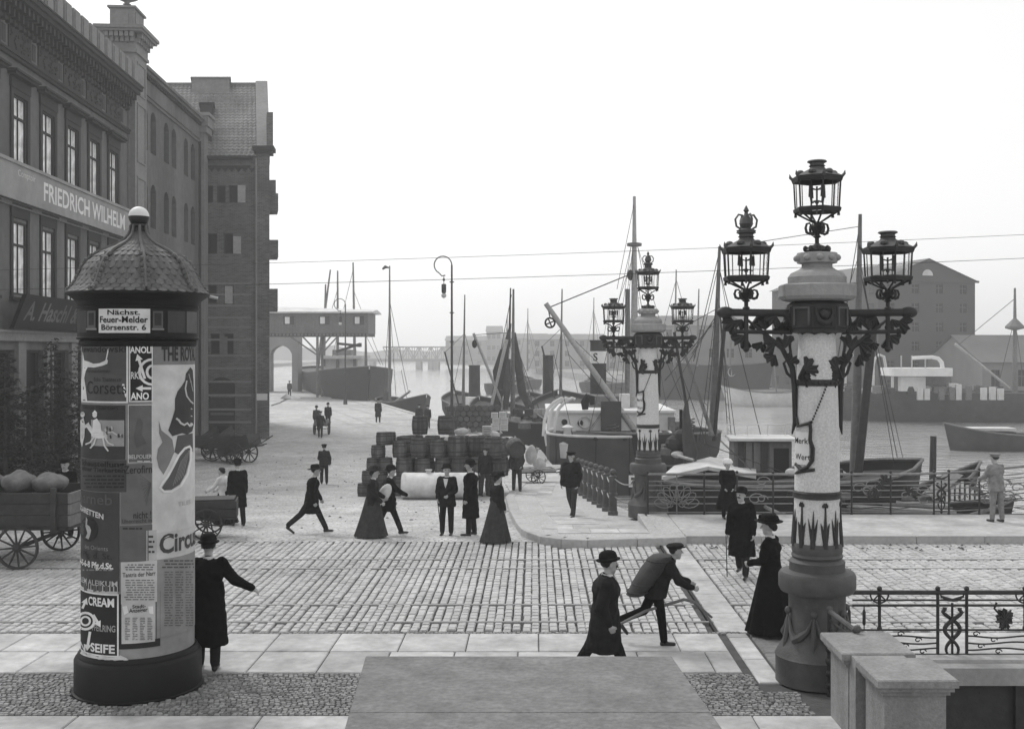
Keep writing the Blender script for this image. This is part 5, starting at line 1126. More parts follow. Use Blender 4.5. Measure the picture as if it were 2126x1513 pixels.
for px in (1763, 1794): 
    m = MB(); x = rx(px); m.tube([(x, 0, .74), (x, 0, .42)], .008, 5); m.lathe([(.01, .48), (.022, .5), (.022, .66), (.01, .69)], 8, (x, 0, 0)); m.build('baluster', m_iron, NR, smooth=True)
for px in (1826, 2128):
    x = rx(px); m = MB(); m.tube([(x+.12*math.cos(a), 0, .89-.12*abs(math.sin(a))) for a in [PI*i/10 for i in range(11)]], .012, 5)
    for a in (.8, 2.34): m.tube([(x, 0, .89), (x+.12*math.cos(a), 0, .89-.12*math.sin(a))], .01, 5)
    m.build('half_wheel', m_iron, NR)
for x0_, x1_ in ((rx(1850), rx(1947)), (rx(2007), rx(2230))):
    for k, z in enumerate((.33, .25, .17)): wavy(NR, x0_, x1_, z, .014, k*1.3+x0_); 
    for k, z in enumerate((.37, .29, .21, .14)): curl(NR, x0_+.12+.2*(k % 2)+.03*k, z, .035)
x = rx(2085); m = MB(); m.tube([(x-.1, 0, .78), (x-.13, 0, .7), (x-.06, 0, .62), (x, 0, .55), (x+.06, 0, .42)], .014, 6)
m.build('flower_stem', m_iron, NR, smooth=True); 
for r_, s in ((-2.0, 1.0), (-.9, .9), (.3, 1.1), (1.2, .8), (2.4, .9)): o = link('petal', LEAF, NR, (x+.0, -.01, .56)); o.rotation_euler = (.2, r_, .3); o.scale = (.8*s, 1, .8*s)
# far railing, from the farther lamp along the bridge
orn = MB(); x = rx(2010)
for k in range(9): orn.ell((x+.06*math.cos(k*2.2), -.32+.03*math.sin(k), -.12-.035*k+.02*math.sin(k*3)), (.05-.003*k, .04, .045), 7, 5)
orn.tube([(x, 0, .02), (x, -.2, .0), (x, -.3, -.1)], .03, 6); orn.build('hanging_rosette', m_iron, NR, smooth=True)
FR = thing('bridge_railing', 'grey iron bridge railing with fan and scroll panels, in front of the barge and river', 'railing', (2.8, 26.75, .12))
def fx(px): return (px-CX)*26.75/F-2.8
def dz(x): return 0 if x < fx(1880) else .35*((x-fx(1880))/(fx(2126)-fx(1880)))**1.6
def railf(x0, x1, z, r, nm='rail'):
    n = 14; MB().tube([(x0+(x1-x0)*i/n, 0, z+dz(x0+(x1-x0)*i/n)*(.4 if z < .3 else .55)) for i in range(n+1)], r, 7).build(nm, m_rail_lit, FR, smooth=True)
xA, xB = fx(1345), fx(2230)
railf(xA, xB, .97, .03, 'top_rail')
for z in (.8, .7, .58, .42, .26, .05): railf(xA, xB, z, .014)
for px in (1345, 1462, 1530, 1605, 1768, 1849, 1939, 1970, 2033, 2130): rail_post(FR, fx(px), 0, .99+.4*dz(fx(px)), .024)
def fanp(cx, z0, R):
    for i in range(8):
        a = PI*(i+.5)/8; P = []
        for k in range(11):
            q = 2*PI*k/10; u = .62*R+.36*R*math.cos(q); v = .15*R*math.sin(q)*(1.25); P.append((cx+u*math.cos(a)-v*math.sin(a), -.02, z0+u*math.sin(a)+v*math.cos(a)))
        MB().tube(P[:-1], .012, 5, closed=True).build('fan_loop', m_rail_lit, FR)
    for s in (-1, 1): curl(FR, cx+s*.16*R*1.6, z0+.03, .1, 0, .014)
fanp(fx(1405), .2, .56); MB().tube([(fx(1405), 0, 0), (fx(1405), 0, .97)], .018, 6).build('baluster', m_rail_lit, FR)
snake_panel(FR, fx(1939), fx(1970), .08, .95); 
for px in (1800, 1715, 1580, 1900, 2010, 2060, 2090):
    for k in range(4): curl(FR, fx(px)+random.uniform(-.25, .25), random.uniform(.25, .8), random.uniform(.09, .16), 0, .014)
for px, z, r_, s in ((1835, .75, .6, 1.3), (1822, .68, 1.3, 1.2), (1810, .62, 1.7, 1.1), (1846, .72, 0, 1), (1800, .55, 2.0, 1.2), (1818, .55, 2.5, 1.0), (1885, .5, .4, 1.1), (1892, .45, 1.2, 1)):
    o = link('petal', LEAF, FR, (fx(px), -.02, z)); o.rotation_euler = (.1, r_, .2); o.scale = (s, 1, s)
for x0_, x1_ in ((fx(1768), fx(1849)), (fx(1970), fx(2126)), (fx(1849), fx(1939))):
    for k, z in enumerate((.5, .34, .16)): wavy(FR, x0_, x1_, z, .02, k*1.7)
for px in (2030, 2075): curl(FR, fx(px), .6+.1, .2, 0, .014); curl(FR, fx(px)+.2, .35, .15, 0, .014)
# bollard posts with chains along the corner
BF = thing('post_fence', 'row of stout iron posts with ball tops and slung chains beside the farther lamp', 'post fence', (2.1, 28.4, 0))
pp = [(2.02+(1.48-2.02)*i/7, 28.6+(37.5-28.6)*i/7) for i in range(8)]
pr = MB().lathe([(.13, 0), (.13, .1), (.11, .12), (.1, .5), (.12, .52), (.12, .56), (.1, .58), (.095, .98), (.11, 1.0), (.06, 1.04)], 14).ell((0, 0, 1.11), .085, 10, 7).mesh('post', m_ironl, True, 35)
bl = MB().ell((0, 0, 1.11), .087, 10, 7)
for x, y in pp: link('post', pr, BF, (x-2.1, y-28.4, gz(y)+.13))
for (xa, ya), (xb, yb) in zip(pp, pp[1:]):
    for h in (.97, .55):
        P = [(xa+(xb-xa)*t_-2.1, ya+(yb-ya)*t_-28.4, gz(ya+(yb-ya)*t_)+.13+h-.16*4*t_*(1-t_)) for t_ in [i/8 for i in range(9)]]; MB().tube(P, .018, 5).build('chain', m_steel, BF)
for h in (.95, .5):
    P = [(pp[0][0]+.55*t_-2.1, 28.6-.9*t_-28.4, -.14+h-.14*4*t_*(1-t_)) for t_ in [i/8 for i in range(9)]]; MB().tube(P, .018, 5).build('chain', m_steel, BF)
# ------------------------------------------------------------------ arc lamps and overhead wires
def arc_lamp(label, Xp, Yp, z0, htop, r0, sc_=1.0):
    t = thing('arc_lamp', label, 'street lamp', (Xp, Yp, z0), 0, 'arc lamp posts on the quay'); R = .58*sc_; h = htop-R
    m = MB(); m.tube([(0,0,0),(0,0,h*.45),(0,0,h)], [r0*1.5, r0*1.1, r0*.8], 9)
    for q in (.32, .55, .72, .9): m.lathe([(r0*.9, -.05), (r0*2.1, -.02), (r0*2.1, .02), (r0*.9, .05)], 9, (0, 0, h*q))
    m.lathe([(r0*3, 0), (r0*2.5, .5), (r0*1.6, 1.2)], 9); m.build('post', m_iron, t, smooth=True)
    P = [(-R+R*math.cos(a), 0, h+R*1.0*math.sin(a)) for a in [i*PI*1.35/14 for i in range(15)]]
    q = P[-1]; P += [(q[0]+.18*sc_, 0, q[2]-.2*sc_), (q[0]+.42*sc_, 0, q[2]-.16*sc_)]
    MB().tube(P, r0*.55, 6).build('crook', m_iron, t, smooth=True); e = P[-1]
    l = MB(); l.lathe([(.02, 0), (.02, -.15), (.1, -.3), (.02, -.4), (.02, -.55), (.13, -.58), (.16, -.62), (.15, -1.1), (.1, -1.2)], 10, (e[0]-.1, 0, e[2])); lo = l.build('lamp_housing', m_iron, t, smooth=True)
    MB().lathe([(.1, -1.2), (.17, -1.28), (.15, -1.42), (.03, -1.5)], 10, (e[0]-.1, 0, e[2])).build('globe', m_off, lo, smooth=True)
arc_lamp('tall thin arc lamp post with crooked top rising from the kegs on the quay', W(938, 0, 73).x, 73, -1.5, W(0, 532, 73).z+1.5, .075, 1.0)
arc_lamp('slender distant arc lamp post in front of the moored steamer', W(741*0+717, 0, 115).x, 115, -1.5, W(0, 620, 115).z+1.5, .075, 1.0)
for y0_, y1_, Z in ((556, 482, 20.8), (596, 530, 17.6)):
    a = W(-300, y0_-(y1_-y0_)*300/2126, Z); b = W(2500, y1_+(y1_-y0_)*370/2126, Z-.3); P = [a.lerp(b, i/16)-Vector((0,0,.1*4*(i/16)*(1-i/16))) for i in range(17)]
    o = MB().tube(P, .004, 4).build('tram_wire', m_iron); tag(o, 'upper overhead tram wire crossing the whole view' if Z > 20 else 'lower overhead tram wire crossing the whole view', 'wire', 'tram wires over the road')
# ------------------------------------------------------------------ advertising pillar
AP = thing('advertising_pillar', 'round poster pillar with scale tiled dome and ball, covered in old posters', 'advertising pillar', (-4.68, 13.1, .12))
PX_, PY_, PR = -4.68, 13.1, .63
F0 = math.atan2(-PY_, -PX_)
MB().lathe([(.74, 0), (.74, .01), (.715, .02), (.715, .37), (.7, .4), (.675, .415), (.675, .44), (.655, .47), (.64, .475)], 56).build('base', m_black, AP, smooth=True, ang=35)
m_paper = {}
def paper(v):
    k = round(v, 3)
    if k not in m_paper: m_paper[k] = M('poster paper %d' % len(m_paper), k, .8, .1, 5, .5, 5, stain=.22, sscale=2.2)
    return m_paper[k]
MB().lathe([(PR, .45), (PR, 4.12)], 72, cap=False).build('shaft', paper(.27), AP, smooth=True)
for z, a0, a1, h in ((.43, -.75, -.15, .05), (.46, -1.3, -.2, .05)):
    m = MB(); n = 10; vs = []
    for i in range(n+1): a = F0+a0+(a1-a0)*i/n; vs += [(.66*math.cos(a), .66*math.sin(a), z+.02), (.642*math.cos(a), .642*math.sin(a), z+h+.02*math.sin(i*2.3))]
    m.add(vs, [(2*i, 2*i+2, 2*i+3, 2*i+1) for i in range(n)]); m.build('paper_scrap', paper(.5), AP)
def ph(x, R=111.0): return F0+math.asin(max(-.999, min(.999, (x-289)/R)))
def zz(y, phi=None): return H-(y-CY)*(PY_+PR*math.sin(F0 if phi is None else phi))/F-.12
def cyl(phi, z, lay): r = PR+.003+.003*lay; return (r*math.cos(phi), r*math.sin(phi), z)
def onp(x, y, lay): p = ph(x); return cyl(p, zz(y, p), lay)
def patch(x0, x1, y0, y1, v, lay, par=None, name='poster', border=None):
    a, b = ph(x0), ph(x1); mid = (a+b)/2; z1, z0 = zz(y0, mid), zz(y1, mid); n = max(2, int((b-a)/.07)); m = MB()
    vs = []
    for i in range(n+1): q = a+(b-a)*i/n; vs += [cyl(q, z0, lay), cyl(q, z1, lay)]
    m.add(vs, [(2*i, 2*i+2, 2*i+3, 2*i+1) for i in range(n)]); o = m.build(name, paper(v), par or AP, smooth=True)
    if border:
        w = border; g = MB()
        for (p, q, r, s) in ((a, b, z1-w, z1), (a, b, z0, z0+w), (a, a+w/PR, z0+w, z1-w), (b-w/PR, b, z0+w, z1-w)):
            vs = []; k = max(1, int((q-p)/.07))
            for i in range(k+1): t_ = p+(q-p)*i/k; vs += [cyl(t_, r, lay+.7), cyl(t_, s, lay+.7)]
            g.add(vs, [(2*i, 2*i+2, 2*i+3, 2*i+1) for i in range(k)])
        g.build('border', paper(.72), o)
    return o
def prt(par, s, x0, x1, y, hpx, v, lay, off=.0, arc=0.0, name='print_text', rot=0):
    w = text_w(s, off); a, b = ph(x0), ph(x1); mid = (a+b)/2; R = PR; wid = (b-a)*R; size = hpx*.0055/.7
    vs, fs = text(s, 1, off); zc = zz(y, mid); m = MB(); sx = wid/w
    P = []
    for x, yy, _ in vs:
        X = x*sx; Z = yy*size+arc*(.25-(X/wid)**2)-arc*.12+rot*X; P.append(cyl(mid+X/R, zc+Z, lay+1))
    return m.add(P, fs).build(name, paper(v), par)
def poly(par, pts, v, lay, name='print_shape'):
    from mathutils.geometry import tessellate_polygon
    V = [Vector((x, y, 0)) for x, y in pts]; m = MB()
    def put(a, b, c, d=0):
        e = [((a-b).length, a, b, c), ((b-c).length, b, c, a), ((c-a).length, c, a, b)]; L, p, q, r = max(e, key=lambda t_: t_[0])
        if L > 14 and d < 9: h = (p+q)/2; put(p, h, r, d+1); put(h, q, r, d+1)
        else:
            t_ = [onp(k.x, k.y, lay+1.4) for k in (a, b, c)]; nn = (Vector(t_[1])-Vector(t_[0])).cross(Vector(t_[2])-Vector(t_[0])); m.add(t_, [(0, 1, 2) if nn.dot(Vector((t_[0][0], t_[0][1], 0))) > 0 else (0, 2, 1)])
    for t_ in tessellate_polygon([V]): put(V[t_[0]], V[t_[1]], V[t_[2]])
    return m.build(name, paper(v), par)
def band(par, pts, w, v, lay, name='print_line', closed=False):      # a printed line of width w px
    k = len(pts); vs = []
    for i in range(k):
        p0 = pts[(i-1) % k] if closed else pts[max(0, i-1)]; p1 = pts[(i+1) % k] if closed else pts[min(k-1, i+1)]
        dx, dy = p1[0]-p0[0], p1[1]-p0[1]; L = math.hypot(dx, dy) or 1; nx, ny = -dy/L*w/2, dx/L*w/2
        vs += [onp(pts[i][0]+nx, pts[i][1]+ny, lay+1.5), onp(pts[i][0]-nx, pts[i][1]-ny, lay+1.5)]
    r = range(k if closed else k-1)
    MB().add(vs, [(2*i, 2*i+1, (2*i+3) % (2*k), (2*i+2) % (2*k)) for i in r]).build(name, paper(v), par)
def lines(par, x0, x1, y0, y1, n, v, lay, seed=1, cols=1):            # small print, too fine to read: rows of short dashes
    rr = random.Random(seed); g = MB()
    for c in range(cols):
        xa = x0+(x1-x0)*c/cols+(2 if cols > 1 else 0); xb = x0+(x1-x0)*(c+1)/cols-(2 if cols > 1 else 0)
        for i in range(n):
            y = y0+(y1-y0)*(i+.5)/n; x = xa+rr.uniform(0, .12)*(xb-xa)
            while x < xb-3:
                e = min(xb, x+rr.uniform(3, 12)); h = (y1-y0)/n*.22
                g.add([onp(x, y+h, lay+1), onp(e, y+h, lay+1), onp(e, y-h, lay+1), onp(x, y-h, lay+1)], [(0,1,2,3)]); x = e+rr.uniform(1.5, 3)
    g.build('small_print', paper(v), par, kind='stuff')
def circ(cx, cy_, r, n=20, ry=None): return [(cx+r*math.cos(2*PI*i/n), cy_+(ry or r)*math.sin(2*PI*i/n)) for i in range(n)]
# corset poster
p = patch(180, 269, 712, 836, .085, 1, border=.018); prt(p, 'Lewandowski', 183, 265, 725, 13, .02, 1.5, .01); prt(p, 'Corsets', 193, 266, 806, 26, .02, 1.5, .0)
prt(p, 'Hohenzollernstr.', 192, 238, 770, 7, .03, 1.5); prt(p, 'Ecke Theaterstr.', 206, 260, 788, 8, .03, 1.5)
poly(p, [(183.5,722),(184.5,734),(187,748),(194,750),(205,755),(216,754),(226,749),(229,745),(232,748),(231,755),(222,759),(206,763),(194,762),(190,770),(187,785),(190,805),(193,833),(180.5,833),(181,790),(183,765)], .7, 1); band(p, [(229,746),(231,735),(233,724)], 2.2, .75, 1); band(p, [(260,797),(266,824)], 4, .7, 1)
# round mark soap poster (upper)
def ringmark(p, cx, cy_, r, lay, arrows, v=.72):
    band(p, circ(cx, cy_, r), 5, v, lay, closed=True); band(p, circ(cx, cy_, r*.52), 4, v, lay, closed=True)
    for (x0, y0), (x1, y1) in arrows:
        dx, dy = x1-x0, y1-y0; L = math.hypot(dx, dy); ux, uy = dx/L, dy/L; band(p, [(x0, y0), (x1-ux*8, y1-uy*8)], 5, v, lay)
        poly(p, [(x1, y1), (x1-ux*13-uy*7, y1-uy*13+ux*7), (x1-ux*13+uy*7, y1-uy*13-ux*7)], v, lay)
p = patch(271, 315, 712, 834, .016, 1, border=.012); prt(p, 'ANOLI', 273, 313, 727, 13, .75, 1.5, .03); prt(p, 'ANO', 274, 308, 823, 14, .75, 1.5, .03); prt(p, 'RKE', 274, 294, 780, 14, .6, 1.5, .02)
band(p, [(314-24*math.sin(a), 772-26*math.cos(a)) for a in [i*PI/10 for i in range(11)]], 5, .72, 1); band(p, [(314-10*math.sin(a), 772-13*math.cos(a)) for a in [i*PI/8 for i in range(9)]], 5, .72, 1)
for A_, B_ in (((300, 786), (286, 735)), ((312, 806), (283, 806))):
    dx, dy = B_[0]-A_[0], B_[1]-A_[1]; L = math.hypot(dx, dy); ux, uy = dx/L, dy/L; band(p, [A_, (B_[0]-ux*9, B_[1]-uy*9)], 5, .72, 1); poly(p, [B_, (B_[0]-ux*13-uy*7, B_[1]-uy*13+ux*7), (B_[0]-ux*13+uy*7, B_[1]-uy*13-ux*7)], .72, 1)
# theatre poster with a plumed figure
p = patch(316, 399, 712, 757, .21, 1.2); prt(p, 'THE ROYAL', 331, 398, 736, 28, .035, 1.7, .03)
p = patch(313, 399, 757, 1098, .58, 1)
poly(p, [(388,762),(393,768),(395,790),(396,820),(396,880),(392,895),(381,902),(371,899),(352,905),(344,893),(352,868),(357,850),(357,828),(362,812),(371,800),(377,790),(379,775)], .05, 1)
band(p, [(380,790),(377,806),(380,822),(388,833),(394,838)], 3, .5, 2); band(p, [(359,868),(364,872),(368,878),(375,882),(381,878),(386,884),(393,880)], 4, .6, 2); band(p, [(384,776),(389,795),(393,812)], 2, .3, 2)
poly(p, [(326,872),(331,893),(345,905),(352,912),(356,938),(345,965),(335,985),(326,970),(322,950),(325,930),(333,918),(327,900)], .2, .7); poly(p, [(362,904),(393,899),(394,938),(380,930),(366,945),(356,938)], .09, .8)
band(p, [(328,1012),(333,1002),(343,988),(353,968),(364,945),(376,930),(386,926),(389,932),(388,955),(381,985),(368,1008),(350,1020),(336,1020)], 4.5, .7, 2.4, closed=True)
poly(p, [(332,1012),(345,990),(355,970),(366,947),(377,933),(385,930),(385,955),(378,983),(366,1005),(350,1016),(336,1017)], .09, 1.6)
for q in range(6): band(p, [(352+q*4, 1008-q*4), (368+q*3, 955-q*4)], .8, .3, 4.2)
prt(p, 'TILES', 363, 388, 1044, 9, .4, 1.5)
# rider poster
p = patch(178, 264, 840, 952, .045, 1.2); patch(200, 262, 872, 926, .32, 1.5, p, 'print_ground'); prt(p, 'Circus Garten', 184, 250, 846, 8, .02, 1.5)
poly(p, circ(216, 902, 15, 16, 8), .62, 2); band(p, [(205,899),(198,888),(193,880)], 8, .62, 2.1); poly(p, [(197,876),(186,884),(187,889),(197,886)], .62, 2.2)
for L_ in ([(207,906),(199,918),(190,922)], [(210,908),(206,922),(199,930)], [(226,906),(233,919),(243,924)], [(223,908),(226,925),(233,936)]): band(p, L_, 3, .6, 2.1)
band(p, [(230,898),(240,896),(250,903),(258,902)], 3, .55, 2.1); poly(p, [(203,897),(205,872),(212,868),(219,880),(221,897)], .68, 2.4); poly(p, circ(208, 861, 4.5, 10, 6), .6, 2.4); poly(p, [(203,858),(208,851),(213,857)], .75, 2.6); poly(p, [(179,872),(186,866),(189,880),(188,905),(183,928),(179,915)], .55, 2); poly(p, circ(184, 860, 5, 10, 6), .5, 2.2)
rr = random.Random(4)
for k in range(12): x = 220+rr.uniform(0, 38); y = 895+rr.uniform(-12, 10); poly(p, [(x,y),(x+3,y-1),(x+4,y+6),(x+1,y+7)], rr.choice((.05,.1,.5)), 2.4+.1*k)
p = patch(178, 266, 953, 1019, .06, 1.4); prt(p, 'Schaustellung', 182, 262, 963, 11, .015, 1.6, .02); prt(p, 'seltner Tierkarten', 182, 264, 975, 9, .015, 1.6, .02); lines(p, 182, 262, 984, 1014, 4, .02, 1.6, 3)
# polish, poster with dark figure
p = patch(269, 314, 840, 960, .13, 1.1, border=.006); prt(p, 'BELPOLIER', 270, 313, 948, 8, .6, 1.5, .01); lines(p, 284, 310, 954, 960, 1, .5, 1.5, 5); poly(p, [(286,870),(292,868),(296,878),(294,900),(303,920),(284,930),(280,905)], .1, 1.2)
p = patch(256, 314, 963, 1087, .14, 1.05); prt(p, 'Zerofirn', 262, 314, 975, 16, .03, 1.4, .01); prt(p, 'nicht !', 279, 312, 1069, 14, .03, 1.4, .01); prt(p, 'Unerreicht in', 258, 313, 1081, 8, .04, 1.4)
for q in range(9): band(p, [(312, 1002), (290+q*1.5, 985+q*8)], .7, .08, 1)
# cigarette poster
p = patch(176, 253, 1020, 1223, .055, 1.3); prt(p, 'Sarneb', 180, 240, 1036, 22, .11, 1.5); prt(p, 'CIGARETTEN', 178, 224, 1062, 11, .72, 1.6, .02, .06, rot=-.12); poly(p, circ(196, 1098, 18, 18, 26), .02, 1.2)
poly(p, [(191,1072),(194,1078),(193,1088),(198,1092),(201,1100),(199,1110),(196,1119),(190,1115),(194,1106),(190,1092)], .4, 2); prt(p, 'des Orients', 188, 232, 1137, 9, .25, 1.6); prt(p, '4 Pfg. d. St.', 180, 240, 1152, 12, .02, 1.6); prt(p, '3-4-5-6-8 Pfg.d.St.', 177, 242, 1171, 12, .72, 1.6, .03); lines(p, 182, 240, 1179, 1186, 1, .2, 1.6, 8); prt(p, 'SALEM ALEIKUM', 177, 250, 1208, 11, .5, 1.6, .01)
p = patch(176, 250, 1212, 1230, .5, 1.25); 
for x in (186, 204, 214, 226): poly(p, [(x,1214),(x+6,1215),(x+7,1226),(x+1,1228)], .1, 1.4)
# circus bill
p = patch(322, 399, 1097, 1152, .52, 1.6); prt(p, 'Circus', 327, 399, 1122, 38, .06, 1.9, .03, rot=.03); p = patch(318, 399, 1152, 1312, .25, 1.4); lines(p, 332, 396, 1160, 1180, 3, .08, 1.6, 11); lines(p, 334, 396, 1184, 1300, 22, .13, 1.6, 12, 3)
p = patch(254, 314, 1090, 1165, .12, 1.1); lines(p, 258, 300, 1093, 1100, 1, .03, 1.4, 13); p = patch(303, 322, 1100, 1165, .45, 1.2); lines(p, 306, 318, 1108, 1150, 4, .06, 1.5, 14)
p = patch(256, 323, 1165, 1252, .5, 1.7); prt(p, 'Tantris der Narr', 259, 320, 1192, 9, .06, 1.8, .015); lines(p, 262, 318, 1169, 1184, 3, .1, 1.8, 15); lines(p, 262, 318, 1201, 1246, 9, .16, 1.8, 16)
p = patch(252, 329, 1231, 1345, .02, 1.3); q = patch(257, 319, 1252, 1334, .5, 1.8, p, 'table_sheet'); prt(p, 'Stadt-', 277, 302, 1258, 7, .05, 2.2, .02); prt(p, 'Anzeiger', 271, 305, 1266, 8, .05, 2.2, .02); lines(p, 261, 316, 1280, 1328, 14, .15, 2.2, 17, 4)
poly(p, [(259,1258),(267,1256),(270,1270),(262,1276)], .72, 2.4); poly(p, [(306,1258),(315,1257),(316,1274),(308,1272)], .72, 2.4)
# round mark soap poster (lower)
p = patch(176, 252, 1228, 1358, .016, 2.0, border=.018); prt(p, 'CREAM', 196, 244, 1250, 17, .75, 2.4, .03); prt(p, 'SEIFE', 200, 245, 1346, 17, .75, 2.4, .03); prt(p, 'PFEILRING', 203, 246, 1304, 13, .3, 2.4, .02); prt(p, 'IN', 178, 190, 1340, 14, .7, 2.4, .03)
ringmark(p, 190, 1288, 17, 2.2, [((205, 1275), (219, 1301)), ((199, 1310), (193, 1350)), ((184, 1262), (193, 1240))])
# frieze ring with the fire alarm notice
MB().lathe([(PR, 3.99), (.64, 4.0), (.655, 4.02), (.66, 4.06), (.645, 4.075), (.685, 4.085), (.69, 4.1), (.677, 4.11), (.677, 4.435), (.69, 4.44), (.69, 4.455), (.67, 4.46), (.69, 4.52), (.77, 4.585), (.81, 4.6), (.81, 4.62), (.78, 4.64)], 56, cap=False).build('frieze', m_black, AP, smooth=True, ang=30)
PR2 = PR; PR = .678
def cyl(phi, z, lay): r = PR+.003+.003*lay; return (r*math.cos(phi), r*math.sin(phi), z)
R2 = 119.0
def patch2(x0, x1, y0, y1, v, lay, name):
    a, b = F0+math.asin((x0-291)/R2), F0+math.asin((x1-291)/R2); z1, z0 = zz(y0), zz(y1); vs = []; n = 6
    for i in range(n+1): q = a+(b-a)*i/n; vs += [cyl(q, z0, lay), cyl(q, z1, lay)]
    return MB().add(vs, [(2*i, 2*i+2, 2*i+3, 2*i+1) for i in range(n)]).build(name, paper(v), AP, smooth=True)
fs_ = patch2(217, 312, 641, 691, .68, 1, 'fire_alarm_notice')
def prt2(s, x0, x1, y, hpx):
    vs, fs = text(s, 1, .02); a, b = F0+math.asin((x0-291)/R2), F0+math.asin((x1-291)/R2); mid = (a+b)/2; sx = (b-a)*PR/text_w(s, .02); zc = zz(y); MB().add([cyl(mid+x*sx/PR, zc+yy*hpx*.0055/.7, 2) for x, yy, _ in vs], fs).build('notice_lettering', m_black, fs_)
prt2('Nächst.', 233, 293, 649, 10); prt2('Feuer-Melder', 219, 307, 664, 13); prt2('Börsenstr. 6', 222, 304, 680, 11)
for x0_, x1_ in ((175, 194), (345, 380), (382, 404)): patch2(x0_, x1_, 644, 690, .05 if x0_ != 382 else .12, .6, 'frieze_panel')
for x0_, x1_ in ((195, 211), (317, 336)):
    o = patch2(x0_, x1_, 645, 682, .1, .8, 'frieze_frame'); o2 = patch2(x0_+3, x1_-3, 649, 675, .03, 1.4, 'frieze_picture'); o3 = patch2(x0_-2, x1_+2, 681, 685, .2, 1.6, 'frieze_ledge')
# dome: ribs, scale tiles, ball
DP = [(.80, 4.62), (.745, 4.66), (.69, 4.73), (.655, 4.81), (.62, 4.9), (.55, 5.01), (.44, 5.09), (.32, 5.15), (.2, 5.21), (.13, 5.27), (.085, 5.33), (.075, 5.42)]
m_lead = M('dome scale tile', .115, .75, .2, 12, .3, 40, stain=.2, isl=.18, sscale=2)
dome = MB().lathe([(r-.012, z) for r, z in DP], 40).build('dome', m_lead, AP, smooth=True)
def dpt(t_):
    k = t_*(len(DP)-1); i = min(int(k), len(DP)-2); q = k-i; return (DP[i][0]+(DP[i+1][0]-DP[i][0])*q, DP[i][1]+(DP[i+1][1]-DP[i][1])*q)
rows = 11
back = MB()
for r in range(rows):
    t0, t1 = r*.069, r*.069+.105; n = 42
    for i in range(n):
        a = 2*PI*(i+.5*(r % 2))/n; (ra, za), (rb, zb) = dpt(t0), dpt(t1); wd = PI/n*.97; vs = []
        for q, wq in ((0, .30), (.12, .72), (.3, .96), (.55, 1), (1, .95)):
            rr_, zq = ra+(rb-ra)*q, za+(zb-za)*q
            for s_ in (-1, 0, 1): vs.append(((rr_+.014*(1-q)+(.008 if s_ == 0 else 0))*math.cos(a+s_*wd*wq), (rr_+.014*(1-q)+(.008 if s_ == 0 else 0))*math.sin(a+s_*wd*wq), zq+.003))
        base = len(vs); vs += [((ra-.01)*math.cos(a+s_*wd*.3), (ra-.01)*math.sin(a+s_*wd*.3), za-.004) for s_ in (-1, 0, 1)]
        fc = []
        for k in range(4):
            for c in range(2): fc.append((k*3+c, k*3+c+1, k*3+c+4, k*3+c+3))
        fc += [(base, base+1, 1, 0), (base+1, base+2, 2, 1)]
        if math.cos(a-F0) > -.05: MB().add(vs, fc).build('scale_tile', m_lead, dome)
        else: back.add(vs, fc)
back.build('scale_tile', m_lead, dome, kind='stuff')
for i in range(8):
    a = F0+.1+i*PI/4; m = MB(); P = [(( dpt(t_)[0]+.02)*math.cos(a), (dpt(t_)[0]+.02)*math.sin(a), dpt(t_)[1]+.01) for t_ in [k/16 for k in range(1, 17)]]
    m.tube(P, [.022]*10+[.016]*6, 6)
    for k in range(0, 8): 
        for s_ in (-1, 1): q = P[k]; m.ell((q[0]-s_*.03*math.sin(a), q[1]+s_*.03*math.cos(a), q[2]), (.026, .026, .03), 6, 4)
    m.build('rib', m_lead, dome, smooth=True)
nk = MB().lathe([(.085, 5.36), (.075, 5.4), (.1, 5.42), (.1, 5.44), (.08, 5.45), (.1, 5.46)], 20).build('neck', m_iron, AP, smooth=True)
MB().lathe([(.02, 5.43)]+[(.118*math.cos(a), 5.535+.118*math.sin(a)) for a in [-1.2+i*.2 for i in range(7)]], 24).build('ball', m_iron, AP, smooth=True)
MB().lathe([(.118*math.cos(a), 5.535+.118*math.sin(a)) for a in [0+i*.157 for i in range(10)]]+[(.005, 5.653)], 24).build('ball_top', m_white, AP, smooth=True)
br = MB(); a = F0+1.45; br.tube([(.8*math.cos(a), .8*math.sin(a), 4.6), (.9*math.cos(a), .9*math.sin(a), 4.58)], .02, 6); br.build('eave_hook', m_off, AP)
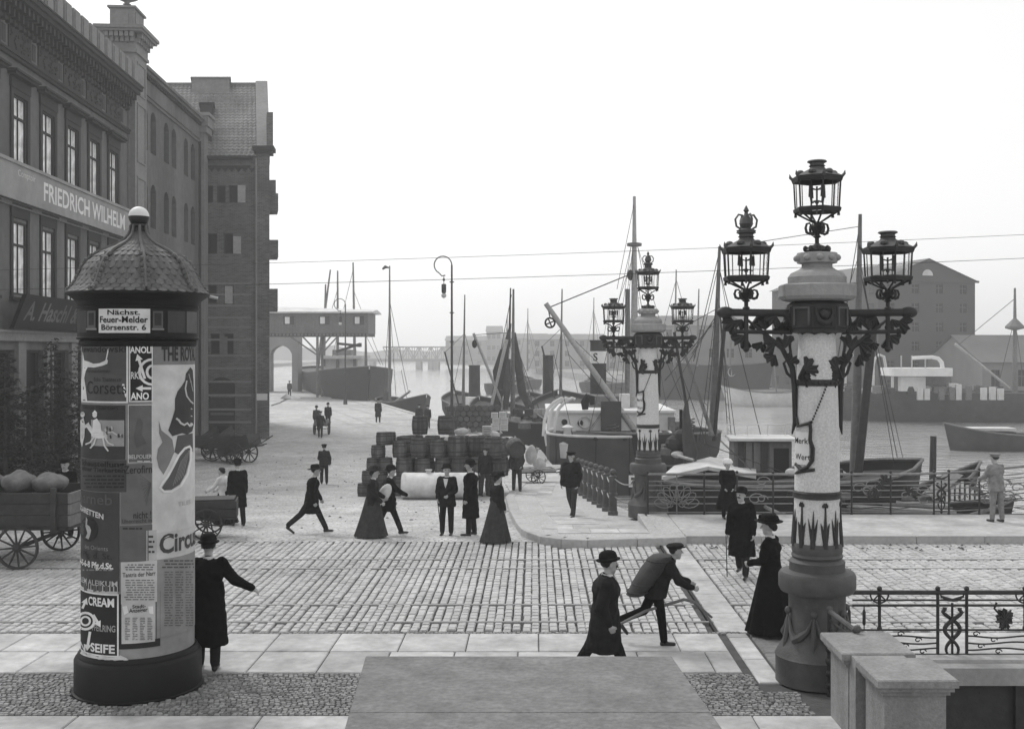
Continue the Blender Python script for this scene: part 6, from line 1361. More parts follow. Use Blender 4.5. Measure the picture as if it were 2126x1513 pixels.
# ------------------------------------------------------------------ people
import numpy as np
def caps(m, p0, r0, p1, r1, n=10):
    p0, p1 = Vector(p0), Vector(p1); d = p1-p0; L = d.length
    if L < 1e-5: d = Vector((0,0,1)); L = 1e-5
    d = d/L; P = []; R = []
    for c in (-.95, -.6, -.0): P.append(p0+d*r0*c); R.append(r0*math.sqrt(1-c*c))
    for c in (0, .6, .95): P.append(p1+d*r1*c); R.append(r1*math.sqrt(1-c*c))
    m.tube(P, R, n)
def remesh(name, m, vox, mats, prims=None, smooth=4, wrinkle=0, seed=0):
    me0 = bpy.data.meshes.new('tmp'); me0.from_pydata(m.v, [], m.f); o = bpy.data.objects.new('tmp', me0); C.objects.link(o)
    md = o.modifiers.new('r', 'REMESH'); md.mode = 'VOXEL'; md.voxel_size = vox; md.use_smooth_shade = True
    if smooth: ms = o.modifiers.new('s', 'SMOOTH'); ms.iterations = smooth; ms.factor = .5
    dg = bpy.context.evaluated_depsgraph_get(); me = bpy.data.meshes.new_from_object(o.evaluated_get(dg)); me.name = name
    bpy.data.objects.remove(o); bpy.data.meshes.remove(me0)
    nv = len(me.vertices)
    if wrinkle and nv:
        co = np.empty(nv*3); me.vertices.foreach_get('co', co); co = co.reshape(-1, 3); no = np.empty(nv*3); me.vertices.foreach_get('normal', no); no = no.reshape(-1, 3)
        s = seed*1.7; d = np.sin(co[:,2]*31+co[:,0]*22+s)*np.sin(co[:,1]*19-co[:,2]*13+s*2)+.6*np.sin(co[:,0]*47+co[:,2]*17+s)*np.sin(co[:,1]*41+s)
        co += no*(d*wrinkle)[:, None]; me.vertices.foreach_set('co', co.ravel())
    me.materials.clear()
    for x in mats: me.materials.append(x)
    n = len(me.polygons)
    if prims and n:
        c = np.empty(n*3); me.polygons.foreach_get('center', c); c = c.reshape(-1, 3); best = np.full(n, 1e9); idx = np.zeros(n, dtype=np.int32)
        for p0, r0, p1, r1, mi in prims:
            a = np.array(p0); b = np.array(p1); ab = b-a; L = max(1e-9, ab.dot(ab)); t = np.clip(((c-a)@ab)/L, 0, 1); d = np.linalg.norm(c-(a+t[:,None]*ab), axis=1)-(r0+(r1-r0)*t)
            k = d < best; best[k] = d[k]; idx[k] = mi
        me.polygons.foreach_set('material_index', idx)
    me.shade_smooth(); return me
def dirv(sw, ab, sd): return Vector((sd*math.sin(ab), math.sin(sw)*math.cos(ab), -math.cos(sw)*math.cos(ab)))
def D(x): return math.radians(x)
NP = [0]
def person(label, x, y, z, face, ht, legs=((0,0),(0,0)), arms=((5,8,12,4),(5,8,12,4)), lean=0, head=(0,0), coat=None, coat_m=m_cloth, trous=m_cloth2, hat='bowler', hat_m=m_felt, skirt=None, skirt_m=m_cloth, vox=.014,
           beard=0, shirt=0, collar=1, stout=1.0, fat=1.0, group=None, loc=None, hair=True, sit=0):
    """face: degrees, 0 looks away from the camera (+Y), 180 at it, -90 to the right.  legs: (thigh, knee) left, right.  arms: (swing, abduct, fore swing, fore abduct)"""
    NP[0] += 1; s = ht/1.75
    t = thing('person', label, 'person', loc if loc else (x, y, z), D(face), group)
    hip = Vector((0, 0, .92)); prims = []; B = MB()
    def pr(p0, r0, p1, r1, mi, n=10): prims.append((tuple(Vector(p0)*s), r0*s, tuple(Vector(p1)*s), r1*s, mi)); caps(B, Vector(p0)*s, r0*s, Vector(p1)*s, r1*s, n)
    ank = []
    J = []
    for sd, (th, kn) in zip((-1, 1), legs):
        h = hip+Vector((sd*.09, 0, -.02)); k = h+dirv(D(th), D(2), sd)*.43; a = k+dirv(D(th-kn), D(1), sd)*.41; ank.append(a.z); J.append((h, k, a, sd, th-kn))
    dz = .085-min(ank); sh = Vector((0, 0, dz)); hip = hip+sh
    for h, k, a, sd, an in J:
        h, k, a = h+sh, k+sh, a+sh; pr(h, .1*fat, k, .08, 1); pr(k, .078, a+Vector((0,0,.02)), .066, 1)
        pit = 0 if abs(a.z-.085) < .05 else (an*.8); f = Vector((sd*.03, math.cos(D(pit)), math.sin(D(pit))*1.0)); f.normalize(); 
        heel = a+Vector((0, -.03, -.05)); toe = heel+f*.2+Vector((0, 0, -.005)); pr(a, .046, heel, .042, 2, 8); pr(heel, .04, toe, .032, 2, 8)
    L = D(lean); up = Vector((0, math.sin(L), math.cos(L))); fw = Vector((0, math.cos(L), -math.sin(L)))
    chest = hip+up*.36; neck = hip+up*.53
    pr(hip+Vector((-.06,0,.02)), .115*fat, hip+Vector((.06,0,.02)), .115*fat, 1); pr(hip+up*.16+Vector((-.05,0,0)), .112*fat, hip+up*.16+Vector((.05,0,0)), .112*fat, 0)
    pr(chest+Vector((-.07,0,0)), .125*fat, chest+Vector((.07,0,0)), .125*fat, 0); pr(hip+up*.1, .11*fat, chest, .12*fat, 0)
    pr(neck-up*.07+Vector((-.14,0,0)), .06, neck-up*.07+Vector((.14,0,0)), .06, 0)
    hy, hp = D(head[0]), D(head[1]); hd = (up+Vector((0,0,1))).normalized(); hc = neck+hd*.15+fw*.03; Rm = Matrix.Rotation(hy, 3, 'Z') @ Matrix.Rotation(-hp, 3, 'X')
    def hp_(p): return hc+Rm @ Vector(p)
    pr(neck-up*.03, .058, hc-hd*.05, .052, 3); pr(hp_((0,-.02,.035)), .092, hp_((0,.012,.03)), .088, 3, 14); pr(hp_((0,.025,-.02)), .07, hp_((0,.04,-.085)), .043, 3, 12); pr(hp_((-.025,.03,-.06)), .04, hp_((.025,.03,-.06)), .04, 3, 8)
    pr(hp_((0,.092,.02)), .012, hp_((0,.118,-.018)), .017, 3, 8); pr(hp_((-.035,.086,.035)), .014, hp_((.035,.086,.035)), .014, 3, 8)
    for sd in (-1, 1): pr(hp_((sd*.088,-.005,.015)), .014, hp_((sd*.09,-.012,-.02)), .011, 3, 6); pr(hp_((sd*.034,.085,.012)), .012, hp_((sd*.034,.086,.012)), .012, 4, 6)
    pr(hp_((-.02,.078,-.052)), .011, hp_((.02,.078,-.052)), .011, 5, 6)
    A = []
    for sd, (sw, ab, fs, fa) in zip((-1, 1), arms):
        S = neck-up*.07+Vector((sd*.17, 0, 0)); E = S+dirv(D(sw), D(ab), sd)*.285; d2 = dirv(D(fs), D(fa), sd); Wr = E+d2*.25; A.append((S, E, Wr, d2, sd))
        pr(S, .055, E, .042, 0); pr(E, .041, Wr, .03, 0); side = Vector((sd, 0, 0)).cross(d2); side = side.normalized() if side.length > .1 else Vector((0,1,0)); palm = d2.cross(side).normalized()*(-sd if False else 1)
        hc2 = Wr+d2*.06; pr(Wr+d2*.01, .028, Wr+d2*.03, .03, 3, 8); pr(hc2-side*.02, .022, hc2+side*.025, .022, 3, 8)
        inn = Vector((-sd, 0, 0)); inn = (inn-d2*inn.dot(d2)); inn = inn.normalized() if inn.length > .05 else Vector((0,0,-1))
        for q, ln in zip((-.03, -.01, .012, .033), (.06, .07, .075, .065)):
            b0 = hc2+side*q+d2*.02; b1 = b0+(d2*.8+inn*.45).normalized()*ln*.55; b2 = b1+(d2*.35+inn*.95).normalized()*ln*.5; pr(b0, .0105, b1, .0095, 3, 6); pr(b1, .0095, b2, .008, 3, 6)
        b0 = hc2+side*.03-d2*.02; b1 = b0+(side*.8+d2*.6).normalized()*.04; pr(b0, .012, b1, .0105, 3, 6); pr(b1, .0105, b1+(d2*.8+inn*.5).normalized()*.035, .009, 3, 6)
    body = link('body', remesh('body', B, vox, [coat_m, trous, m_shoe, m_skin, m_hair, m_lips], prims, 3), t)
    # clothes: one garment following the torso, sleeves and skirt of the coat
    G = MB()
    def gc(p0, r0, p1, r1): caps(G, Vector(p0)*s, r0*s, Vector(p1)*s, r1*s, 12)
    k_ = 1.07*stout if skirt is None else stout
    gc(chest+Vector((-.07,0,0)), .148*k_, chest+Vector((.07,0,0)), .148*k_); gc(hip+up*.14+Vector((-.05,0,0)), .14*k_*fat, hip+up*.14+Vector((.05,0,0)), .14*k_*fat); gc(hip+up*.12, .135*k_, chest, .145*k_)
    gc(neck-up*.075+Vector((-.15,0,0)), .078, neck-up*.075+Vector((.15,0,0)), .078); gc(neck-up*.1, .1, neck-up*.015, .075)
    for S, E, Wr, d2, sd in A: gc(S, .078*k_, E, .064*k_); gc(E, .064*k_, Wr-d2*.0, .05)
    hem = coat if coat else .78
    hz_ = hem; n = 28; rings = []; sp = max([abs(math.sin(D(l[0]))) for l in legs]+[0]); top = hip+up*.2
    mean = sum(math.sin(D(l[0]-l[1]*.5)) for l in legs)/2
    for q in range(9):
        u = q/8; zc = top.z+(hz_-top.z)*u; cx_ = top.y*(1-u)+u*mean*.3*(.92-hz_); ring = []
        for i in range(n):
            a = 2*PI*i/n; rx = (.178+.045*u)*k_*fat; ry = (.135+(.035+.12*sp*(1-hz_/.95))*u)*k_*fat; wv = 1+.035*u*math.sin(5*a+NP[0])+.02*u*math.sin(9*a)
            ring.append((Vector((rx*wv*math.cos(a), cx_+ry*wv*math.sin(a), zc)))*s)
        rings.append(ring)
    G.loft(rings[::-1])
    gm = remesh('coat', G, vox, [coat_m], None, 2, .007*s if vox < .02 else 0, NP[0]); link('coat' if not skirt else 'jacket', gm, t)
    if skirt is not None:
        K = MB(); n = 40; rings = []; w0 = hip+up*.14
        for q in range(12):
            u = q/11; zc = w0.z+(skirt-w0.z)*u; ring = []
            for i in range(n):
                a = 2*PI*i/n; rr_ = (.13+.19*u**.8)*(1+.085*u*math.sin(9*a+NP[0])+.05*u*math.sin(16*a+1)); ring.append(Vector((rr_*1.08*math.cos(a), w0.y*(1-u)+rr_*1.05*math.sin(a)+(.10*u*u*(-1 if math.sin(a) < 0 else .5)*abs(math.sin(a))), zc))*s)
            rings.append(ring)
        K.loft(rings[::-1]).build('skirt', skirt_m, t, smooth=True, ang=60)
    if collar:
        c0 = neck+up*.0; K = MB(); rg = []
        for rr_, o in ((.07, -.01), (.066, .035), (.06, .035), (.062, -.01)): rg.append([(c0+up*o+Vector((rr_*math.cos(a), 0, 0))+fw*(rr_*math.sin(a)))*s for a in [2*PI*i/14 for i in range(14)]])
        K.loft(rg, cap=False).build('collar', m_cloth4, t, smooth=True)
    if shirt:
        K = MB(); o_ = chest+fw*.15*k_; V = [(-.06, .13), (.06, .13), (.03, -.02), (0, -.1), (-.03, -.02)]
        vs = [(chest+up*b+Vector((a, 0, 0))+fw*(.152*k_-.55*max(0, b-.02)*1.0*.5))*s for a, b in V]; K.add(vs, [(0, 4, 3, 2, 1)][::1]); K.add([(Vector(v)+fw*.012) for v in vs], [(0, 1, 2, 3, 4), (4, 3, 2, 1, 0)]); K.build('shirt_front', m_cloth4, t)
        K = MB(); q = (neck+fw*.085-up*.03)*s; K.ell(q+Vector((-.03*s, 0, 0)), (.03*s, .015*s, .018*s), 8, 5); K.ell(q+Vector((.03*s, 0, 0)), (.03*s, .015*s, .018*s), 8, 5); K.build('bow_tie', m_cloth, t, smooth=True)
    # hair, moustache, hat
    def hm(K): K.v = [tuple((hc+Rm @ Vector(v))*s) for v in K.v]; return K
    if hair:
        K = MB(); K.ell((0, -.028, .04), (.097, .088, .082), 14, 9)
        if skirt is not None: K.ell((0, -.09, .0), (.07, .05, .06), 10, 7); K.ell((0,-.02,.07),(.11,.1,.06),12,7)
        hm(K).build('hair', m_hair, t, smooth=True)
    if beard:
        K = MB(); K.tube([(-.045, .075, -.045), (-.02, .098, -.034), (.0, .102, -.032), (.02, .098, -.034), (.045, .075, -.045)], [.006, .013, .012, .013, .006], 7)
        if beard > 1: K.ell((0, .06, -.09), (.05, .045, .05), 10, 7)
        hm(K).build('moustache' if beard == 1 else 'beard', m_hair, t, smooth=True)
    if hat:
        K = MB(); c0 = (0, -.008, .06)
        if hat == 'bowler':
            K.lathe([(.098, -.005), (.125, -.004), (.14, .006), (.143, .014), (.136, .012), (.122, .006), (.108, .01), (.107, .05), (.1, .085), (.08, .112), (.042, .128), (.005, .132)], 26, c0, sy=1.14)
        elif hat == 'cap':
            K.lathe([(.1, -.01), (.104, .03), (.13, .045), (.135, .06), (.12, .075), (.06, .085), (.005, .088)], 22, c0, sy=1.1); K.loft([[(x, y0, z0) for x, y0, z0 in ((-.075, .085, .052), (.075, .085, .052), (.06, .15, .042), (-.06, .15, .042))], [(x, y0, z0+.008) for x, y0, z0 in ((-.075, .085, .052), (.075, .085, .052), (.06, .15, .042), (-.06, .15, .042))]])
        elif hat == 'flat':
            K.lathe([(.1, .0), (.118, .03), (.125, .055), (.1, .08), (.05, .09), (.005, .092)], 22, c0, sy=1.2); K.ell((0, .12, .075), (.08, .05, .012), 10, 5)
        elif hat == 'felt':
            K.lathe([(.1, 0), (.17, -.004), (.19, .008), (.17, .012), (.108, .014), (.107, .05), (.1, .1), (.075, .12), (.03, .108), (.005, .106)], 24, c0, sy=1.1)
        elif hat == 'lady':
            K.lathe([(.1, .02), (.16, .01), (.205, .025), (.215, .038), (.2, .04), (.15, .035), (.14, .06), (.13, .11), (.1, .14), (.005, .15)], 28, c0, sy=1.05, fn=lambda a, z: 1+.06*math.sin(2*a+.6))
            rr = random.Random(NP[0])
            for i in range(16): a = rr.uniform(0, 2*PI); K.ell((c0[0]+.13*math.cos(a), c0[1]+.13*math.sin(a), c0[2]+rr.uniform(.04, .12)), rr.uniform(.028, .045), 7, 5)
        elif hat == 'girl':
            K.lathe([(.1, .02), (.15, .0), (.16, .03), (.15, .06), (.13, .1), (.1, .14), (.04, .155), (.005, .157)], 22, c0, fn=lambda a, z: 1+.06*math.sin(7*a)); K.ell((.1, .02, .12), (.05, .03, .08), 8, 6); K.ell((.13, .0, .06), (.04, .04, .05), 8, 6)
        hm(K); h_ = K.build('hat', hat_m, t, smooth=True, ang=50)
        if hat in ('bowler', 'felt'): K = MB().lathe([(.1085, .012), (.1095, .014), (.109, .036), (.108, .038)], 24, c0, sy=1.14 if hat == 'bowler' else 1.1, cap=False); hm(K).build('hat_band', m_black, h_, smooth=True)
    t['s'] = s; return t, dict(A=A, s=s, hip=hip, chest=chest, up=up)
m_lips = M('lip', .2, .6, .1, 9)
def worldp(t, p): a = t.rotation_euler[2]; c, q = math.cos(a), math.sin(a); return Vector((t.location.x+p.x*c-p.y*q, t.location.y+p.x*q+p.y*c, t.location.z+p.z))
def at(x, y, z): p = GP(x, y, z); return p.x, p.y, z
def ats(x, y, dz=0.0):                                               # on the sloping street
    p = GP(x, y, -1.5+dz)
    if p.y < 47:
        Z = 30
        for _ in range(60): p = W(x, y, Z); g = gz(Z)+dz; Z = F*(H-g)/(y-CY)
        return (x-CX)*Z/F, Z, gz(Z)+dz
    return p.x, p.y, -1.5+dz
N_arm = (4, 9, 14, 5)
# foreground
person('man in knee length black overcoat seen from behind beside the poster pillar, arm out', *at(432, 1388, .12), 4, 1.63, ((2, 4), (-4, 6)), ((20, 12, 75, -30), (-12, 40, 8, 62)), 0, (8, 0), .33, hat='bowler', vox=.011, stout=1.08)
person('moustached man in bowler and long dark overcoat striding right, nearest walker', *at(1255, 1424, .12), -88, 1.60, ((-26, 6), (24, 6)), ((-14, 10, 12, 4), (-18, 12, 24, 4)), 3, (14, -6), .47, coat_m=m_cloth2, beard=1, vox=.0105, stout=1.14)
pt3, i3 = person('boy in peaked cap bent forward carrying a big pack basket on his back', *at(1362, 1336, .12), -90, 1.42, ((-26, 40), (10, 4)), ((22, 10, 70, -4), (24, 10, 66, -4)), 30, (0, -4), None, coat_m=m_cloth2, trous=m_cloth, hat='flat', hat_m=m_cloth2, vox=.011, collar=0)
p = worldp(pt3, (i3['chest']-Vector((0, .30, .10)))*i3['s']); bk = thing('pack_basket', 'bulging dark pack basket on the back of the bent boy', 'basket', p, D(-90))
K = MB(); rg = []
for q, rr_ in ((-.32, .12), (-.3, .17), (-.1, .21), (.1, .23), (.26, .21), (.3, .18)): rg.append([Vector((rr_*.95*math.cos(a), rr_*.75*math.sin(a)-q*-.6, q*.88)) for a in [2*PI*i/16 for i in range(16)]])
K.loft(rg).build('basket_body', m_woodd, bk, smooth=True, ang=50)
for q in range(5): K = MB(); z = -.25+q*.12; K.tube([((.19+.04*(z+.25))*.97*math.cos(a), (.19+.04*(z+.25))*.77*math.sin(a)+z*.6, z*.88) for a in [2*PI*i/16 for i in range(16)]], .012, 5, closed=True); K.build('wicker_band', m_woodd, bk)
po = MB().tube([W(1285, 1296, 14.7), W(1340, 1268, 14.8), W(1420, 1244, 14.9), W(1440, 1249, 14.95), W(1478, 1281, 15.1)], [.018, .02, .022, .022, .016], 7).build('bent_pole', m_wood, smooth=True); tag(po, 'crooked wooden pole held low by the bent boy with the basket', 'pole')
person('woman in dark jacket and long skirt walking left, half behind the near lamp column', *at(1602, 1316, .12), 62, 1.62, ((12, 4), (-10, 8)), ((15, 8, 75, -25), (10, 8, 70, -20)), 2, (10, 0), .72, coat_m=m_cloth, hat='lady', hat_m=m_felt, skirt=.04, skirt_m=m_cloth, vox=.012)
p5, i5 = person('man in black bowler and knee coat crossing the road, thin cane in his hand', *at(1540, 1197, 0), 158, 1.60, ((14, 2), (-18, 10)), ((6, 14, 22, 4), (4, 12, 8, 8)), 2, (-25, -8), .42, coat_m=m_cloth, beard=1, shirt=0, vox=.012, stout=1.14)
a_ = worldp(p5, (i5['A'][1][2]+i5['A'][1][3]*.07)*i5['s']); cn = MB().tube([a_+Vector((.01,.03,.08)), a_+Vector((-.02,0,.02)), (a_.x-.02, a_.y-.12, .02)], .009, 6).build('walking_cane', m_black); tag(cn, 'thin cane of the man crossing the road in black coat', 'cane')
person('girl with frilled white hat and dark coat standing at the far railing', *at(1510, 1076, .15), 185, 1.34, ((0,0),(0,0)), ((6, 8, 40, -18), (6, 8, 40, -18)), 0, (10, 0), .5, coat_m=m_cloth, hat='girl', hat_m=m_white, skirt=.3, skirt_m=m_cloth, vox=.014)
person('man in cap and short jacket strolling on the corner pavement, hand in pocket', *ats(1187, 1072, .14), 158, 1.66, ((16, 4), (-16, 22)), ((-8, 10, 20, -6), (6, 14, 14, 2)), 1, (0, 0), .8, coat_m=m_cloth2, trous=m_cloth3, hat='cap', hat_m=m_cloth2, vox=.014, collar=0)
person('woman in full dark dress and flat hat walking off, right of the two talking men', *at(1030, 1125, 0), -55, 1.46, ((10, 0), (-10, 5)), (N_arm, N_arm), 3, (0, 0), .68, coat_m=m_cloth2, hat='lady', hat_m=m_cloth2, skirt=.03, skirt_m=m_cloth3, vox=.014)
p9, i9 = person('man in open jacket with bow tie and white shirt front, hands at his cane', *ats(928, 1110), 172, 1.55, ((2, 0), (4, 2)), ((12, 14, 62, -34), (10, 12, 40, -8)), 0, (20, -12), .72, coat_m=m_cloth2, trous=m_cloth2, shirt=1, vox=.013)
person('bearded man in long black overcoat facing left, talking with the man in bow tie', *ats(977, 1111), 84, 1.66, ((2, 0), (-4, 2)), (N_arm, (-6, 10, 16, 2)), 0, (0, -6), .42, coat_m=m_cloth, beard=2, vox=.013, stout=1.1)
a_ = worldp(p9, (i9['A'][1][2]+i9['A'][1][3]*.08)*i9['s']); cn = MB().tube([a_+Vector((0,0,.08)), a_, (a_.x+.1, a_.y-.05, gz(25)-.04)], .01, 6).build('walking_cane', m_black); tag(cn, 'short cane held by the man in bow tie', 'cane')
person('woman in pale banded hat and dark skirt hurrying right past the casks', *ats(772, 1116), -84, 1.54, ((12, 0), (-14, 8)), ((10, 10, 60, -10), (8, 10, 40, 0)), 4, (0, 0), .66, coat_m=m_cloth2, hat='lady', hat_m=m_cloth3, skirt=.05, skirt_m=m_cloth3, vox=.014)
person('man walking right close beside the woman in the pale hat', *ats(806, 1110), -80, 1.58, ((24, 4), (-24, 10)), ((10, 8, 20, 2), (40, 8, 62, 2)), 4, (0, 0), .6, coat_m=m_cloth, vox=.014)
pk = MB(); p = ats(801, 1110); pk.ell((p[0]+.02, p[1]-.3, p[2]+.98), (.13, .09, .22), 12, 8, rot=Matrix.Rotation(.5, 3, 'Y')); pk = pk.build('parcel', m_cloth4, smooth=True); tag(pk, 'pale paper parcel under the arm of the hurrying couple', 'parcel')
person('man in black coat and felt hat striding right alone across the open street', *ats(646, 1106), -82, 1.60, ((26, 2), (-34, 14)), ((8, 6, 30, 4), (-8, 6, 14, 2)), 8, (0, -4), .5, coat_m=m_cloth, hat='felt', vox=.014)
person('man in dark jacket and cap walking away behind the striding man', *ats(673, 1005), 10, 1.64, ((10, 0), (-10, 12)), ((10, 12, 60, -30), (4, 16, 20, 2)), 0, (0, 0), .84, coat_m=m_cloth2, trous=m_cloth, hat='cap', vox=.018, collar=0)
person('woman in white blouse and dark skirt at the handcart', *ats(466, 1088), 75, 1.42, ((6, 0), (-6, 4)), ((35, 8, 60, 2), (30, 8, 55, 2)), 8, (0, -6), .78, coat_m=m_cloth4, hat=None, skirt=.06, skirt_m=m_cloth2, vox=.015)
person('man in black coat and bowler standing next to the white bloused woman', *ats(494, 1091), 30, 1.60, ((4, 0), (-6, 6)), (N_arm, N_arm), 2, (0, 0), .5, coat_m=m_cloth, vox=.015)
# at the casks and further off
person('docker in dark jacket and pale trousers standing against the stacked casks', *ats(1007, 1030), 200, 1.66, ((4, 0), (-4, 4)), (N_arm, N_arm), 0, (20, 0), .82, coat_m=m_cloth2, trous=m_cloth3, hat='cap', hat_m=m_cloth3, vox=.018, collar=0)
person('docker in peaked cap and grey working clothes leaning beside the low handcart', *ats(1073, 1021, .1), 186, 1.68, ((6, 0), (-2, 2)), ((8, 14, 40, -20), (6, 16, 12, 6)), -4, (0, 0), .82, coat_m=m_cloth3, trous=m_cloth3, hat='cap', vox=.018, collar=0)
person('left of two men with dark jackets walking off along the quay by the kegs', *ats(870, 890), 4, 1.74, ((6, 0), (-6, 6)), (N_arm, N_arm), 0, (0, 0), .8, coat_m=m_cloth2, trous=m_cloth2, hat='cap', vox=.03, collar=0, hair=False)
person('right of two men with dark jackets walking off along the quay by the kegs', *ats(888, 890), 4, 1.66, ((-6, 4), (8, 0)), (N_arm, N_arm), 0, (0, 0), .8, coat_m=m_cloth2, trous=m_cloth2, hat='flat', vox=.03, collar=0, hair=False)
person('lone man in long coat standing on the quay rails before the sloop', *ats(785, 877), 200, 1.80, ((4, 0), (-4, 4)), (N_arm, N_arm), 0, (0, 0), .42, coat_m=m_cloth2, vox=.03, collar=0, hair=False)
person('man seen from behind pushing the small handcart far up the street', *ats(665, 909), 2, 1.72, ((10, 0), (-10, 8)), ((30, 14, 50, 4), (30, 14, 50, 4)), 4, (0, 0), .82, coat_m=m_cloth2, trous=m_cloth2, hat='cap', vox=.03, collar=0, hair=False)
person('man walking in front of the small handcart, mostly hidden by it', *ats(657, 893), 2, 1.7, ((10, 0), (-10, 8)), (N_arm, N_arm), 0, (0, 0), .8, coat_m=m_cloth3, hat='bowler', vox=.03, collar=0, hair=False)
person('man with bowler walking to the right of the small handcart', *ats(681, 886), 2, 1.74, ((-8, 4), (8, 0)), (N_arm, N_arm), 0, (0, 0), .8, coat_m=m_cloth2, hat='bowler', vox=.03, collar=0, hair=False)
person('distant figure in dark clothes by the gateway at the street end', *ats(601, 823), 4, 1.9, ((4, 0), (-4, 2)), (N_arm, N_arm), 0, (0, 0), .75, coat_m=m_cloth3, hat='cap', vox=.035, collar=0, hair=False)
person('man in grey clothes leaning at the far railing, right edge', *at(2069, 1083, .15), 20, 1.56, ((2, 0), (-4, 2)), ((30, 10, 70, -10), (30, 10, 70, -10)), 4, (10, 0), .8, coat_m=m_ghost, trous=m_ghost, hat='cap', hat_m=m_ghost, vox=.014, collar=0)
for x, lb in ((946, 'left of two crewmen on the tug, heads just above the kegs'), (956, 'right of two crewmen on the tug, heads just above the kegs')):
    q = W(x, 858, 92); person(lb, 0, 0, 0, 175, 1.65, ((0,0),(0,0)), (N_arm, N_arm), 0, (0, 0), .8, coat_m=m_cloth2, hat='cap', vox=.035, collar=0, hair=False, loc=(q.x, 92, W(0, 835, 92).z-1.75))
# ------------------------------------------------------------------ casks, sacks, crates on the quay
def barrel_proto(name, r, h, n=14, m=m_barrel):
    B = MB(); prof = [(r*.8, .03), (r*.82, 0), (r*.86, .0), (r*.955, h*.25), (r, h*.5), (r*.955, h*.75), (r*.86, h), (r*.82, h), (r*.8, h-.03)]
    for i in range(n):                                               # staves with a little gap between
        a0, a1 = 2*PI*i/n+.02, 2*PI*(i+1)/n-.02; k = random.uniform(-.004, .004); vs = []
        for rr_, z in prof: vs += [((rr_+k)*math.cos(a0), (rr_+k)*math.sin(a0), z), ((rr_+k+.004)*math.cos((a0+a1)/2), (rr_+k+.004)*math.sin((a0+a1)/2), z), ((rr_+k)*math.cos(a1), (rr_+k)*math.sin(a1), z)]
        B.add(vs, [(j*3+c, j*3+c+1, j*3+c+4, j*3+c+3) for j in range(8) for c in range(2)])
    for z in (.03, h-.03): B.lathe([(0.001, z), (r*.81, z)], n, cap=False)
    B.lathe([(r*.78, .02), (r*.93, h*.25), (r*.97, h*.5), (r*.93, h*.75), (r*.78, h-.02)], n, cap=False)
    Hm = [MB().lathe([(q*1.0+.002, z-.018), (q+.009, z-.018), (q+.009, z+.018), (q+.002, z+.018)], 20, cap=False).mesh('hoop', m_hoop) for q, z in ((r*.9, h*.09), (r*.965, h*.28), (r*.965, h*.72), (r*.9, h*.91))]
    return B.mesh('staves', m), Hm
BP = [barrel_proto('cask', .31, .70) for _ in range(3)]; KP = barrel_proto('keg', .215, .6, 10)
def cask(label, x, y, z, group, proto=None, tilt=None, sc_=1.0, nm='cask'):
    t = thing(nm, label, nm, (x, y, z), random.uniform(0, 6), group); sm_, hm_ = proto or random.choice(BP)
    link('staves', sm_, t); 
    for h in hm_: link('hoop', h, t)
    if tilt: t.rotation_euler = tilt
    t.scale = (sc_,)*3; return t
def gX(px, Y): return (px-CX)*Y/F
G1 = 'casks in the big stack on the quay'
ORD = ('first', 'second', 'third', 'fourth', 'fifth', 'sixth', 'seventh', 'eighth', 'ninth', 'tenth', 'eleventh')
TL = ('bottom', 'middle', 'top'); start = (812, 812, 812); RN = ('front', 'second', 'third', 'fourth', 'fifth')
for r in range(5):
    Y = 38.3+.64*r
    for t_ in range(3):
        if r and t_ < 2 and r > 1: continue
        x = gX(start[t_]+(r*4 if t_ else r*2), 38.3)+.31+(.16 if t_ == 1 else 0); k = 0
        while x < gX(1056-8*t_, 38.3)-(.2 if t_ == 2 and r < 2 else 0):
            if not (t_ == 0 and r == 1 and k > 2) and not (t_ == 2 and r == 0 and k in (4,)):
                lb = '%s cask from the left in the %s layer, %s row of the big stack' % (ORD[k], TL[t_], RN[r])
                cask(lb, x+random.uniform(-.04, .04), Y+random.uniform(-.08, .08), gz(Y)+.66*t_, G1, sc_=random.choice((.94, .96, 1.0, .9) if t_ < 2 else (.8, .86, .95, 1.02, 1.04)))
            x += .645; k += 1
UP = [barrel_proto('keg', .19, .44, 11) for _ in range(2)]; G3 = 'small upright kegs at the left of the big stack'
for r in range(4):
    for t_ in range(5):
        if r > 1 and t_ < 4: continue
        k0 = t_ if r < 2 else t_; Y = 37.9+.42*r
        for k in range(6):
            x = gX(742, 38)+.2+.16*t_+.41*k+.05*r
            if x > gX(812, 38.3)+.15*(t_ > 3)-.1: continue
            cask('%s small keg from left, %s tier, %s row, left end of the cask stack' % (ORD[k], ('lowest', 'second', 'third', 'fourth', 'topmost')[t_], RN[r]), x, Y+random.uniform(-.03, .03), gz(Y)+.437*t_, G3, random.choice(UP), nm='keg')
for x, lb in ((872, 'single small cask standing highest on the left part of the big stack'), (925, 'small cask standing on the big stack right of the arc lamp post')):
    Y = 40.2; cask(lb, gX(x, Y), Y, gz(Y)+2.1, G1, sc_=.95)
Y = 38.2; cask('cask lying on its side with open dark end behind the dockers', gX(1066, Y), Y-.3, gz(Y)+1.75, G1, tilt=(PI/2+.1, 0, .2), sc_=1.05)
G2 = 'kegs piled by the quay edge'
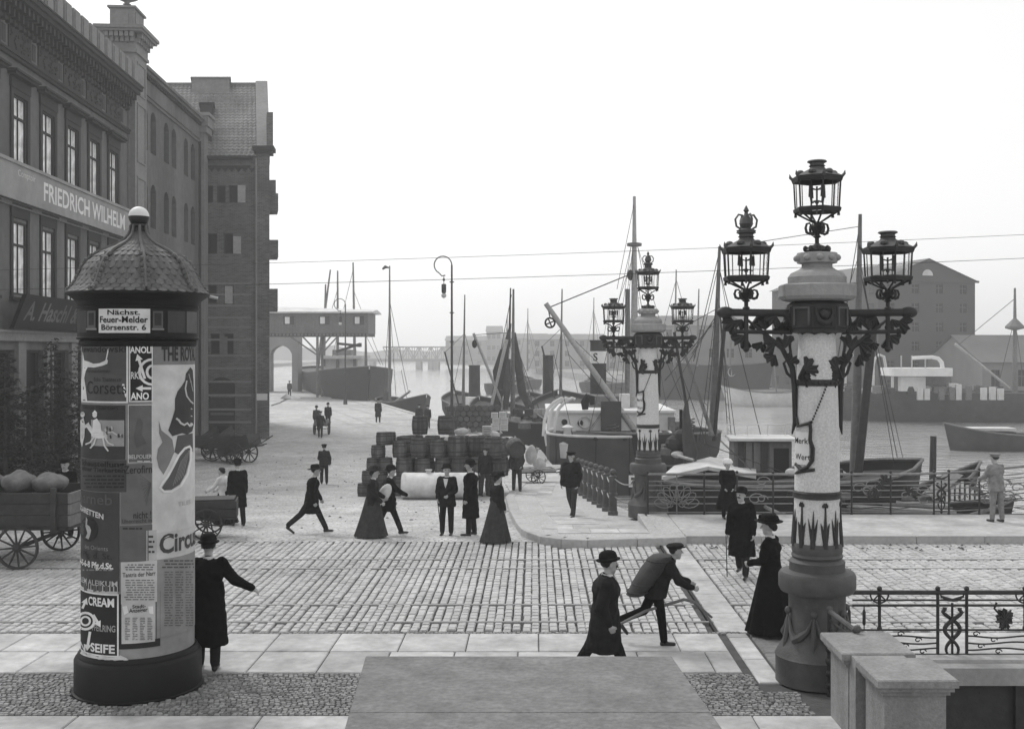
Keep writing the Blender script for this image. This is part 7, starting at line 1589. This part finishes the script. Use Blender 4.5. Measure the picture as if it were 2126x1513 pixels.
for r in range(5):
    for k in range(9):
        Y = 76; x = gX(932, Y)+.42*k+.2*(r % 2); cask('%s end on keg from the left in the %s row of the far keg pile' % (ORD[k], ('lowest', 'second', 'third', 'fourth', 'uppermost')[r]), x, Y, -1.5+.215+.36*r, G2, KP, (PI/2, 0, 0), 1.0, 'keg')
    for k in range(4): cask('%s crosswise keg from the front, %s row, left flank of the far pile' % (ORD[k], ('lowest', 'second', 'third', 'fourth', 'uppermost')[r]), gX(914+r*1.5, 75.6)+.3, 75.6+.43*k-.4, -1.5+.215+.36*r, G2, KP, (PI/2, 0, PI/2), 1.15, 'keg')
def sack(label, px, py, Y, wpx, hpx, m=m_sack, seed=0):
    q = W(px, py, Y); a, b = wpx*Y/F/2, hpx*Y/F/2; rr = random.Random(seed); K = MB(); K.ell((0, 0, 0), (a, a*.7, b), 16, 12)
    K.v = [(x*(1+.1*math.sin(z*9/b*.3+seed)), y, z*(1 if z > -b*.6 else .85)+.05*b*math.sin(x*12+seed)) for x, y, z in K.v]
    K.tube([(a*.85, 0, b*.3), (a*1.02, 0, b*.5), (a*1.15, 0, b*.75)], [.1*b+.03, .04, .07], 7)
    o = K.build('sack', m, None, q, rr.uniform(-.3, .3), smooth=True); tag(o, label, 'sack', 'sacks on the cargo heap')
for i, a in enumerate((('big pale sack slumped on the far keg pile right of the lamp post', 958, 897, 42, 30, 18), ('round pale sack lying on the casks left of the slatted crate', 979, 911, 40, 24, 16), ('pale sack behind the small cask on the stack', 931, 914, 39.5, 20, 17),
    ('flat pale sack in the middle of the cask stack', 953, 914, 41, 26, 10), ('pale sack leaning right of the slatted crate', 1026, 903, 42, 26, 18), ('long pale sack on the right end of the casks', 1052, 912, 40.5, 34, 13), ('pale sack on the casks below the crate', 1003, 909, 41, 30, 11),
    ('tall filled sack standing by the low handcart at the quay edge', 1103, 946, 41, 24, 44), ('short filled sack beside the tall one at the quay edge', 1120, 962, 42, 26, 26))): sack(*a, seed=i)
def crate(label, px, py, Y, wpx, hpx, m=m_woodl, z=None, rz=.0):
    q = W(px, py, Y); a, h = wpx*Y/F, hpx*Y/F; t = thing('crate', label, 'crate', q, rz, 'crates on the cargo heap')
    MB().bb(-a/2+.02, a/2-.02, -a/2+.02, a/2-.02, .01, h-.01).build('inner_box', m_wood, t); n = 4
    for i in range(n):
        z0 = h*i/n; MB().bb(-a/2, a/2, -a/2, -a/2+.018, z0+.012, z0+h/n-.012).build('slat', m, t); MB().bb(-a/2, -a/2+.018, -a/2+.02, a/2, z0+.012, z0+h/n-.012).build('slat', m, t); MB().bb(a/2-.018, a/2, -a/2+.02, a/2, z0+.012, z0+h/n-.012).build('slat', m, t)
    for x in (-a/2+.03, a/2-.03): MB().bb(x-.03, x+.03, -a/2-.02, -a/2-.001, 0, h).build('batten', m, t)
    MB().bb(-a/2, a/2, -a/2, a/2, h-.009, h+.012).build('lid', m, t)
crate('slatted upright crate among sacks on top of the cask stack', 1011, 905, 41.5, 19, 20)
for i, (x, y, w_, h_, lb) in enumerate(((1028, 893, 17, 13, 'lowest left pale box of the heap below the lighter sails'), (1046, 894, 17, 13, 'lowest right pale box of the heap below the lighter sails'), (1030, 879, 15, 11, 'middle left pale box of the heap below the lighter sails'), (1047, 880, 16, 12, 'middle right pale box of the heap below the lighter sails'), (1027, 867, 14, 10, 'small top pale box of the heap below the lighter sails'), (1044, 867, 15, 12, 'topmost right pale box of the heap below the lighter sails'))): crate(lb, x, y, 70+i*.1, w_, h_, m_off)
# white boiler tank
tk = thing('boiler_tank', 'white riveted cylindrical tank lying in front of the casks', 'tank', (gX(835, 36.6), 36.6, gz(36.6)+.44), 0)
Lt = gX(992, 36.6)-gX(835, 36.6)
def lx(prof, n=30): k = MB().lathe(prof, n); k.v = [(z, x, y) for x, y, z in k.v]; return k
m_tank = M('dirty white paint', .56, .6, .08, 2.5, .06, 15, stain=.35, sscale=1.5)
lx([(.05, .07), (.3, .05), (.4, .0), (.43, .03), (.43, Lt-.03), (.4, Lt), (.3, Lt-.05), (.05, Lt-.07)]).build('shell', m_tank, tk, smooth=True, ang=50)
for q in (.1, Lt*.5, Lt-.12): lx([(.431, q-.04), (.438, q-.04), (.438, q+.04), (.431, q+.04)]).build('seam_band', m_tank, tk, smooth=True)
MB().lathe([(.09, .42), (.09, .5), (.12, .5), (.12, .53), (.02, .53)], 14, (Lt*.35, 0, 0)).build('flange', m_tank, tk)
# ------------------------------------------------------------------ carts and wagon
def wheel(par, x, y, z, r, n=12, name='wheel', ax='y', w=.06, m=m_woodd):
    k = MB(); k.lathe([(r*.9, -w/2), (r, -w/2), (r, w/2), (r*.9, w/2), (r*.9, -w/2)], 26, cap=False); k.lathe([(.02, -w*1.6), (r*.16, -w), (r*.16, w), (.02, w*1.6)], 10)
    rot = Matrix.Rotation(PI/2, 4, 'X') if ax == 'y' else Matrix.Rotation(PI/2, 4, 'Y'); k.xf(Matrix.Translation((x, y, z)) @ rot); o = k.build(name, m, par, smooth=True, ang=40)
    for i in range(n):
        a = 2*PI*i/n+.1; c, s = math.cos(a), math.sin(a); p = [Vector((r*.14*c, r*.14*s, 0)), Vector((r*.91*c, r*.91*s, 0))]; MB().tube([Matrix.Translation((x, y, z)) @ rot @ v for v in p], [.026*r/.45, .018*r/.45], 5).build('spoke', m, o)
    return o
WG = thing('flat_wagon', 'heavy horse wagon with plank sides and big spoked wheels behind the poster pillar, left edge', 'wagon', (-10.9, 21.6, 0), 0)
x0_, x1_ = -3.2, 2.15
for k, (z0, z1) in enumerate(((.78, .98), (1.0, 1.19), (1.21, 1.4))):
    MB().bb(x0_, x1_, -.85, -.8, z0, z1).build('side_board', m_woodd, WG); MB().bb(x0_, x1_, .8, .85, z0, z1).build('side_board', m_woodd, WG); MB().bb(x1_+.005, x1_+.05, -.85, .85, z0, z1).build('end_board', m_wood, WG)
MB().bb(x0_, x1_, -.8, .8, .7, .78).build('bed', m_woodd, WG)
for x in (-2.8, -1.2, .4, 1.9): MB().bb(x-.05, x+.05, -.92, -.852, .68, 1.5).build('stake', m_woodd, WG)
for x, r in ((1.25, .4), (-1.9, .48)):
    for y in (-.95, .95): wheel(WG, x, y, r, r, 12)
    MB().tube([(x, -.95, r), (x, .95, r)], .04, 6).build('axle', m_woodd, WG)
for i, (x, lb) in enumerate(((.25, 'grey full sack lying leftmost on the wagon behind the poster pillar'), (.85, 'bulging grey sack lying in the middle of the wagon'), (1.45, 'grey sack lying nearest the poster pillar on the wagon'))):
    K = MB(); K.ell((0, 0, 0), (.33, .45, .2), 18, 11); K.v = [(a*(1+.06*math.sin(b*17+i)), b, (c+.025*math.sin(a*15+b*9+i))*(1.15 if i == 1 else .95)) for a, b, c in K.v]; o = K.build('sack', m_sackd, None, (-10.9+x, 21.6, 1.5), .2*i, smooth=True); tag(o, lb, 'sack', 'sacks on the wagon')
person('dark clad carter standing behind the wagon at the left edge', gX(128, 24), 24.2, gz(24.2), 180, 1.72, ((0,0),(0,0)), (N_arm, N_arm), 0, (0,0), .7, coat_m=m_cloth, hat='cap', vox=.02)
def handcart(label, loc, rz, L=1.3, Wd=.8, h=.35, z=.55, r=.42, m=m_wood, handle=True, load=None, group=None):
    t = thing('handcart', label, 'handcart', loc, rz, group)
    MB().bb(-L/2, L/2, -Wd/2, Wd/2, z, z+.05).build('bed', m_woodd, t)
    for y in (-Wd/2, Wd/2-.03):
        for k in range(2): MB().bb(-L/2, L/2, y, y+.03, z+.06+k*h/2, z+.04+(k+1)*h/2).build('side_board', m, t)
    for x in (-L/2, L/2-.03): MB().bb(x, x+.03, -Wd/2+.035, Wd/2-.035, z+.06, z+.04+h).build('end_board', m, t)
    for y in (-Wd/2-.08, Wd/2+.08): wheel(t, 0, y, r, r, 10)
    MB().tube([(0, -Wd/2-.08, r), (0, Wd/2+.08, r)], .03, 6).build('axle', m_woodd, t)
    if handle:
        for y in (-Wd/2+.05, Wd/2-.05): MB().tube([(L/2, y, z), (L/2+.8, y, z+.15)], .025, 6).build('shaft', m_woodd, t)
    if load: MB().bb(-L/2+.05, L/2-.05, -Wd/2+.05, Wd/2-.05, z+.1, z+h+load).build('lid_board', m_hullg, t)
    return t
p = ats(432, 1114); handcart('covered box handcart beside the woman in the white blouse', (p[0], p[1], p[2]), 3.35, 1.25, .8, .36, .42, .34, m_woodd, True, .08)
p = ats(668, 902); handcart('small handcart pushed up the street by the man seen from behind', p, PI/2, 1.2, .8, .35, .6, .4, m_wood, True)
p = ats(1112, 1003, .1); handcart('low pale handcart standing by the sacks at the quay edge', (p[0], p[1], p[2]), .2, 1.5, .9, .12, .45, .3, m_woodl, True)
for i, (x, y, rz, lb) in enumerate(((440, 955, .3, 'parked dark cart at the left of the cart group by the granary'), (478, 958, .1, 'parked dark cart in the middle of the cart group by the granary'), (508, 962, -.4, 'parked cart with raised shafts at the right of the cart group'), (455, 940, 1.2, 'parked dark cart behind the others near the drain pipe'))):
    p = ats(x, y); t = handcart(lb, p, rz, 1.9, 1.0, .5, .7, .55, m_woodd, True, None, 'carts parked by the granary')
    if i in (2, 3): t.rotation_euler = (0, -.35, rz)
# ------------------------------------------------------------------ firs in front of the first house
def fir(label, x, y, z0, h, r, seed, dens=900, low=.12):
    rr = random.Random(seed); t = thing('fir_tree', label, 'tree', (x, y, z0), rr.uniform(0, 6), 'evergreens before the dark house')
    MB().tube([(0, 0, 0), (.03, .02, h*.5), (0, 0, h*.98)], [.09, .06, .015], 7).build('trunk', m_bark, t)
    K = MB(); tw = MB()
    nb = int(h*13)
    for i in range(nb):
        q = low+(1-low)*(i/nb); a = i*2.4+rr.uniform(-.4, .4); L = r*(1-q)**.75*rr.uniform(.45, 1.3)+.15; z = h*q; tip = Vector((L*math.cos(a), L*math.sin(a), z-.12*L+rr.uniform(-.05, .12))); b0 = Vector((0, 0, z))
        tw.tube([b0, tip], [.014, .004], 4)
        for k in range(max(5, int(dens*L/nb/r*2.0))):
            u = rr.uniform(.12, 1.05); p = b0.lerp(tip, u)+Vector((rr.gauss(0, .07), rr.gauss(0, .07), rr.gauss(-.02, .05))); d = Vector((math.cos(a+rr.gauss(0, .9)), math.sin(a+rr.gauss(0, .9)), rr.uniform(-.5, .4))).normalized()*rr.uniform(.1, .24); s_ = d.cross(Vector((rr.gauss(0,1), rr.gauss(0,1), 1))).normalized()*rr.uniform(.018, .045)
            K.add([p-s_, p+s_, p+d], [(0, 1, 2)])
    tw.build('branches', m_bark, t); K.build('crown', m_leaf, t)
for i, (px, Y, yt, r, lb, lw, dn) in enumerate(((106, 40.4, 702, .75, 'tall thin fir before the dark shop front, left of the poster pillar', .1, 1500), (10, 38.2, 735, 1.2, 'broad dark fir at the left edge before the shop front', .06, 2200), (170, 43.0, 712, .9, 'fir half hidden by the poster pillar before the shop front', .05, 1800), (62, 38.8, 800, 1.1, 'low bushy evergreen between two firs before the shop front', .03, 2300), (135, 40.8, 770, 1.0, 'bushy evergreen just left of the poster pillar before the shop', .03, 2300))):
    x = gX(px, Y); z0 = gz(Y); fir(lb, x, Y, z0, W(0, yt, Y).z-z0, r, 20+i, dn, lw)
mp2 = MB().bb(-.35, .35, -.03, 0, 0, .42).build('notice_board', m_white, GR, (-17.2, -.15, .95)); 

# droppings and straw swept along the kerb and over the street
K = MB(); rr = random.Random(31)
for i in range(420):
    if i < 70: x, y, z = rr.gauss(4.6, .55), 22.95+rr.gauss(0, .14), .005
    elif i < 110: x, y, z = rr.gauss(8.2, .8), 22.9+rr.gauss(0, .2), .005
    else: x, y = rr.uniform(-14, .5), rr.uniform(24.5, 62); z = gz(y)+.002; x = min(x, qe(y)-2.5)
    s_ = rr.uniform(.012, .045)*(1.3 if i > 110 else 1); a = rr.uniform(0, 3); P = [(x+s_*q*math.cos(a+k*2*PI/5), y+s_*q*1.2*math.sin(a+k*2*PI/5)) for k, q in enumerate((1, .7, 1.1, .8, .9))]
    K.add([(p[0], p[1], z) for p in P]+[(x, y, z+s_*.6)], [(k, (k+1) % 5, 5) for k in range(5)])
o = K.build('street_litter', m_bark, None, kind='stuff'); tag(o, 'scattered droppings and straw on the road by the kerb', 'litter')
